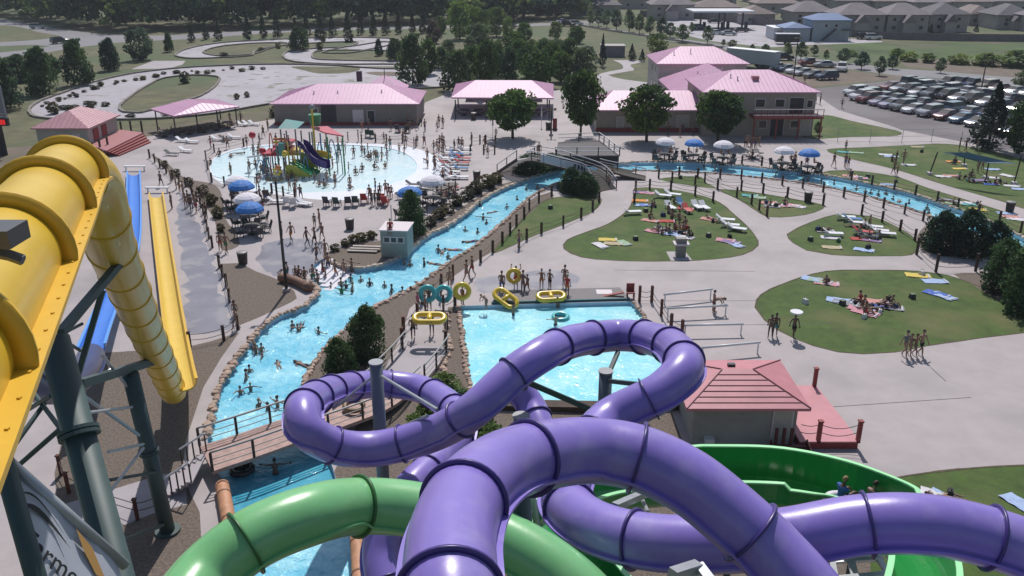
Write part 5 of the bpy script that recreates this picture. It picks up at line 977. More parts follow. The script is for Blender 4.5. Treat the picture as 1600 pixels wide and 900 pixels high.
# ---------------------------------------------------------------- light pole, sprinklers, bins, kiosk boxes
def light_pole(px, py, top_px, label, h=None):
    g = G(*((px, py))); z = PY(top_px[0], top_px[1], g.y).z; e = empty('light_pole', g, 0, label, 'light pole')
    b = MB(); b.tube([(0, 0, 0), (0, 0, z)], [.13, .08], 10); b.build('mast', mat('dark_bronze', (.03, .024, .022), .5), e, True)
    b = MB(); b.box((0, 0, z), (1.1, .12, .1)); b.build('crossarm', MATS['dark_bronze'], e)
    for s in (-.5, 0, .5): b = MB(); b.box((s, -.12, z+.12), (.34, .3, .26), tilt=-.5); b.build('floodlight', mat('lamp_housing', (.25, .22, .14), .5), e)
    b = MB(); b.tube([(0, 0, 0), (0, 0, .25)], .3, 12); b.build('footing', M_conc, e)
light_pole(448, 455, (429, 282), 'tall dark light pole standing by the entry steps of the channel')
light_pole(1532, 145, (1543, 95), 'slim light pole standing in the middle of the car park')
light_pole(1239, 130, (1264, 60), 'slim light pole by the grass parking strip')
light_pole(861, 212, (845, 172), 'slim lamp post in front of the open pavilion')
M_bin = mat('brown_bin', (.05, .04, .035), .7, var=.3, scale=3)
for x, y, t in [(547, 358, 'dark round litter bin on the paving above the gravel point'), (745, 281, 'dark litter bin beside the bank shrubs near the footbridge stair'), (740, 187, 'dark litter bin in front of the pavilion'), (380, 412, 'dark litter bin beside the gravel bed at left'), (1262, 315, 'dark square litter bin on the kidney shaped lawn'), (1577, 331, 'dark square litter bin beside the path at far right'), (857, 202, 'brown bin on the plaza near the tall shade tree')]:
    e = empty('litter_bin', G(x, y), random.uniform(-.2, .2), t, 'litter bin'); b = MB(); b.tube([(0, 0, 0), (0, 0, .95)], [.36, .43], 14); b.build('body', M_bin, e); b = MB(); b.tube([(0, 0, .96), (0, 0, 1.06), (0, 0, 1.12)], [.46, .44, .2], 14); b.build('lid', mat('bin_lid', (.22, .21, .20), .5), e)
for x, y, t in [(860, 326, 'small dark sprinkler box on the left lawn strip'), (993, 375, 'small dark box on the teardrop lawn, left of the grill'), (1107, 370, 'small dark box on the teardrop lawn, right of the grill'), (1009, 331, 'small dark box near the top of the teardrop lawn'), (1425, 466, 'small dark box on the big round lawn'), (1316, 476, 'small dark box beside the group on the big round lawn'), (1266, 376, 'small dark box on the oval lawn'), (1063, 279, 'small dark box on the tiny upper lawn'), (1356, 277, 'small dark box on the lawn strip above the channel')]:
    e = empty('lawn_box', G(x, y), random.uniform(0, 1), t, 'lawn box'); b = MB(); b.box((0, 0, .16), (.42, .38, .32), taper=.8); b.build('box', M_door, e); b = MB(); b.box((0, 0, .35), (.36, .32, .05)); b.build('lid', mat('green_lid', (.10, .14, .08), .6), e)
e = empty('drinking_station', G(1063, 400), 0, 'grey pedestal station standing on a slab at the edge of the teardrop lawn', 'station'); b = MB(); b.box((0, 0, .5), (.8, .6, 1.0)); b.build('pedestal', mat('station_grey', (.20, .20, .19), .6), e); b = MB(); b.box((0, .05, 1.12), (1.3, 1.0, .14)); b.build('top', M_trim, e); b = MB(); b.box((0, .1, 1.4), (.9, .6, .4)); b.build('hood', MATS['station_grey'], e)
e = empty('guard_chair', G(985, 466), 0, 'low red guard chair with white rescue board at the pool corner', 'chair'); b = MB(); b.box((0, 0, .5), (.6, .6, .08)); b.build('seat', M_red, e); b = MB(); b.box((0, .3, .8), (.6, .08, .6)); b.build('backrest', M_red, e)
for x, y in ((-.25, -.25), (.25, -.25), (-.25, .25), (.25, .25)): b = MB(); b.box((x, y, .23), (.07, .07, .46)); b.build('leg', M_red, e)
b = MB(); b.beam((-2.2, .1, .1), (-.5, .1, .45), .3, .08); b.build('rescue_board', M_red, e)
# ---------------------------------------------------------------- parasols and tables
M_pw = mat('white_canvas', (.72, .68, .74), .8); M_pb = mat('blue_canvas', (.03, .17, .52), .7); M_tb = mat('dark_table', (.04, .035, .035), .6)
def parasol_mesh(m):
    root = bpy.data.objects.new('parasol', None); COL.objects.link(root); b = MB(); n = 16; vs = [(0, 0, 2.85)]
    for r_, z in ((.35, 2.80), (.7, 2.68), (1.0, 2.50), (1.2, 2.26), (1.21, 2.12)):
        for k in range(n): a = 2*math.pi*k/n; rr_ = r_*(1 if k % 2 == 0 else .965); vs.append((rr_*math.cos(a), rr_*math.sin(a), z-(0 if k % 2 == 0 else .02)))
    b.add(vs, [(0, 1+k, 1+(k+1) % n) for k in range(n)]+[(1+j*n+k, 1+(j+1)*n+k, 1+(j+1)*n+(k+1) % n, 1+j*n+(k+1) % n) for j in range(4) for k in range(n)]); b.build('canopy', m, root)
    b = MB(); b.tube([(0, 0, 0), (0, 0, 2.85)], .03, 8); b.build('pole', M_rail, root)
    for k in range(0, n, 2): a = 2*math.pi*k/n; b = MB(); b.tube([(0, 0, 2.2), (.75*math.cos(a), .75*math.sin(a), 2.6)], .012, 4); b.build('rib', M_rail, root)
    return Proto(root)
def table_mesh():
    root = bpy.data.objects.new('picnic_table', None); COL.objects.link(root); b = MB(); b.tube([(0, 0, .70), (0, 0, .75)], .62, 16); b.build('tabletop', M_tb, root); b = MB(); b.tube([(0, 0, 0), (0, 0, .05)], .4, 12); b.tube([(0, 0, .05), (0, 0, .7)], .06, 8); b.build('pedestal', M_tb, root)
    for k in range(4):
        a = k*math.pi/2+.4; c, s = math.cos(a), math.sin(a); b = MB(); b.box((c*1.05, s*1.05, .45), (.42, .42, .06), a); b.build('seat', M_tb, root); b = MB(); b.beam((c*.1, s*.1, .1), (c*1.05, s*1.05, .42), .06, .06); b.build('seat_arm', M_tb, root)
    return Proto(root)
def chair_mesh(m, fm):
    root = bpy.data.objects.new('pool_chair', None); COL.objects.link(root); b = MB(); b.box((0, 0, .36), (.55, .55, .05)); b.build('seat', m, root); b = MB(); b.beam((0, .27, .38), (0, .48, 1.0), .55, .04); b.build('backrest', m, root)
    for x in (-.27, .27):
        b = MB(); b.beam((x, -.28, .58), (x, .32, .6), .06, .04); b.build('armrest', fm, root)
        for y in (-.26, .26): b = MB(); b.box((x, y, .29), (.05, .05, .58)); b.build('leg', fm, root)
    return Proto(root)
def lounger_mesh(m, fm):
    root = bpy.data.objects.new('sun_lounger', None); COL.objects.link(root); b = MB(); b.box((0, -.3, .33), (.62, 1.3, .05)); b.build('seat', m, root); b = MB(); b.beam((0, .34, .35), (0, .85, .72), .62, .05); b.build('backrest', m, root)
    for x in (-.29, .29):
        b = MB(); b.beam((x, -.95, .3), (x, .8, .3), .05, .05); b.build('side_rail', fm, root)
        for y in (-.8, .5): b = MB(); b.box((x, y, .14), (.05, .05, .28)); b.build('leg', fm, root)
    return Proto(root)
PW, PB, TBL = parasol_mesh(M_pw), parasol_mesh(M_pb), table_mesh()
M_wh = mat('white_plastic', (.66, .66, .70), .5); M_dg = mat('dark_grey_sling', (.05, .055, .06), .7); M_rd = mat('red_plastic', (.45, .05, .05), .5); M_gn = mat('dark_green_sling', (.04, .07, .06), .7); M_bl_ = mat('blue_towel', (.10, .22, .42), .9)
CH = {'dark': chair_mesh(M_dg, M_dg), 'green': chair_mesh(M_gn, M_dg), 'red': chair_mesh(M_rd, M_rd), 'white': chair_mesh(M_wh, M_wh)}
LG = {'white': lounger_mesh(M_wh, M_wh), 'red towel covered': lounger_mesh(M_rd, M_wh), 'blue towel covered': lounger_mesh(M_bl_, M_wh), 'dark': lounger_mesh(M_dg, M_wh)}
for x, y, c, t in [(370, 282, 'w', 'white parasol at the left end of the shallow pool, farthest of the four'), (377, 291, 'b', 'blue parasol, farther of the two blue ones left of the light pole'), (386, 311, 'w', 'white parasol between the two blue parasols left of the light pole'), (390, 325, 'b', 'blue parasol, nearer of the two left of the light pole'), (640, 299, 'b', 'blue parasol behind the tall juniper at the shallow pool'), (676, 283, 'w', 'white parasol at the right end of the shallow pool'),
                   (1040, 220, 'w', 'white parasol nearest the snack building beyond the channel'), (1085, 221, 'b', 'blue parasol between two white ones beyond the channel'), (1131, 225, 'w', 'white parasol in front of the balcony building trees'), (1226, 233, 'w', 'white parasol left of the last blue one beyond the channel'), (1265, 238, 'b', 'blue parasol nearest the right end of the far terrace')]:
    g = G(x, y, 2.5); g.z = 0; (PW if c == 'w' else PB).put(g, random.uniform(0, 1), t, 'parasol', 'parasols over the tables', random.uniform(1.02, 1.1) if x < 1000 else random.uniform(.98, 1.06))
    TBL.put(g, random.uniform(0, 1), 'dark round table under the %s' % t.split(' parasol')[0].replace(' nearest', '')+' parasol '+t.split(' parasol')[1].strip(', ')[:200].split(' seen')[0], 'picnic table', 'round picnic tables', 1.2)
for x, y, t in [(370, 282, 'far left white'), (377, 291, 'farther left blue'), (386, 311, 'near left white'), (390, 325, 'nearer left blue'), (676, 283, 'right pool end white'), (640, 299, 'juniper side blue'), (1040, 220, 'snack building white'), (1085, 221, 'middle terrace blue'), (1131, 225, 'balcony side white'), (1226, 233, 'right terrace white'), (1265, 238, 'right terrace blue')]:
    g = G(x, y, 2.5)
    for a in (.5, 2.2, 3.9, 5.4): CH['dark'].put((g.x+1.35*math.cos(a), g.y+1.35*math.sin(a), 0), a+math.pi/2*3, 'dark chair drawn up under the %s parasol' % t, 'chair', 'pool chairs', 1.1)
for x, y in [(1176, 247), (257, 214), (276, 211), (296, 210), (318, 207), (338, 204), (356, 200), (725, 180), (748, 180), (775, 181), (825, 181), (845, 180), (690, 306), (706, 300)]:
    TBL.put(G(x, y), random.uniform(0, 1), 'dark round picnic table %s' % ('in the shade of the far left shelter' if x < 400 else 'on the terrace before the balcony building' if x > 1000 else 'in the shade of the open pavilion' if y < 200 else 'on the paving right of the blue parasol'), 'picnic table', 'round picnic tables')
for x, y, c in [(512, 322, 'dark'), (527, 323, 'green'), (544, 322, 'dark'), (556, 321, 'green'), (569, 317, 'red'), (596, 317, 'red'), (602, 321, 'red'), (418, 311, 'dark'), (448, 322, 'white'), (458, 324, 'white'), (582, 215, 'green'), (575, 214, 'green'), (622, 206, 'dark'), (636, 207, 'dark')]:
    CH[c].put(G(x, y), math.pi+random.uniform(-.3, .3), '%s pool chair on the paving %s' % (c, 'along the near edge of the shallow pool' if y > 300 else 'at the far side of the shallow pool'), 'chair', 'pool chairs', 1.15)
LGS = [(432, 318, 'white', 1.6), (476, 321, 'white', .9), (470, 322, 'white', 1.1), (340, 220, 'white', 1.3), (352, 219, 'dark', 1.3), (366, 217, 'white', 1.5), (378, 197, 'white', 1.2), (388, 196, 'white', 1.2), (397, 196, 'white', 1.2), (285, 222, 'white', 1.4), (300, 224, 'white', 1.3), (290, 238, 'white', 1.4), (268, 243, 'dark', 1.4)]
for i in range(7):
    for j in range(3):
        if random.random() < .88: LGS.append((700+j*13+random.uniform(-2, 2)-i*1.2, 235+i*7.5+random.uniform(-1, 1), random.choice(['white', 'white', 'white', 'blue towel covered', 'red towel covered']), 1.5))
LGS += [(655, 303, 'dark', 1.3), (664, 295, 'dark', 1.2), (682, 292, 'white', 1.3), (646, 292, 'dark', 1.3), (630, 312, 'dark', 1.4), (704, 296, 'red towel covered', 1.4)]
for x, y, c, a in LGS:
    LG[c].put(G(x, y), a+random.uniform(-.15, .15), '%s sun lounger %s' % (c, 'in the rows right of the shallow pool' if x > 600 else 'on the paving near the far left shelter' if y < 250 else 'on the paving beside the light pole'), 'sun lounger', 'sun loungers round the shallow pool')
for x, y, c, a in [(1047, 327, 'white', .3), (1073, 331, 'red towel covered', .2), (1088, 326, 'white', .25), (1100, 327, 'white', .25), (1064, 322, 'blue towel covered', .2), (1035, 309, 'white', 1.2), (1050, 307, 'white', 1.1), (1132, 347, 'white', 1.3), (1139, 355, 'white', 1.2), (1150, 361, 'white', 1.1), (987, 335, 'white', 1.7)]:
    LG[c].put(G(x, y), a, '%s sun lounger on the teardrop lawn' % c, 'sun lounger', 'sun loungers on the teardrop lawn')
for x, y, c, a in [(1320, 343, 'white', 1.4), (1330, 346, 'blue towel covered', 1.3), (1338, 352, 'white', 1.3), (1362, 358, 'white', 1.2), (1371, 364, 'white', 1.2), (1382, 369, 'white', 1.3), (1346, 366, 'red towel covered', 1.2), (1300, 369, 'white', 1.4), (1355, 372, 'dark', 1.1)]:
    LG[c].put(G(x, y), a, '%s sun lounger on the oval lawn at right' % c, 'sun lounger', 'sun loungers on the oval lawn')
# ---------------------------------------------------------------- towels, bags
TC = {'red': (.42, .08, .07), 'pink': (.55, .27, .32), 'white': (.62, .60, .64), 'pale blue': (.35, .45, .66), 'blue': (.08, .14, .45), 'yellow': (.62, .48, .12), 'green striped': (.30, .42, .28), 'purple': (.25, .17, .32), 'orange': (.65, .28, .08), 'teal': (.12, .38, .40), 'grey': (.25, .25, .27), 'salmon': (.55, .28, .25), 'beige': (.45, .38, .25)}
def towel(x, y, c, a, where, w=.85, l=1.7):
    e = empty('beach_towel', G(x, y), a, '%s towel spread on the %s' % (c, where), 'towel'); m = mat('towel_'+c.replace(' ', '_'), TC[c], .95, var=.15, scale=6); b = MB(); N = 6; vs = []
    for j in range(N+1):
        for i in range(4): vs.append(((i/3-.5)*w+random.uniform(-.03, .03), (j/N-.5)*l+random.uniform(-.03, .03), .035+random.uniform(0, .05)))
    t = [(v[0], v[1], v[2]-.03) for v in vs]; n = len(vs); f = [(j*4+i, j*4+i+1, (j+1)*4+i+1, (j+1)*4+i) for j in range(N) for i in range(3)]; b.add(vs+t, f+[tuple(k+n for k in q[::-1]) for q in f]); b.build('cloth', m, e)
    b = MB(); b.box((0, -l*.42, .095), (w*.96, .12, .02)); b.build('stripe', mat('towel_stripe', (.5, .5, .55), .95), e)
tw = 'teardrop lawn'
for x, y, c, a in [(938, 384, 'white', .5), (950, 375, 'yellow', 1.5), (958, 381, 'beige', 1.4), (975, 380, 'green striped', .4), (1002, 301, 'purple', 1.5), (1010, 302, 'pink', 1.3), (1000, 314, 'orange', 1.4), (1004, 321, 'pale blue', 1.5), (1012, 321, 'blue', 1.3), (1016, 345, 'salmon', 1.0), (1042, 346, 'red', 1.5), (1022, 362, 'pink', 1.0), (1050, 366, 'pale blue', 1.4), (1060, 364, 'blue', 1.3), (1070, 371, 'white', .9), (1035, 358, 'grey', 1.2), (1108, 343, 'salmon', 1.0), (1134, 376, 'pink', 1.2), (1142, 379, 'purple', 1.0), (1150, 383, 'pale blue', .4), (1072, 326, 'red', 1.3)]:
    towel(x, y, c, a, tw)
for x, y, c, a in [(1172, 306, 'teal', 1.3), (1184, 309, 'green striped', 1.2), (1202, 317, 'salmon', 1.5), (1212, 320, 'white', 1.2), (1222, 322, 'pink', 1.4), (1238, 321, 'pink', 1.0), (1246, 323, 'white', 1.0), (1206, 323, 'grey', 1.3)]: towel(x, y, c, a, 'kidney shaped lawn')
for x, y, c, a in [(1350, 391, 'pale blue', 1.1), (1300, 387, 'beige', 1.4), (1298, 372, 'white', 1.3), (1290, 362, 'grey', 1.5), (1345, 374, 'red', 1.4), (1362, 376, 'purple', 1.2)]: towel(x, y, c, a, 'oval lawn at right')
for x, y, c, a in [(1272, 437, 'pale blue', 1.0), (1282, 440, 'green striped', .9), (1292, 443, 'pink', 1.2), (1434, 431, 'yellow', 1.3), (1461, 440, 'pale blue', 1.5), (1464, 460, 'blue', .7), (1474, 463, 'pale blue', .5), (1312, 470, 'pale blue', 1.2), (1322, 474, 'grey', 1.0), (1360, 471, 'salmon', 1.3), (1370, 474, 'salmon', 1.3), (1346, 484, 'pink', .9), (1380, 477, 'blue', 1.3), (1352, 489, 'pink', .8), (1391, 481, 'grey', 1.2)]: towel(x, y, c, a, 'big round lawn', .95, 1.9)
for x, y, c, a in [(1319, 238, 'teal', 1.3), (1338, 239, 'green striped', 1.2), (1384, 242, 'white', 1.3), (1393, 245, 'pale blue', 1.3), (1420, 258, 'white', 1.4), (1434, 230, 'beige', 1.5), (1490, 253, 'orange', 1.4), (1500, 264, 'yellow', 1.5), (1486, 275, 'salmon', 1.4), (1474, 276, 'white', 1.4), (1551, 265, 'pale blue', 1.5), (1548, 278, 'white', 1.2), (1574, 275, 'white', .5), (1594, 296, 'pale blue', 1.4), (1548, 288, 'blue', 1.4), (1582, 291, 'white', 1.3), (1530, 282, 'purple', 1.5)]: towel(x, y, c, a, 'upper right lawn')
for x, y, c, a in [(1328, 275, 'salmon', 1.3), (1336, 277, 'white', 1.2), (1344, 279, 'pink', 1.4), (1388, 289, 'pale blue', 1.3), (1478, 313, 'pale blue', .9), (1490, 318, 'green striped', 1.3), (1506, 317, 'white', 1.3), (1516, 320, 'teal', 1.4), (1529, 328, 'yellow', 1.4), (1572, 334, 'pale blue', 1.3), (1580, 339, 'salmon', 1.3), (1588, 343, 'white', 1.2)]: towel(x, y, c, a, 'lawn strip above the right channel')
towel(1466, 776, 'white', 1.0, 'lower right lawn'); towel(1594, 788, 'pale blue', .4, 'lower right lawn'); towel(1478, 780, 'pale blue', .7, 'lower right lawn')
BC = {'black': (.02, .02, .025), 'dark blue': (.03, .05, .14), 'red': (.35, .03, .03), 'white': (.6, .6, .6), 'green': (.05, .15, .06)}
def bag(x, y, c, where):
    s = random.uniform(.8, 1.15); e = empty('beach_bag', G(x, y), random.uniform(0, 3), '%s bag lying on the %s' % (c, where), 'bag'); b = MB(); b.box((0, 0, .17*s), (.5*s, .3*s, .34*s), taper=.72); b.build('body', mat('bag_'+c.replace(' ', '_'), BC[c], .8), e)
    b = MB(); b.tube([(-.15*s, 0, .34*s), (-.1*s, 0, .46*s), (.1*s, 0, .46*s), (.15*s, 0, .34*s)], .02, 5); b.build('handle', M_rope, e)
for x, y, c, w in [(1024, 324, 'black', tw), (1036, 338, 'dark blue', tw), (1063, 366, 'black', tw), (1072, 358, 'red', tw), (1080, 368, 'black', tw), (1029, 357, 'dark blue', tw), (1114, 347, 'black', tw), (1140, 371, 'black', tw), (1046, 334, 'black', tw), (1285, 361, 'black', 'oval lawn at right'), (1278, 360, 'dark blue', 'oval lawn at right'), (1356, 389, 'black', 'oval lawn at right'), (1340, 370, 'black', 'oval lawn at right'), (1372, 372, 'dark blue', 'oval lawn at right'), (1310, 378, 'green', 'oval lawn at right'),
                   (1350, 497, 'white', 'big round lawn'), (1336, 475, 'black', 'big round lawn'), (1398, 481, 'dark blue', 'big round lawn'), (1388, 470, 'black', 'big round lawn'), (1362, 480, 'dark blue', 'big round lawn'), (1375, 489, 'white', 'big round lawn'), (1258, 474, 'white', 'big round lawn'), (1440, 430, 'white', 'big round lawn'), (1292, 440, 'black', 'big round lawn'), (1492, 253, 'black', 'upper right lawn'), (1508, 278, 'black', 'upper right lawn'), (1520, 285, 'dark blue', 'upper right lawn'), (1562, 285, 'black', 'upper right lawn'), (1440, 238, 'black', 'upper right lawn'), (1527, 320, 'black', 'lawn strip above the right channel'), (1344, 281, 'white', 'lawn strip above the right channel'), (1400, 285, 'green', 'lawn strip above the right channel'),
                   (1212, 323, 'black', 'kidney shaped lawn'), (1197, 318, 'dark blue', 'kidney shaped lawn'), (1484, 775, 'black', 'lower right lawn')]: bag(x, y, c, w)
# shade sail
e = empty('shade_sail', G(1500, 285), 0, 'blue grey fabric shade sail on slanted poles over the upper right lawn', 'shade sail'); o = e.location
T = [G(1473, 238, 3.2)-o, G(1513, 238.5, 3.5)-o, G(1590, 256, 3.0)-o, G(1545, 254.5, 2.9)-o]; b = MB(); N = 8; vs = []
for j in range(N+1):
    for i in range(N+1):
        u, v = i/N, j/N; p = (T[0].lerp(T[1], v)).lerp(T[3].lerp(T[2], v), u); vs.append(p-Vector((0, 0, .35*math.sin(math.pi*u)*math.sin(math.pi*v))))
vs2 = [p-Vector((0, 0, .03)) for p in vs]; f = [(j*(N+1)+i, j*(N+1)+i+1, (j+1)*(N+1)+i+1, (j+1)*(N+1)+i) for j in range(N) for i in range(N)]; k = len(vs); b.add(vs+vs2, f+[tuple(a+k for a in q[::-1]) for q in f]); b.build('sail', mat('sail_cloth', (.09, .17, .22), .7), e)
for x, y, tx, ty in ((1452, 273, 1465, 238), (1506, 260, 1508, 240), (1540, 279, 1545, 255), (1584, 288, 1596, 244)):
    p = G(x, y)-o; t_ = PY(tx, ty, G(x, y).y+.2)-o; b = MB(); b.tube([p, t_], .08, 8); b.build('pole', M_post, e); b = MB(); b.box(p+Vector((0, 0, .15)), (.5, .5, .3)); b.build('footing', M_trim, e)
# shade sails/umbrellas folded by the pavilion
for x, y in ((770, 240), (846, 225)): e = empty('folded_parasol', G(x, y-26), 0, 'thin white pole of a folded parasol near the %s shade tree' % ('left' if x < 800 else 'tall'), 'pole'); b = MB(); b.tube([(0, 0, 0), (0, 0, 3)], .04, 8); b.build('pole', M_rail, e); b = MB(); b.tube([(0, 0, 1.6), (0, 0, 2.9)], [.14, .05], 8); b.build('folded_canvas', M_pw, e)
e = empty('sign_board', G(857, 203), 0, 'small dark notice board on the plaza left of the tall shade tree', 'notice board'); b = MB(); b.box((.9, 0, .9), (.6, .1, 1.5)); b.build('board', M_red, e); b = MB(); b.box((.9, 0, .08), (.8, .4, .15)); b.build('foot', M_door, e)
# ---------------------------------------------------------------- water play structure
Y0 = 99.5; e = empty('water_play_structure', (PY(465, 272, Y0).x, Y0, 0), 0, 'colourful multi level water play structure with slides standing in the shallow pool', 'play structure'); o = e.location.copy()
CM = {n: mat('play_'+n, c, .4) for n, c in dict(teal=(.08, .26, .25), orange=(.50, .17, .04), yellow=(.62, .46, .05), olive=(.32, .33, .03), purple=(.07, .035, .20), green=(.03, .32, .12), pink=(.55, .10, .14), red=(.45, .03, .05), blue=(.05, .18, .36), dgreen=(.02, .20, .08), white=(.7, .7, .72), grey=(.22, .24, .25)).items()}
def q(px, py, dy=0): return PY(px, py, Y0+dy)-o
def zbox(name, m, px0, py0, px1, py1, dy, dep, parent=None):
    a, c = q(px0, py1, dy), q(px1, py0, dy); b = MB(); b.box(((a.x+c.x)/2, a.y+dep/2, (a.z+c.z)/2), (abs(c.x-a.x), dep, abs(c.z-a.z))); return b.build(name, CM[m], parent or e)
def post(px, py, dy, m='grey', r=.09, base=0): t = q(px, py, dy); b = MB(); b.tube([(t.x, t.y, base-.1), t], r, 8); b.build('post', CM[m], e)
for x in (438, 447, 461, 470): post(x, 202 if x in (438, 461) else 204, 3 if x in (447, 470) else 1, 'grey')
a = q(434, 201, 0); c = q(464, 201, 0); ap = q(447, 190, 2); b = MB(); b.add([a, c, c+Vector((0, 4, 0)), a+Vector((0, 4, 0)), ap+Vector((0, 0, .3))], [(0, 1, 4), (1, 2, 4), (2, 3, 4), (3, 0, 4), (3, 2, 1, 0)]); b.build('canopy', CM['teal'], e)
for x0, y0, x1, y1, dy, d, m in [(426, 228, 450, 231, 0, 4, 'red'), (427, 216, 446, 219, 0, .2, 'orange'), (427, 221, 446, 224, 0, .2, 'yellow'), (424, 238, 448, 241, -1, 4, 'red'), (450, 240, 470, 243, 0, 4, 'yellow'), (436, 224, 442, 244, -1.4, .8, 'teal'), (410, 240, 432, 244, -1, 3, 'red')]: zbox('platform' if d > 1 else 'guard_panel', m, x0, y0, x1, y1, dy, d)
for x, y, dy, m in [(424, 232, 0, 'grey'), (432, 226, -1.2, 'teal'), (449, 222, -1.2, 'yellow'), (456, 232, -1.6, 'orange'), (415, 240, -1.2, 'grey'), (468, 228, -1, 'grey'), (483, 206, 2, 'teal'), (487, 206, 3.4, 'grey'), (509, 206, 2, 'grey'), (511, 214, -1, 'dgreen'), (535, 213, -.6, 'dgreen'), (500, 208, 3, 'blue'), (460, 244, -2, 'yellow')]: post(x, y, dy, m)
a, b2, c2, d2 = q(485, 198, 3), q(512, 197, 3), q(537, 212, -.6), q(508, 207, -.6); b = MB(); up = Vector((0, 0, .15)); b.add([a, b2, c2, d2, a-up, b2-up, c2-up, d2-up], [(0, 3, 2, 1), (4, 5, 6, 7), (0, 1, 5, 4), (1, 2, 6, 5), (2, 3, 7, 6), (3, 0, 4, 7)]); b.build('sloping_roof', CM['pink'], e)
t = q(493, 196, 2.5); b = MB(); b.tube([t, t+Vector((0, 0, 1.3))], [.55, .75], 14); b.build('dump_bucket', CM['dgreen'], e); b = MB(); b.tube([(t.x-.1, t.y-.8, 0), t+Vector((-.1, -.8, 2.2))], .12, 8); b.build('striped_mast', CM['yellow'], e); b = MB(); b.ball(t+Vector((-.1, -.6, 2.2)), .36, 10, 6); b.build('finial', CM['grey'], e)
def chute(name, P, m, w, wall):
    pts = resample(catmull(P, .2), .25); fr = frames(pts); b = MB(); vs = []; prof = [(-w/2, wall), (-w/2, 0), (w/2, 0), (w/2, wall), (w/2+.06, wall), (w/2+.06, -.08), (-w/2-.06, -.08), (-w/2-.06, wall)]
    for p, t, s, u in fr: vs += [p+s*x+Vector((0, 0, z)) for x, z in prof]
    n = 8; N = len(fr); b.add(vs, [(i*n+k, i*n+(k+1) % n, (i+1)*n+(k+1) % n, (i+1)*n+k) for i in range(N-1) for k in range(n)]); return b.build(name, CM[m], e)
chute('open_slide', [q(470, 228, 1), q(478, 232, .4), q(488, 246, -.6), q(498, 256, -1.2), q(515, 262, -1.6)], 'purple', .8, .75)
for k in range(3): chute('racing_slide', [q(456+k*3.4, 254-k*1.2, -1.5+k*.9), q(466+k*3.4, 258-k*1.2, -2+k*.9), q(478+k*3.4, 266-k*1.2, -2.4+k*.9), q(492+k*3.4, 273-k*1.6, -2.6+k*.9)], 'green', .5, .18)
b = MB(); P = [q(446, 258, -2.6), q(458, 258, -2.6), q(474, 267, -2.6), q(488, 276, -2.6), q(446, 276, -2.6)]; P2 = [p+Vector((0, .15, 0)) for p in P]; b.add(P+P2, [(4, 3, 2, 1, 0), (5, 6, 7, 8, 9)]+[(i, (i+1) % 5, 5+(i+1) % 5, 5+i) for i in range(5)]); b.build('side_panel', CM['olive'], e)
b = MB(); P = [q(468, 238, 0), q(478, 240, 0), q(496, 262, -1.0), q(470, 262, 0)]; P2 = [p+Vector((0, .15, 0)) for p in P]; b.add(P+P2, [(3, 2, 1, 0), (4, 5, 6, 7)]+[(i, (i+1) % 4, 4+(i+1) % 4, 4+i) for i in range(4)]); b.build('side_panel', CM['olive'], e)
chute('curved_slide', [q(484, 240, 2), q(495, 241, 1.6), q(506, 243, 1.2), q(517, 248, 1)], 'yellow', .8, .4)
for x, y, dy, m, r in ((394, 211, 3, 'red', .42), (410, 236, 0, 'red', .42), (434, 262, -3.4, 'orange', .3), (445, 240, -2, 'yellow', .36)): t = q(x, y, dy); b = MB(); b.ball(t, r, 12, 8); b.build('spray_ball', CM[m], e); b = MB(); b.tube([(t.x, t.y, -.1), t], .07, 8); b.build('spray_mast', CM['grey'], e)
t = q(433, 268, -3.4)
for k in range(5): a = k*1.257; b = MB(); b.ball(t+Vector((.35*math.cos(a), 0, .35*math.sin(a))), (.2, .1, .2), 8, 5); b.build('flower_petal', CM['yellow'], e)
for x0, x1, y0, y1, dy, m in [(389, 403, 255, 275, -1, 'grey'), (401, 418, 250, 272, -2, 'blue'), (412, 424, 246, 270, -1, 'blue'), (495, 506, 222, 240, 2, 'blue'), (512, 526, 218, 238, 1.5, 'blue'), (526, 534, 224, 246, 0, 'teal'), (420, 428, 208, 228, 2, 'red'), (474, 482, 244, 262, -2, 'blue')]:
    a, c = q(x0, y1, dy), q(x1, y1, dy); top = q(x0, y0, dy).z; a.z = c.z = -.1; b = MB(); b.tube([a.lerp(c, f)+Vector((0, 0, (top+.1)*math.sin(math.pi*f)**.45 if 0 < f < 1 else 0)) for f in [i/12 for i in range(13)]], .06, 8); b.build('water_arch', CM[m], e)
b = MB(); a, c = q(386, 246, 0), q(412, 242, 0); b.tube([a, c], .12, 8); b.build('spray_arm', CM['white'], e)
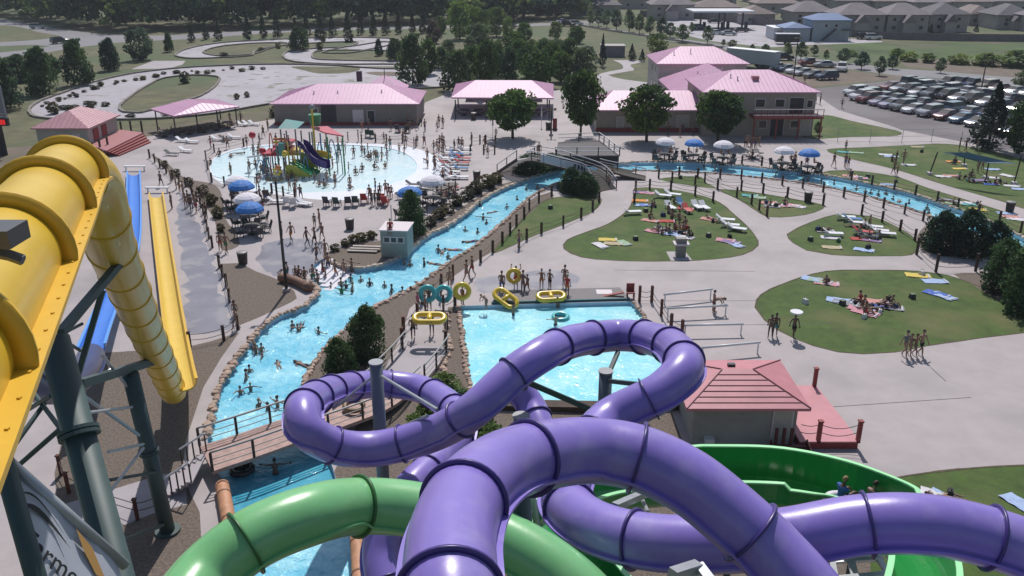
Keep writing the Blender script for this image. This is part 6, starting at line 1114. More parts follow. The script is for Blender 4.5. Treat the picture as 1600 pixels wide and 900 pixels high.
# ---------------------------------------------------------------- cars
CARC = {'silver': (.42, .43, .47), 'white': (.68, .68, .70), 'black': (.012, .012, .016), 'dark red': (.17, .018, .022), 'grey': (.16, .165, .18), 'dark blue': (.02, .035, .10), 'lavender grey': (.28, .26, .36), 'steel blue': (.13, .22, .32), 'beige': (.40, .37, .30), 'green': (.03, .07, .05)}
M_tyre = mat('tyre', (.02, .02, .02), .8); M_cg = mat('car_glass', (.03, .035, .045), .06); M_hl = mat('headlight_glass', (.6, .6, .62), .15); M_rim = mat('wheel_rim', (.35, .35, .37), .3, metal=.7); M_tl = mat('tail_light', (.35, .01, .01), .3)
def car_proto(kind, cname):
    root = bpy.data.objects.new('parked_'+{'sedan': 'sedan', 'suv': 'suv', 'pickup': 'pickup_truck'}[kind], None); COL.objects.link(root); m = mat('car_paint_'+cname.replace(' ', '_'), CARC[cname], .18, coat=.8)
    if kind == 'sedan': lo = [(-2.25, .3), (-2.3, .62), (-2.15, .88), (-1.5, .95), (1.0, .95), (1.95, .82), (2.28, .62), (2.25, .3)]; cab = [(-1.65, .94), (-1.05, 1.38), (.25, 1.42), (1.15, .94)]; W_ = .88; wr, h0 = .33, .2
    elif kind == 'suv': lo = [(-2.25, .4), (-2.3, .75), (-2.25, 1.08), (-1.9, 1.1), (1.0, 1.1), (2.05, 1.0), (2.3, .75), (2.25, .4)]; cab = [(-2.2, 1.09), (-2.0, 1.72), (.35, 1.76), (1.2, 1.09)]; W_ = .93; wr, h0 = .38, .28
    else: lo = [(-2.7, .45), (-2.72, 1.1), (-.7, 1.1), (-.65, 1.12), (1.4, 1.12), (2.4, 1.02), (2.65, .8), (2.6, .45)]; cab = [(-.75, 1.1), (-.6, 1.75), (.75, 1.78), (1.45, 1.1)]; W_ = .95; wr, h0 = .4, .3
    b = MB(); n = len(lo); secs = []
    for y, sx, dz in ((-W_, .96, 0), (-W_*.93, 1, .03), (W_*.93, 1, .03), (W_, .96, 0)): secs += [(x*sx, y, z+(dz if z > .6 else 0)) for x, z in lo]
    b.add(secs, [(j*n+i, (j+1)*n+i, (j+1)*n+(i+1) % n, j*n+(i+1) % n) for j in range(3) for i in range(n)]+[tuple(range(n)), tuple(range(3*n, 4*n))[::-1]]); bd = b.build('body', m, root)
    g = MB(); x0, x1, x2, x3 = [c[0] for c in cab]; z0, zt = cab[0][1]+.02, cab[1][1]; wt = W_*.78; g.add([(x0, -W_*.93, z0), (x3, -W_*.93, z0), (x3, W_*.93, z0), (x0, W_*.93, z0), (x1, -wt, zt), (x2, -wt, zt), (x2, wt, zt), (x1, wt, zt)], [(0, 1, 5, 4), (1, 2, 6, 5), (2, 3, 7, 6), (3, 0, 4, 7), (4, 5, 6, 7)]); g.build('windows', M_cg, root)
    r = MB(); r.box(((x1+x2)/2, 0, zt+.025), (x2-x1+.06, wt*2+.04, .06), taper=.93); r.build('roof', m, root)
    for sx, s in ((1, .97), (-1, .97)):
        for y in (-W_*.7, W_*.7): l = MB(); l.box((sx*(lo[-2][0] if sx > 0 else -lo[1][0])*s, y, .68 if kind == 'sedan' else .82), (.12, .34, .15)); l.build('headlight' if sx > 0 else 'tail_light', M_hl if sx > 0 else M_tl, root)
    for x in (-1.4, 1.4) if kind != 'pickup' else (-1.6, 1.6):
        for y in (-1, 1): w = MB(); w.tube([(x, y*(W_-.16), wr), (x, y*(W_+.03), wr)], wr, 16); wo = w.build('wheel', M_tyre, root); w = MB(); w.tube([(x, y*(W_+.03), wr), (x, y*(W_+.045), wr)], wr*.6, 12); w.build('rim', M_rim, wo)
    return Proto(root)
CP_ = {}
def car(kind, c, px, py, a, where, group=None):
    if (kind, c) not in CP_: CP_[(kind, c)] = car_proto(kind, c)
    CP_[(kind, c)].put(G(px, py), a, '%s %s %s' % (c, {'sedan': 'saloon car', 'suv': 'tall estate car', 'pickup': 'pickup truck'}[kind], where), 'car' if kind != 'pickup' else 'pickup truck', group)
gp_ = 'cars parked in the main car park'; aa = R(207)
for row, where, L in [(0, 'parked in the nearest row of the car park', [(1336, 149, 'suv', 'white'), (1346, 156, 'suv', 'white'), (1357, 160, 'suv', 'dark red'), (1376, 164, 'sedan', 'lavender grey'), (1392, 168, 'sedan', 'lavender grey'), (1410, 172, 'suv', 'grey'), (1428, 176, 'sedan', 'white'), (1452, 181, 'suv', 'silver'), (1478, 186, 'sedan', 'dark red'), (1503, 191, 'sedan', 'steel blue'), (1527, 197, 'sedan', 'grey'), (1553, 203, 'suv', 'black'), (1582, 210, 'sedan', 'dark blue'), (1612, 217, 'suv', 'silver')]),
                  (1, 'parked in the second row of the car park', [(1366, 152, 'suv', 'silver'), (1385, 156, 'sedan', 'silver'), (1404, 159, 'sedan', 'grey'), (1425, 163, 'sedan', 'white'), (1446, 166, 'sedan', 'grey'), (1470, 171, 'sedan', 'dark red'), (1494, 175, 'suv', 'steel blue'), (1520, 180, 'sedan', 'silver'), (1546, 185, 'sedan', 'dark blue'), (1574, 191, 'suv', 'steel blue'), (1602, 197, 'sedan', 'silver')]),
                  (2, 'parked in the third row of the car park', [(1392, 140, 'sedan', 'dark red'), (1407, 143, 'sedan', 'silver'), (1421, 146, 'suv', 'black'), (1436, 149, 'sedan', 'white'), (1457, 152, 'suv', 'grey'), (1479, 155, 'suv', 'black'), (1499, 158, 'sedan', 'silver'), (1517, 161, 'suv', 'black'), (1542, 165, 'sedan', 'white'), (1566, 169, 'sedan', 'dark blue'), (1592, 174, 'sedan', 'black')]),
                  (3, 'parked in the fourth row of the car park', [(1424, 133, 'suv', 'grey'), (1440, 136, 'suv', 'black'), (1450, 139, 'suv', 'white'), (1470, 143, 'sedan', 'black'), (1492, 144, 'suv', 'white'), (1513, 147, 'sedan', 'silver'), (1535, 150, 'sedan', 'white'), (1556, 154, 'suv', 'grey'), (1580, 158, 'sedan', 'silver'), (1604, 162, 'suv', 'black')]),
                  (4, 'parked in the farthest row of the car park', [(1482, 134, 'suv', 'black'), (1502, 135, 'pickup', 'black'), (1521, 137, 'pickup', 'dark blue'), (1542, 139, 'suv', 'beige'), (1562, 143, 'sedan', 'dark red'), (1585, 147, 'sedan', 'white'), (1610, 150, 'sedan', 'grey')])]:
    for x, y, k, c in L: car(k, c, x, y, aa+random.uniform(-.04, .04)+(math.pi if row in (1, 3) else 0), where, gp_)
for x, y, k, c, a in [(1196, 106, 'sedan', 'black', .4), (1212, 108.5, 'sedan', 'white', .45), (1228, 111.5, 'sedan', 'dark blue', .45), (1243, 114.5, 'sedan', 'white', .45), (1255, 117.5, 'sedan', 'silver', .45), (1271, 121, 'sedan', 'grey', .45), (1291, 124.5, 'suv', 'dark blue', .3)]: car(k, c, x, y, a+math.pi, 'parked in the line on the dirt strip above the balcony building', 'cars on the dirt strip')
for x, y, k, c, a in [(1224, 94, 'suv', 'black', 0), (1266, 103, 'pickup', 'dark red', 3.2), (1288, 105, 'sedan', 'silver', 3.1), (1315, 111, 'suv', 'white', 4.3)]: car(k, c, x, y, a, 'parked loosely on the dirt strip by the road', 'cars on the dirt strip')
car('suv', 'silver', 60, 45, .3, 'driving on the upper road at the far left'); car('suv', 'black', 94, 68, .9, 'waiting at the road junction at far left')
for x, y, k, c in [(1120, 54, 'sedan', 'white'), (1139, 55, 'sedan', 'silver'), (1116, 36, 'sedan', 'black'), (1350, 61, 'suv', 'black'), (1364, 62, 'suv', 'white'), (900, 40, 'suv', 'white'), (888, 41, 'suv', 'black'), (880, 36, 'sedan', 'white'), (1158, 50, 'sedan', 'black'), (1092, 46, 'suv', 'black')]: car(k, c, x, y, random.uniform(-.3, .3), 'standing near the fuel station yard' if 1000 < x < 1200 else 'near the blue roofed building' if x > 1200 else 'on the far road behind the dry field')
# ---------------------------------------------------------------- inflatable tubes
M_ty = mat('yellow_vinyl', (.72, .50, .04), .3, coat=.4, var=.05, scale=4); M_tt = mat('teal_vinyl', (.07, .45, .47), .3, coat=.4, var=.05, scale=4)
def ring(px, py, z, m, label, tilt=(0, 0), R_=.5, r=.19, double=False, rz=0):
    c = G(px, py, z); e = bpy.data.objects.new('inflatable_tube' if not double else 'double_inflatable_tube', None); COL.objects.link(e); e.location = c; e.rotation_euler = (tilt[0], tilt[1], rz); tag(e, label, 'inflatable tube')
    if double:                               # long two seat float: one outer ring and a bar across
        L_ = .58; path = [Vector((L_+R_*math.cos(a), R_*math.sin(a), 0)) for a in [math.pi*(k/9-.5) for k in range(10)]]+[Vector((-L_-R_*math.cos(a), -R_*math.sin(a), 0)) for a in [math.pi*(k/9-.5) for k in range(10)]]
        n_, m_ = len(path), 12; b = MB(); vs = []
        for i in range(n_):
            t = (path[(i+1) % n_]-path[i-1]).normalized(); s_ = Vector((t.y, -t.x, 0))
            vs += [path[i]+s_*r*math.cos(2*math.pi*j/m_)+Vector((0, 0, r*math.sin(2*math.pi*j/m_))) for j in range(m_)]
        b.add(vs, [(i*m_+j, ((i+1) % n_)*m_+j, ((i+1) % n_)*m_+(j+1) % m_, i*m_+(j+1) % m_) for i in range(n_) for j in range(m_)]); b.build('air_ring', m, e, True)
        b = MB(); b.tube([(0, -R_, 0), (0, 0, .02), (0, R_, 0)], r*.95, 12); b.build('cross_bar', m, e, True)
    else: b = MB(); b.torus((0, 0, 0), R_, r, 28, 12); b.build('air_ring', m, e, True)
    for s in ((-1, 1)): b = MB(); b.tube([(s*.12, -R_-r+.02, .06), (s*.12, -R_-r-.05, .1), (s*.12+.1, -R_-r+.02, .06)], .02, 5); b.build('handle', M_door, e)
    return e
ring(671, 497, 1.85, M_ty, 'yellow double tube carried overhead on the walkway below the teal tubes', (.25, .0), .42, .19, True)
ring(803, 431, 1.15, M_ty, 'yellow tube held upright behind a person on the wet paving', (1.35, 0), .45, .17)
ring(722, 455, 1.2, M_ty, 'yellow tube held upright at the corner of the landing pool', (1.2, .4), .5, .19)
ring(790, 466, .4, M_ty, 'pale yellow double tube tipped on the edge of the launch platform', (.5, .35), .42, .18, True, -.7)
ring(861, 463, .42, M_ty, 'yellow double tube lying on the launch platform', (.3, 0), .42, .18, True, .15)
ring(668, 459, 1.3, M_tt, 'teal tube held upright, left one of the pair at the walkway', (1.35, 0), .5, .19)
ring(693, 459, 1.1, M_tt, 'teal tube held upright, right one of the pair at the walkway', (1.1, -.3), .5, .19)
ring(876, 495, -.2, M_tt, 'teal tube floating in the upper part of the landing pool', (.1, 0), .5, .17)
ring(378, 732, -.25, mat('black_vinyl', (.02, .02, .02), .3, coat=.4), 'black tube floating in the shade under the plank footbridge', (.1, 0), .5, .17)
ring(553, 634, .9+.15, mat('tan_vinyl', (.16, .10, .05), .4), 'brown tube lying on the footbridge inside the purple loop', (.1, 0), .5, .15)
# ---------------------------------------------------------------- people: one continuous skinned body per pose, clothes and hair as parts
def skin_mesh(J, E, root=0, lv=1):
    me = bpy.data.meshes.new('s'); me.from_pydata([j[0] for j in J], E, []); o = bpy.data.objects.new('s', me); COL.objects.link(o)
    md = o.modifiers.new('skin', 'SKIN'); md.use_smooth_shade = True
    for i, j in enumerate(J):
        sv = me.skin_vertices[0].data[i]; r = j[1]; sv.radius = r if isinstance(r, tuple) else (r, r); sv.use_root = i == root
    s = o.modifiers.new('sub', 'SUBSURF'); s.levels = lv; s.render_levels = lv
    dg = bpy.context.evaluated_depsgraph_get(); out = bpy.data.meshes.new_from_object(o.evaluated_get(dg)); vs = [v.co.copy() for v in out.vertices]; fs = [tuple(p.vertices) for p in out.polygons]
    bpy.data.objects.remove(o); return vs, fs
def pose(**k):
    P = dict(pel=(0, 0, .92), wai=(0, 0, 1.06), che=(0, 0, 1.27), nec=(0, 0, 1.44), hea=(0, -.015, 1.56), hr=(-.09, 0, .88), kr=(-.105, -.01, .48), ar=(-.11, .02, .08), tr=(-.12, -.13, .035), hl=(.09, 0, .88), kl=(.105, -.01, .48), al=(.11, .02, .08), tl=(.12, -.13, .035),
             sr=(-.18, 0, 1.38), er=(-.23, .02, 1.11), wr=(-.24, -.05, .87), sl=(.18, 0, 1.38), el=(.23, .02, 1.11), wl=(.24, -.05, .87)); P.update(k); return {a: Vector(b) for a, b in P.items()}
POSES = {'stand': pose(), 'stand2': pose(wr=(-.06, -.2, 1.12), er=(-.26, -.02, 1.12), wl=(.05, -.2, 1.08), el=(.26, -.02, 1.1)), 'walk': pose(kr=(-.1, -.18, .52), ar=(-.1, -.22, .12), tr=(-.1, -.36, .06), kl=(.1, .02, .48), al=(.1, .24, .14), tl=(.1, .14, .035), er=(-.24, .12, 1.12), wr=(-.24, .16, .89), el=(.24, -.1, 1.12), wl=(.22, -.24, .93)),
         'hips': pose(er=(-.36, .06, 1.16), wr=(-.17, -.04, .98), el=(.36, .06, 1.16), wl=(.17, -.04, .98)), 'armsup': pose(er=(-.36, -.02, 1.52), wr=(-.32, -.04, 1.76), el=(.36, -.02, 1.52), wl=(.32, -.04, 1.76)),
         'armsout': pose(er=(-.42, -.05, 1.32), wr=(-.64, -.16, 1.30), el=(.42, -.05, 1.32), wl=(.64, -.16, 1.30)), 'point': pose(er=(-.3, -.2, 1.36), wr=(-.34, -.42, 1.42), el=(.25, .04, 1.12), wl=(.24, -.05, .88)),
         'sit': pose(pel=(0, .1, .13), wai=(0, .12, .27), che=(0, .1, .47), nec=(0, .06, .64), hea=(0, .03, .76), hr=(-.09, .06, .12), kr=(-.13, -.36, .3), ar=(-.12, -.62, .07), tr=(-.12, -.74, .05), hl=(.09, .06, .12), kl=(.13, -.32, .34), al=(.14, -.54, .07), tl=(.15, -.67, .05), sr=(-.18, .09, .58), er=(-.25, .1, .34), wr=(-.26, -.08, .2), sl=(.18, .09, .58), el=(.25, .02, .36), wl=(.2, -.2, .32)),
         'chair': pose(pel=(0, .05, .5), wai=(0, .08, .63), che=(0, .1, .83), nec=(0, .08, .99), hea=(0, .06, 1.11), hr=(-.09, 0, .49), kr=(-.12, -.4, .5), ar=(-.12, -.42, .1), tr=(-.12, -.56, .05), hl=(.09, 0, .49), kl=(.12, -.4, .5), al=(.12, -.44, .1), tl=(.12, -.58, .05), sr=(-.18, .09, .94), er=(-.24, .05, .7), wr=(-.2, -.18, .6), sl=(.18, .09, .94), el=(.24, .05, .7), wl=(.2, -.18, .6)),
         'lie': pose(pel=(0, 0, .13), wai=(0, .15, .14), che=(0, .36, .16), nec=(0, .53, .17), hea=(0, .66, .19), hr=(-.09, -.04, .12), kr=(-.11, -.45, .14), ar=(-.11, -.85, .08), tr=(-.13, -.95, .12), hl=(.09, -.04, .12), kl=(.12, -.44, .2), al=(.11, -.82, .08), tl=(.14, -.92, .12), sr=(-.18, .47, .15), er=(-.3, .3, .1), wr=(-.28, .08, .08), sl=(.18, .47, .15), el=(.32, .5, .12), wl=(.2, .68, .12)),
         'bend': pose(pel=(0, .12, .86), wai=(0, .02, .98), che=(0, -.2, 1.08), nec=(0, -.36, 1.12), hea=(0, -.48, 1.12), hr=(-.09, .1, .82), hl=(.09, .1, .82), kr=(-.11, 0, .46), kl=(.11, .08, .46), sr=(-.18, -.3, 1.1), er=(-.2, -.4, .88), wr=(-.16, -.5, .68), sl=(.18, -.3, 1.1), el=(.22, -.42, .9), wl=(.16, -.5, .7))}
def head_bits(P):                    # skull, face, ears, neck end; returned as extra geometry of the same body mesh
    b = MB(); d = (P['hea']-P['nec']).normalized(); c = P['hea']+d*.055; lying = abs(d.z) < .5
    f = Vector((0, -1, 0)) if not lying else Vector((0, 0, 1)); s = d.cross(f).normalized(); f = s.cross(d).normalized()*1; f = f if (f.dot(Vector((0, -1, 0))) > 0 or lying) else -f
    M = Matrix((s, f, d)).transposed(); o = len(b.v); b.ball((0, 0, 0), (.075, .093, .115), 14, 9)
    for i in range(len(b.v)):
        v = Vector(b.v[i])
        if v.z < -.02: v.x *= 1-.9*abs(v.z+.02)*2; v.y = v.y*(.92)+.01
        b.v[i] = tuple(M@v+c)
    for q, r in (((0, .1, -.015), (.013, .02, .022)), ((-.078, 0, -.01), (.01, .02, .03)), ((.078, 0, -.01), (.01, .02, .03)), ((0, .088, -.058), (.026, .01, .008)), ((-.03, .084, .012), (.014, .01, .009)), ((.03, .084, .012), (.014, .01, .009))):
        t = MB(); t.ball((0, 0, 0), r, 6, 4); b.add([M@(Vector(v)+Vector(q))+c for v in t.v], t.f)
    h = MB(); h.ball((0, 0, 0), (.086, .104, .122), 14, 9); hv = [Vector(v) for v in h.v]; keep = [f_ for f_ in h.f if all(hv[i].z > -.01-.07*(hv[i].y < -.02) and not (hv[i].y > .07 and hv[i].z < .05) for i in f_)]
    hair = MB(); hair.add([M@(v+Vector((0, -.006, .008)))+c for v in hv], keep); return b, hair, M, c
def hand(b, w, e, sgn):
    d = (w-e).normalized(); s = d.cross(Vector((0, 1, .2))).normalized(); n = s.cross(d); p = w+d*.05
    b.box(p, (.001, .001, .001)); o = len(b.v)
    vs = [w+s*x*.035+n*y*.014 for x, y in ((-1, -1), (1, -1), (1, 1), (-1, 1))]+[w+d*.09+s*x*.042+n*y*.012 for x, y in ((-1, -1), (1, -1), (1, 1), (-1, 1))]; b.add(vs, [(0, 1, 2, 3), (7, 6, 5, 4), (0, 4, 5, 1), (1, 5, 6, 2), (2, 6, 7, 3), (3, 7, 4, 0)])
    for k, L in enumerate((.062, .075, .07, .055)): x = (k-1.5)*.021; r0 = w+d*.085+s*x; b.tube([r0, r0+d*L*.55+n*.004, r0+d*L+n*.02], [.0095, .009, .007], 5)
    r0 = w+d*.03-s*sgn*.035; b.tube([r0, r0+d*.03-s*sgn*.025, r0+d*.06-s*sgn*.03+n*.01], [.011, .01, .008], 5)
PM = {}
for nm, P in POSES.items():
    names = ['pel', 'wai', 'che', 'nec', 'hea', 'hr', 'kr', 'ar', 'tr', 'hl', 'kl', 'al', 'tl', 'sr', 'er', 'wr', 'sl', 'el', 'wl']; rad = dict(pel=(.135, .10), wai=(.115, .085), che=(.14, .10), nec=.05, hea=.05, hr=.088, kr=.056, ar=.038, tr=.03, hl=.088, kl=.056, al=.038, tl=.03, sr=.055, er=.038, wr=.026, sl=.055, el=.038, wl=.026)
    ed = [('pel', 'wai'), ('wai', 'che'), ('che', 'nec'), ('nec', 'hea'), ('pel', 'hr'), ('hr', 'kr'), ('kr', 'ar'), ('ar', 'tr'), ('pel', 'hl'), ('hl', 'kl'), ('kl', 'al'), ('al', 'tl'), ('che', 'sr'), ('sr', 'er'), ('er', 'wr'), ('che', 'sl'), ('sl', 'el'), ('el', 'wl')]
    J = [(P[n], rad[n]) for n in names]; ix = {n: i for i, n in enumerate(names)}; vs, fs = skin_mesh(J, [(ix[a], ix[c]) for a, c in ed])
    body = MB(); body.add(vs, fs); hb_, hair, M_, c_ = head_bits(P); body.add(hb_.v, hb_.f); hand(body, P['wr'], P['er'], -1); hand(body, P['wl'], P['el'], 1)
    mid = {s: P['h'+s].lerp(P['k'+s], .62) for s in 'rl'}
    short = skin_mesh([(P['pel'], (.15, .115)), (P['wai'].lerp(P['pel'], .45), (.13, .1)), (P['hr'], .105), (mid['r'], .092), (P['hl'], .105), (mid['l'], .092)], [(0, 1), (0, 2), (2, 3), (0, 4), (4, 5)])
    brief = skin_mesh([(P['pel'], (.146, .112)), (P['wai'].lerp(P['pel'], .8), (.13, .1)), (P['hr'], .096), (P['hl'], .096)], [(0, 1), (0, 2), (0, 3)])
    shirt = skin_mesh([(P['wai'], (.13, .1)), (P['pel'].lerp(P['wai'], .5), (.135, .105)), (P['che'], (.155, .115)), (P['nec'].lerp(P['che'], .35), .075), (P['sr'], .07), (P['sr'].lerp(P['er'], .6), .056), (P['sl'], .07), (P['sl'].lerp(P['el'], .6), .056)], [(0, 1), (0, 2), (2, 3), (2, 4), (4, 5), (2, 6), (6, 7)])
    top = skin_mesh([(P['wai'].lerp(P['che'], .55), (.125, .095)), (P['che'], (.152, .112)), (P['che'].lerp(P['nec'], .35), (.11, .08))], [(0, 1), (1, 2)])
    def me_(v, f, n): me = bpy.data.meshes.new(n); me.from_pydata([tuple(x) for x in v], [], f); me.polygons.foreach_set('use_smooth', [True]*len(me.polygons)); me.materials.append(None); return me
    PM[nm] = dict(body=me_(body.v, body.f, 'person_'+nm), hair=me_(hair.v, hair.f, 'hair'), shorts=me_(*short, 'swim_shorts'), brief=me_(*brief, 'swim_briefs'), shirt=me_(*shirt, 'shirt'), top=me_(*top, 'swim_top'))
SK = [mat('skin_light', (.30, .18, .135), .6), mat('skin_tan', (.21, .12, .085), .6), mat('skin_dark', (.11, .062, .046), .55)]
HR = [mat('hair_brown', (.05, .03, .02), .7), mat('hair_black', (.015, .012, .012), .7), mat('hair_blond', (.28, .19, .09), .7)]
CC = {'black': (.015, .015, .02), 'navy': (.02, .03, .09), 'blue': (.04, .12, .38), 'red': (.40, .03, .03), 'teal': (.03, .25, .26), 'grey': (.14, .14, .15), 'white': (.62, .62, .62), 'pink': (.55, .16, .24), 'green': (.05, .2, .07), 'orange': (.5, .17, .04), 'purple': (.13, .06, .24), 'dark patterned': (.06, .045, .07)}
CMt = {k: mat('cloth_'+k.replace(' ', '_'), v, .8, var=(.3 if 'patt' in k else .08), scale=(18 if 'patt' in k else 3)) for k, v in CC.items()}
CN = ['black', 'navy', 'blue', 'dark patterned', 'grey', 'red', 'teal', 'black', 'navy', 'green', 'purple', 'orange', 'pink']
prs = random.Random(11); NP = [0]; PEOPLE = []
def person(px, py, ps, verb, where, z=0.0, sc=None, face=None, col=None, kind=None, shirt=None, at=None):
    loc = at if at is not None else G(px, py, 0 if z > -.2 else z*0-.38 if False else (0 if z >= -.05 else z)); ms = PM[ps]; sc = sc or prs.choice([.78, .88, .94, .98, 1.0, 1.03]); col = col or prs.choice(CN); kind = kind or prs.choice(['shorts', 'shorts', 'suit', 'bikini', 'shorts'])
    o = bpy.data.objects.new('person', ms['body']); COL.objects.link(o); PEOPLE.append(o); o.location = loc; o.rotation_euler = (0, 0, face if face is not None else prs.uniform(0, 6.28)); o.scale = (sc*1.06, sc*1.06, sc*1.03); NP[0] += 1
    def slot(ob, m): ob.material_slots[0].link = 'OBJECT'; ob.material_slots[0].material = m
    slot(o, prs.choice(SK[:2]+SK)); parts = [('hair', prs.choice(HR[:2]+HR))]
    if kind == 'shorts': parts.append(('shorts', CMt[col])); gar = col+' swim shorts'
    elif kind == 'suit': parts += [('brief', CMt[col]), ('top', CMt[col])]; gar = col+' swimsuit'
    elif kind == 'bikini': parts += [('brief', CMt[col]), ('top', CMt[col])]; gar = col+' two piece swimwear'
    if shirt: parts = [p for p in parts if p[0] != 'top']+[('shirt', CMt[shirt])]; gar = shirt+' shirt and '+col+' bottoms'
    for n, m in parts: c = bpy.data.objects.new({'hair': 'hair', 'shorts': 'swim_shorts', 'brief': 'swim_briefs', 'top': 'swim_top', 'shirt': 'shirt'}[n], ms[n]); COL.objects.link(c); c.parent = o; slot(c, m)
    w = 'child' if sc < .8 else 'person'; tag(o, '%s in %s %s %s' % (w, gar, verb, where), 'person', 'people in the park'); return o
VB = {'stand': 'standing', 'stand2': 'standing arms folded', 'walk': 'walking', 'hips': 'standing hands on hips', 'armsup': 'standing arms raised', 'armsout': 'standing arms spread', 'point': 'standing pointing', 'sit': 'sitting', 'chair': 'seated', 'lie': 'lying', 'bend': 'bending over'}
def crowd(where, L, default=None, **k):
    for t in L:
        x, y = t[:2]; ps = t[2] if len(t) > 2 and t[2] else prs.choice(default or ['stand', 'walk', 'stand2', 'hips', 'walk', 'stand']); kw = dict(k); kw.update(t[3] if len(t) > 3 else {}); person(x, y, ps, VB[ps], where, **kw)
def bathers(where, L, zw=-.38, deep=(.95, 1.22)):
    for t in L:                      # (x, y) is where the body meets the water
        x, y = t[:2]; ps = t[2] if len(t) > 2 and t[2] else prs.choice(['stand', 'stand', 'point', 'stand2', 'hips', 'armsout', 'walk']); kw = t[3] if len(t) > 3 else {}
        g = G(x, y, zw); d = prs.uniform(*deep); sc = kw.get('sc', prs.choice([.8, .9, 1.0])); g.z = zw-d*sc if ps != 'lie' else zw-.1
        v = 'wading' if ps != 'lie' else 'swimming flat'; person(x, y, ps, v, where, at=g, **{**kw, 'sc': sc})
crowd('on the upper plaza beside the changing building', [(611, 204), (652, 203), (659, 196), (664, 205), (683, 204), (686, 197), (624, 208, 'sit'), (634, 207, 'sit'), (645, 200), (600, 222), (577, 200), (572, 193), (566, 205), (638, 198), (640, 207), (692, 199)])
crowd('on the upper plaza right of the shallow pool', [(630, 222), (634, 229), (647, 231), (652, 226), (663, 229), (678, 238), (683, 236), (691, 228), (686, 243), (692, 243), (687, 232), (694, 235), (710, 234), (717, 233), (722, 235), (762, 245), (775, 215), (668, 252), (679, 262), (692, 286), (680, 268), (697, 262, 'sit'), (712, 268, 'lie'), (704, 275, 'sit'), (737, 226), (668, 262, 'bend'), (757, 232)])
crowd('at the table right of the blue parasol', [(686, 300, 'chair'), (695, 299, 'chair'), (702, 303, 'chair'), (690, 309, 'chair'), (697, 312, 'chair'), (709, 308, 'chair'), (683, 306, 'stand'), (712, 303, 'stand')])
crowd('on the near edge of the shallow pool', [(578, 315), (587, 302), (594, 308), (586, 320), (581, 322), (603, 306), (608, 312), (612, 309), (453, 299, None, dict(sc=.75)), (462, 307, 'stand', dict(sc=1.05)), (470, 312), (403, 297), (417, 283), (407, 316, 'walk'), (415, 317), (600, 318, 'sit'), (592, 322, 'walk')])
bathers('in the shallow pool', [(553, 246), (544, 222, 'stand'), (566, 242), (585, 247), (597, 247), (605, 253), (610, 233), (604, 240), (624, 238), (580, 250), (590, 252), (570, 244), (597, 250), (588, 249), (524, 291, 'stand', dict(sc=1.05)), (547, 292), (511, 284), (492, 284), (409, 274), (361, 272, 'stand', dict(col='green', kind='shorts')), (560, 222), (632, 240, None, dict(sc=.75)), (575, 240), (545, 268, None, dict(sc=.75)), (455, 235), (535, 233), (528, 226), (540, 240)], -.06, (.08, .25))
crowd('in the shallow water', [(343, 243, 'sit'), (361, 244, 'lie'), (329, 257, 'sit'), (507, 292, 'sit'), (499, 290, 'sit'), (450, 281, 'sit'), (463, 283, 'sit'), (456, 280, 'sit'), (556, 272, 'sit'), (566, 267, 'sit'), (586, 264, 'sit'), (576, 248, 'sit'), (602, 262, 'sit'), (547, 296, 'sit'), (372, 241, 'lie')], z=-.06)
bathers('beside the water play structure', [(400, 262), (412, 270), (420, 274), (425, 280), (432, 268), (440, 279), (406, 283), (415, 262), (447, 262), (480, 258), (472, 275), (500, 268), (520, 262), (528, 252), (516, 246), (420, 255), (404, 250), (436, 258), (462, 262), (509, 238), (530, 240), (396, 243), (405, 236), (390, 268)], -.06, (.1, .3))
for x, y, dy in ((446, 228, 1), (452, 230, 2), (432, 227, 1), (441, 239, 0), (464, 241, 1)): person(0, 0, 'stand', 'standing', 'up on the water play structure', at=PY(x, y, Y0+dy), sc=.8)
crowd('near the far left shelter', [(356, 233, 'walk'), (406, 226), (419, 204), (377, 192, 'walk'), (360, 192), (412, 215), (330, 232), (250, 213, 'chair'), (262, 214, 'chair'), (270, 212, 'chair'), (283, 211, 'chair'), (300, 209, 'chair'), (312, 208, 'chair'), (325, 206, 'chair'), (345, 203, 'chair'), (362, 200, 'chair'), (350, 222, 'sit'), (386, 230, 'walk')])
crowd('on the paving left of the gravel point', [(456, 378, 'walk', dict(sc=1.05)), (480, 385, 'walk', dict(sc=1.03)), (493, 385, 'walk', dict(sc=1.03)), (504, 375), (441, 375), (492, 355), (500, 355), (496, 411), (509, 404)])
crowd('at the table under the left parasols', [(371, 312, 'chair'), (398, 318, 'chair'), (375, 330, 'chair'), (383, 338, 'chair'), (403, 334, 'chair'), (364, 322), (404, 345, 'walk'), (411, 330, 'stand'), (366, 300, 'chair'), (384, 304, 'chair')])
crowd('beside the dark rope fence of the runout pad', [(291, 325), (295, 322), (300, 330), (307, 332), (304, 322), (252, 292, 'walk'), (269, 327, 'stand'), (354, 395, 'walk', dict(sc=1.05)), (318, 318), (287, 308), (281, 300), (323, 342), (276, 296), (345, 392), (268, 285)])
crowd('on the path by the gravel bed at left', [(370, 515, 'walk'), (368, 497, 'stand')])
crowd('on the ticket building side of the plaza', [(164, 257, 'walk'), (182, 280, 'walk')])
crowd('by the entry steps of the channel', [(448, 426, 'sit'), (468, 432, 'sit'), (476, 434, 'sit'), (462, 428, 'sit')])
bathers('at the channel entry steps', [(490, 439), (497, 444), (509, 436), (513, 420), (538, 426), (550, 424), (524, 430), (505, 428)], -.3, (.3, .5))
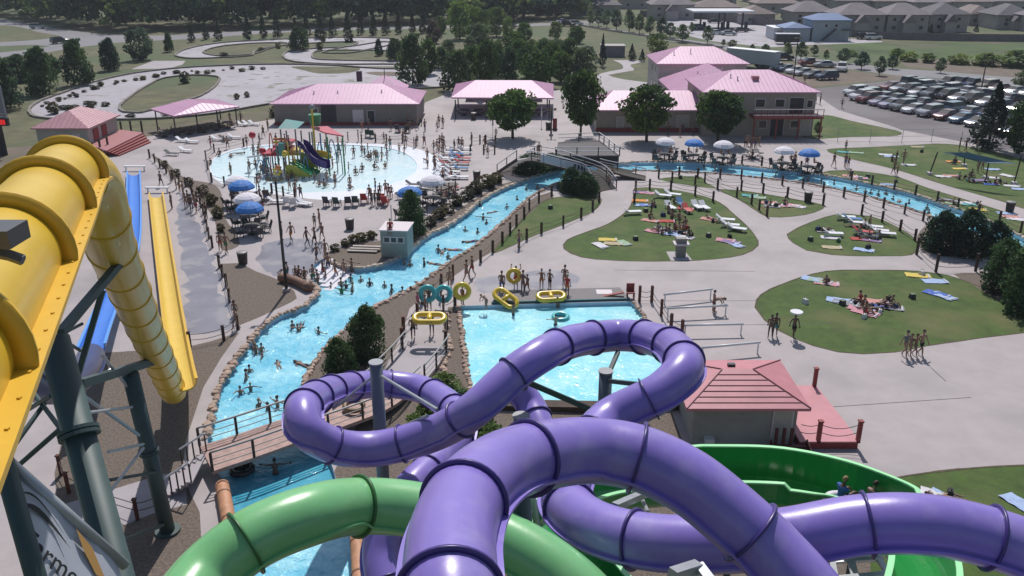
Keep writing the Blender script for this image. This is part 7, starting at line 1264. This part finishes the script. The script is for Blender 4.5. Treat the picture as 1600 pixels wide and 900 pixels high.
bathers('in the wide bend of the channel', [(517, 449), (533, 444, 'stand', dict(sc=1.05)), (534, 458, 'armsout', dict(sc=1.05, shirt='green')), (551, 456, 'hips', dict(sc=1.08, col='red', kind='shorts')), (548, 439), (564, 440), (578, 446, 'stand', dict(sc=1.0)), (601, 449), (612, 458), (629, 459, 'hips', dict(sc=1.05)), (655, 443, 'lie'), (632, 414), (641, 416), (663, 415), (679, 413, 'lie'), (642, 460), (541, 450)])
bathers('in the straight upper channel', [(691, 396, 'lie'), (685, 394), (709, 391, 'lie'), (727, 361), (746, 364), (755, 343), (770, 332, 'lie'), (792, 326), (750, 322), (822, 297), (840, 296), (760, 350), (808, 312), (736, 378, 'lie'), (700, 404)], -.38, (1.05, 1.28))
bathers('in the lower channel above the plank footbridge', [(471, 509, 'lie'), (466, 517), (498, 521, 'armsout', dict(col='red')), (409, 549), (400, 552), (410, 558), (435, 571, 'lie'), (474, 571, 'lie'), (390, 581), (385, 593), (392, 611, 'armsout'), (376, 616), (405, 636), (419, 639), (434, 636), (398, 545), (457, 513)], -.38, (1.0, 1.28))
bathers('in the shaded lower pool', [(431, 741, 'armsout', dict(sc=1.0)), (378, 733, 'stand')], -.38, (.8, .9))
crowd('on the walkway by the teal tubes', [(703, 452, 'stand', dict(sc=1.05)), (671, 484, 'armsup', dict(face=3.14)), (653, 487, 'stand', dict(shirt='pink', col='white')), (689, 468, 'armsup'), (723, 477, 'stand'), (665, 492), (646, 530, 'walk', dict(face=3.3, sc=1.02)), (675, 523, 'armsup', dict(sc=.95, face=3.14)), (645, 546, 'walk', dict(sc=.75)) if False else (660, 470, 'stand')])
crowd('on the bank path above the walkway', [(729, 441, 'walk', dict(sc=1.07)), (738, 432, 'walk', dict(sc=1.02)), (811, 388, 'walk')])
crowd('at the launch platform of the landing pool', [(759, 484, 'bend'), (784, 458, 'walk'), (806, 450, 'armsup', dict(face=0, col='red', kind='shorts')), (817, 457), (824, 457, None, dict(sc=.85)), (846, 451, 'point'), (859, 452, 'hips'), (882, 449, 'stand2', dict(sc=1.05)), (886, 462, 'stand', dict(shirt='red'))])
bathers('in the landing pool', [(802, 492, 'armsup'), (871, 480, 'stand'), (868, 508, 'armsout')], -.3, (.7, .9))
person(0, 0, 'chair', 'seated', 'on the roof of the lifeguard booth', at=Vector((G(630, 352, 0).x, G(596, 401).y+.3, 1.98)), col='red', kind='shorts', shirt='red', sc=1.0, face=0)
crowd('leaning over a queue rail right of the landing pool', [(1117, 489, 'bend', dict(sc=1.05, face=1.2)), (1114, 488, 'stand2', dict(sc=.98))])
crowd('at the lower end of the arched footbridge', [(951, 292, 'walk'), (930, 276, 'walk', dict(z=0)) if False else (956, 283, 'stand')])
person(0, 0, 'stand', 'standing', 'on top of the arched footbridge', at=G(842, 247, 2.42), col='black', sc=1.05)
crowd('on the terrace before the balcony building', [(1043, 211), (1062, 213), (1066, 208), (1082, 211), (1164, 232), (1173, 233), (1177, 232), (1181, 232), (1168, 228), (1241, 260), (1302, 261, 'walk'), (1320, 262), (1325, 262), (1321, 235), (1236, 256, 'chair'), (1030, 242, 'chair'), (1048, 243, 'chair'), (1088, 242, 'chair'), (1076, 243, 'chair'), (1127, 246, 'chair'), (1138, 246, 'chair'), (1174, 250, 'chair'), (1220, 256, 'chair'), (1260, 259, 'chair'), (1272, 260, 'chair'), (1231, 205), (1186, 227)])
bathers('in the curved right channel', [(1027, 263), (1060, 258), (1100, 262), (1117, 264), (1212, 274), (1252, 276), (1262, 283), (1283, 287, 'armsout'), (1303, 288), (1352, 300), (1372, 306), (1384, 304), (1448, 328), (1451, 335), (1360, 303), (1420, 318), (1405, 314, 'lie'), (1338, 297), (1395, 312)], -.38, (1.05, 1.28))
crowd('on the path across the upper right lawn', [(1396, 273, 'walk', dict(sc=1.05)), (1401, 275, 'walk')]); crowd('on the upper right lawn', [(1411, 256, 'walk'), (1498, 236, 'stand'), (1508, 236, 'walk'), (1526, 238, 'walk'), (1400, 252, 'stand'), (1394, 252, 'sit'), (1518, 276, 'sit'), (1527, 270, 'stand'), (1534, 268), (1512, 283, 'sit'), (1540, 286, 'sit'), (1498, 280, 'sit'), (1555, 288, 'sit'), (1570, 286, 'lie'), (1491, 256, 'sit'), (1524, 286, 'lie')])
crowd('on the edge of the car park', [(1274, 161, 'walk', dict(sc=.8)), (1281, 164, 'stand', dict(sc=1.05)), (1315, 169, 'walk'), (1257, 130, 'stand')])
crowd('on the teardrop lawn', [(1016, 342, 'sit'), (1018, 333, 'stand', dict(sc=.75)), (1050, 340, 'sit'), (1061, 342, 'sit'), (1027, 362, 'sit'), (1040, 361, 'sit'), (1046, 365, 'sit'), (1055, 358, 'sit'), (1067, 360, 'sit'), (1076, 369, 'sit'), (1021, 322, 'sit'), (1111, 343, 'lie'), (1035, 366, 'sit'), (1061, 352, 'stand', dict(sc=.8)), (1070, 352, 'sit'), (1045, 330, 'sit'), (1068, 366, 'lie'), (1054, 318, 'sit'), (1147, 359, 'lie')])
crowd('on the kidney shaped lawn', [(1226, 320, 'sit'), (1215, 321, 'lie'), (1203, 321, 'sit')]); crowd('on the oval lawn at right', [(1350, 356, 'sit'), (1357, 360, 'stand', dict(sc=.85)), (1344, 364, 'sit'), (1365, 370, 'lie'), (1357, 372, 'sit'), (1335, 355, 'lie'), (1291, 360, 'lie'), (1372, 374, 'sit')])
crowd('on the big round lawn', [(1342, 472, 'sit', dict(shirt='red')), (1350, 480, 'sit'), (1360, 484, 'lie'), (1378, 474, 'lie'), (1384, 480, 'sit'), (1394, 478, 'sit'), (1290, 443, 'sit'), (1352, 490, 'sit')]); crowd('on the lawn strip above the right channel', [(1328, 276, 'sit'), (1490, 319, 'sit'), (1478, 315, 'lie'), (1530, 326, 'sit')])
crowd('on the lower right lawn', [(1474, 778, 'lie', dict(sc=1.0, shirt='white', face=1.4))])
crowd('on the wide paving below the big round lawn', [(1412, 558, 'walk', dict(sc=1.08, face=.5, shirt='grey', col='black')), (1420, 556, 'walk', dict(sc=.9, face=.4)), (1428, 556, 'walk', dict(sc=.9, face=.6)), (1437, 556, 'walk', dict(sc=1.06, face=.5)), (1203, 527, 'walk', dict(sc=.95, face=-.4)), (1210, 526, 'walk', dict(sc=1.0, face=-.4))])
h = person(1239, 528, 'walk', 'walking', 'carrying a white disc overhead at the lawn edge', sc=1.0, face=.2, col='black', kind='shorts'); e = empty('white_float', G(1240, 496, 0)*0+G(1239, 528)+Vector((.02, 0, 1.86)), 0, 'round white float carried on the head at the big round lawn', 'float'); b = MB(); b.tube([(0, 0, 0), (0, 0, .1)], .42, 18); b.build('disc', M_wh, e)
# riders in the green flume
rp = D(1318, 772, 31.4); o = person(0, 0, 'sit', 'riding', 'down the green flume, front rider', at=rp-Vector((0, 0, .25)), sc=1.05, face=2.0, shirt='blue'); o = person(0, 0, 'sit', 'riding', 'down the green flume, rear rider', at=rp+Vector((.95, -.35, -.2)), sc=1.05, face=2.0, col='navy')
e = bpy.data.objects.new('double_inflatable_tube', None); COL.objects.link(e); e.location = rp+Vector((.45, -.12, -.38)); e.rotation_euler = (0, 0, 2.8); tag(e, 'pale double tube under two riders in the green flume', 'inflatable tube')
for k in (-.52, .52): b = MB(); b.torus((k, 0, 0), .45, .17, 24, 10); b.build('air_ring', M_wh, e, True)
# the 298 people that show largest stay things; the far small rest of the crowd is one mass
bpy.context.view_layer.update()
def big(o): v = o.location; dep = v.y*CP-(v.z-H)*SP; px, py = PX(v); inn = -20 < px < 1620 and -20 < py < 920; return (1 if inn else 0)*F*o.scale[2]/dep*(.62 if 'sitting' in o['label'] or 'lying' in o['label'] or 'seated' in o['label'] else .45 if 'wading' in o['label'] and 'shallow' not in o['label'] and 'play' not in o['label'] else .4 if 'swimming' in o['label'] else 1)
PEOPLE.sort(key=big, reverse=True); rest = PEOPLE[298:]
if rest:
    b = MB(); mats = []
    for o in rest:
        for q in [o]+[c for c in COL.objects if c.parent == o]:
            m = q.material_slots[0].material
            if m not in mats: mats.append(m)
            Mw = q.matrix_world; b.add([Mw@v.co for v in q.data.vertices], [tuple(p.vertices) for p in q.data.polygons], mats.index(m))
    far = b.build('distant_crowd', mats, smooth=True); tag(far, 'smallest far off park visitors scattered over lawns, terrace and water', 'crowd', kind='stuff')
    for o in rest:
        THINGS.remove(o)
        for q in [c for c in COL.objects if c.parent == o]+[o]: bpy.data.objects.remove(q)
# ---------------------------------------------------------------- make every label single one thing out
W_ = ['first', 'second', 'third', 'fourth', 'fifth', 'sixth', 'seventh', 'eighth', 'ninth', 'tenth', 'eleventh', 'twelfth', 'thirteenth', 'fourteenth', 'fifteenth', 'sixteenth', 'seventeenth', 'eighteenth', 'nineteenth', 'twentieth', 'twentyfirst', 'twentysecond', 'twentythird', 'twentyfourth', 'twentyfifth', 'twentysixth', 'twentyseventh']
by = {}
for o in THINGS: by.setdefault(o['label'], []).append(o)
for lab, L in by.items():
    if len(L) > 1:
        L.sort(key=lambda o: PX(o.location)[0])
        for i, o in enumerate(L): o['label'] = lab+(', leftmost' if i == 0 else ', rightmost' if i == len(L)-1 else ', %s from left' % W_[min(i, len(W_)-1)])
for o in THINGS:
    t = o['label']
    for a_, b_ in ((' two piece swimwear', ' bikini'), (' swim shorts', ' shorts'), (' standing ', ' '), ('dark patterned', 'patterned'), (' of the channel', ''), ('with four seats ', ''), (' the ', ' ')):
        if len(t.split()) > 16: t = t.replace(a_, b_)
    o['label'] = t
    if len(t.split()) > 16: print('LONG', t)
print('people', NP[0], 'things', len(THINGS), 'longest', max((len(o['label'].split()), o['label']) for o in THINGS))
# ---------------------------------------------------------------- the air
b = MB(); b.box((0, 1470, 15.6), (4200, 3200, 36.8)); o = b.build('haze', mat('haze_tmp', (1, 1, 1))); m = bpy.data.materials.new('haze_air'); m.use_nodes = True; n = m.node_tree; n.nodes.clear()
v = n.nodes.new('ShaderNodeVolumePrincipled'); v.inputs['Color'].default_value = (.80, .86, 1, 1); v.inputs['Density'].default_value = .0002; v.inputs['Anisotropy'].default_value = .3
n.links.new(v.outputs[0], n.nodes.new('ShaderNodeOutputMaterial').inputs['Volume']); o.data.materials[0] = m; o['kind'] = 'stuff'; tag(o, 'thin pale summer haze over the whole park and suburb', 'haze', kind='stuff')
SC.cycles.volume_bounces = 0
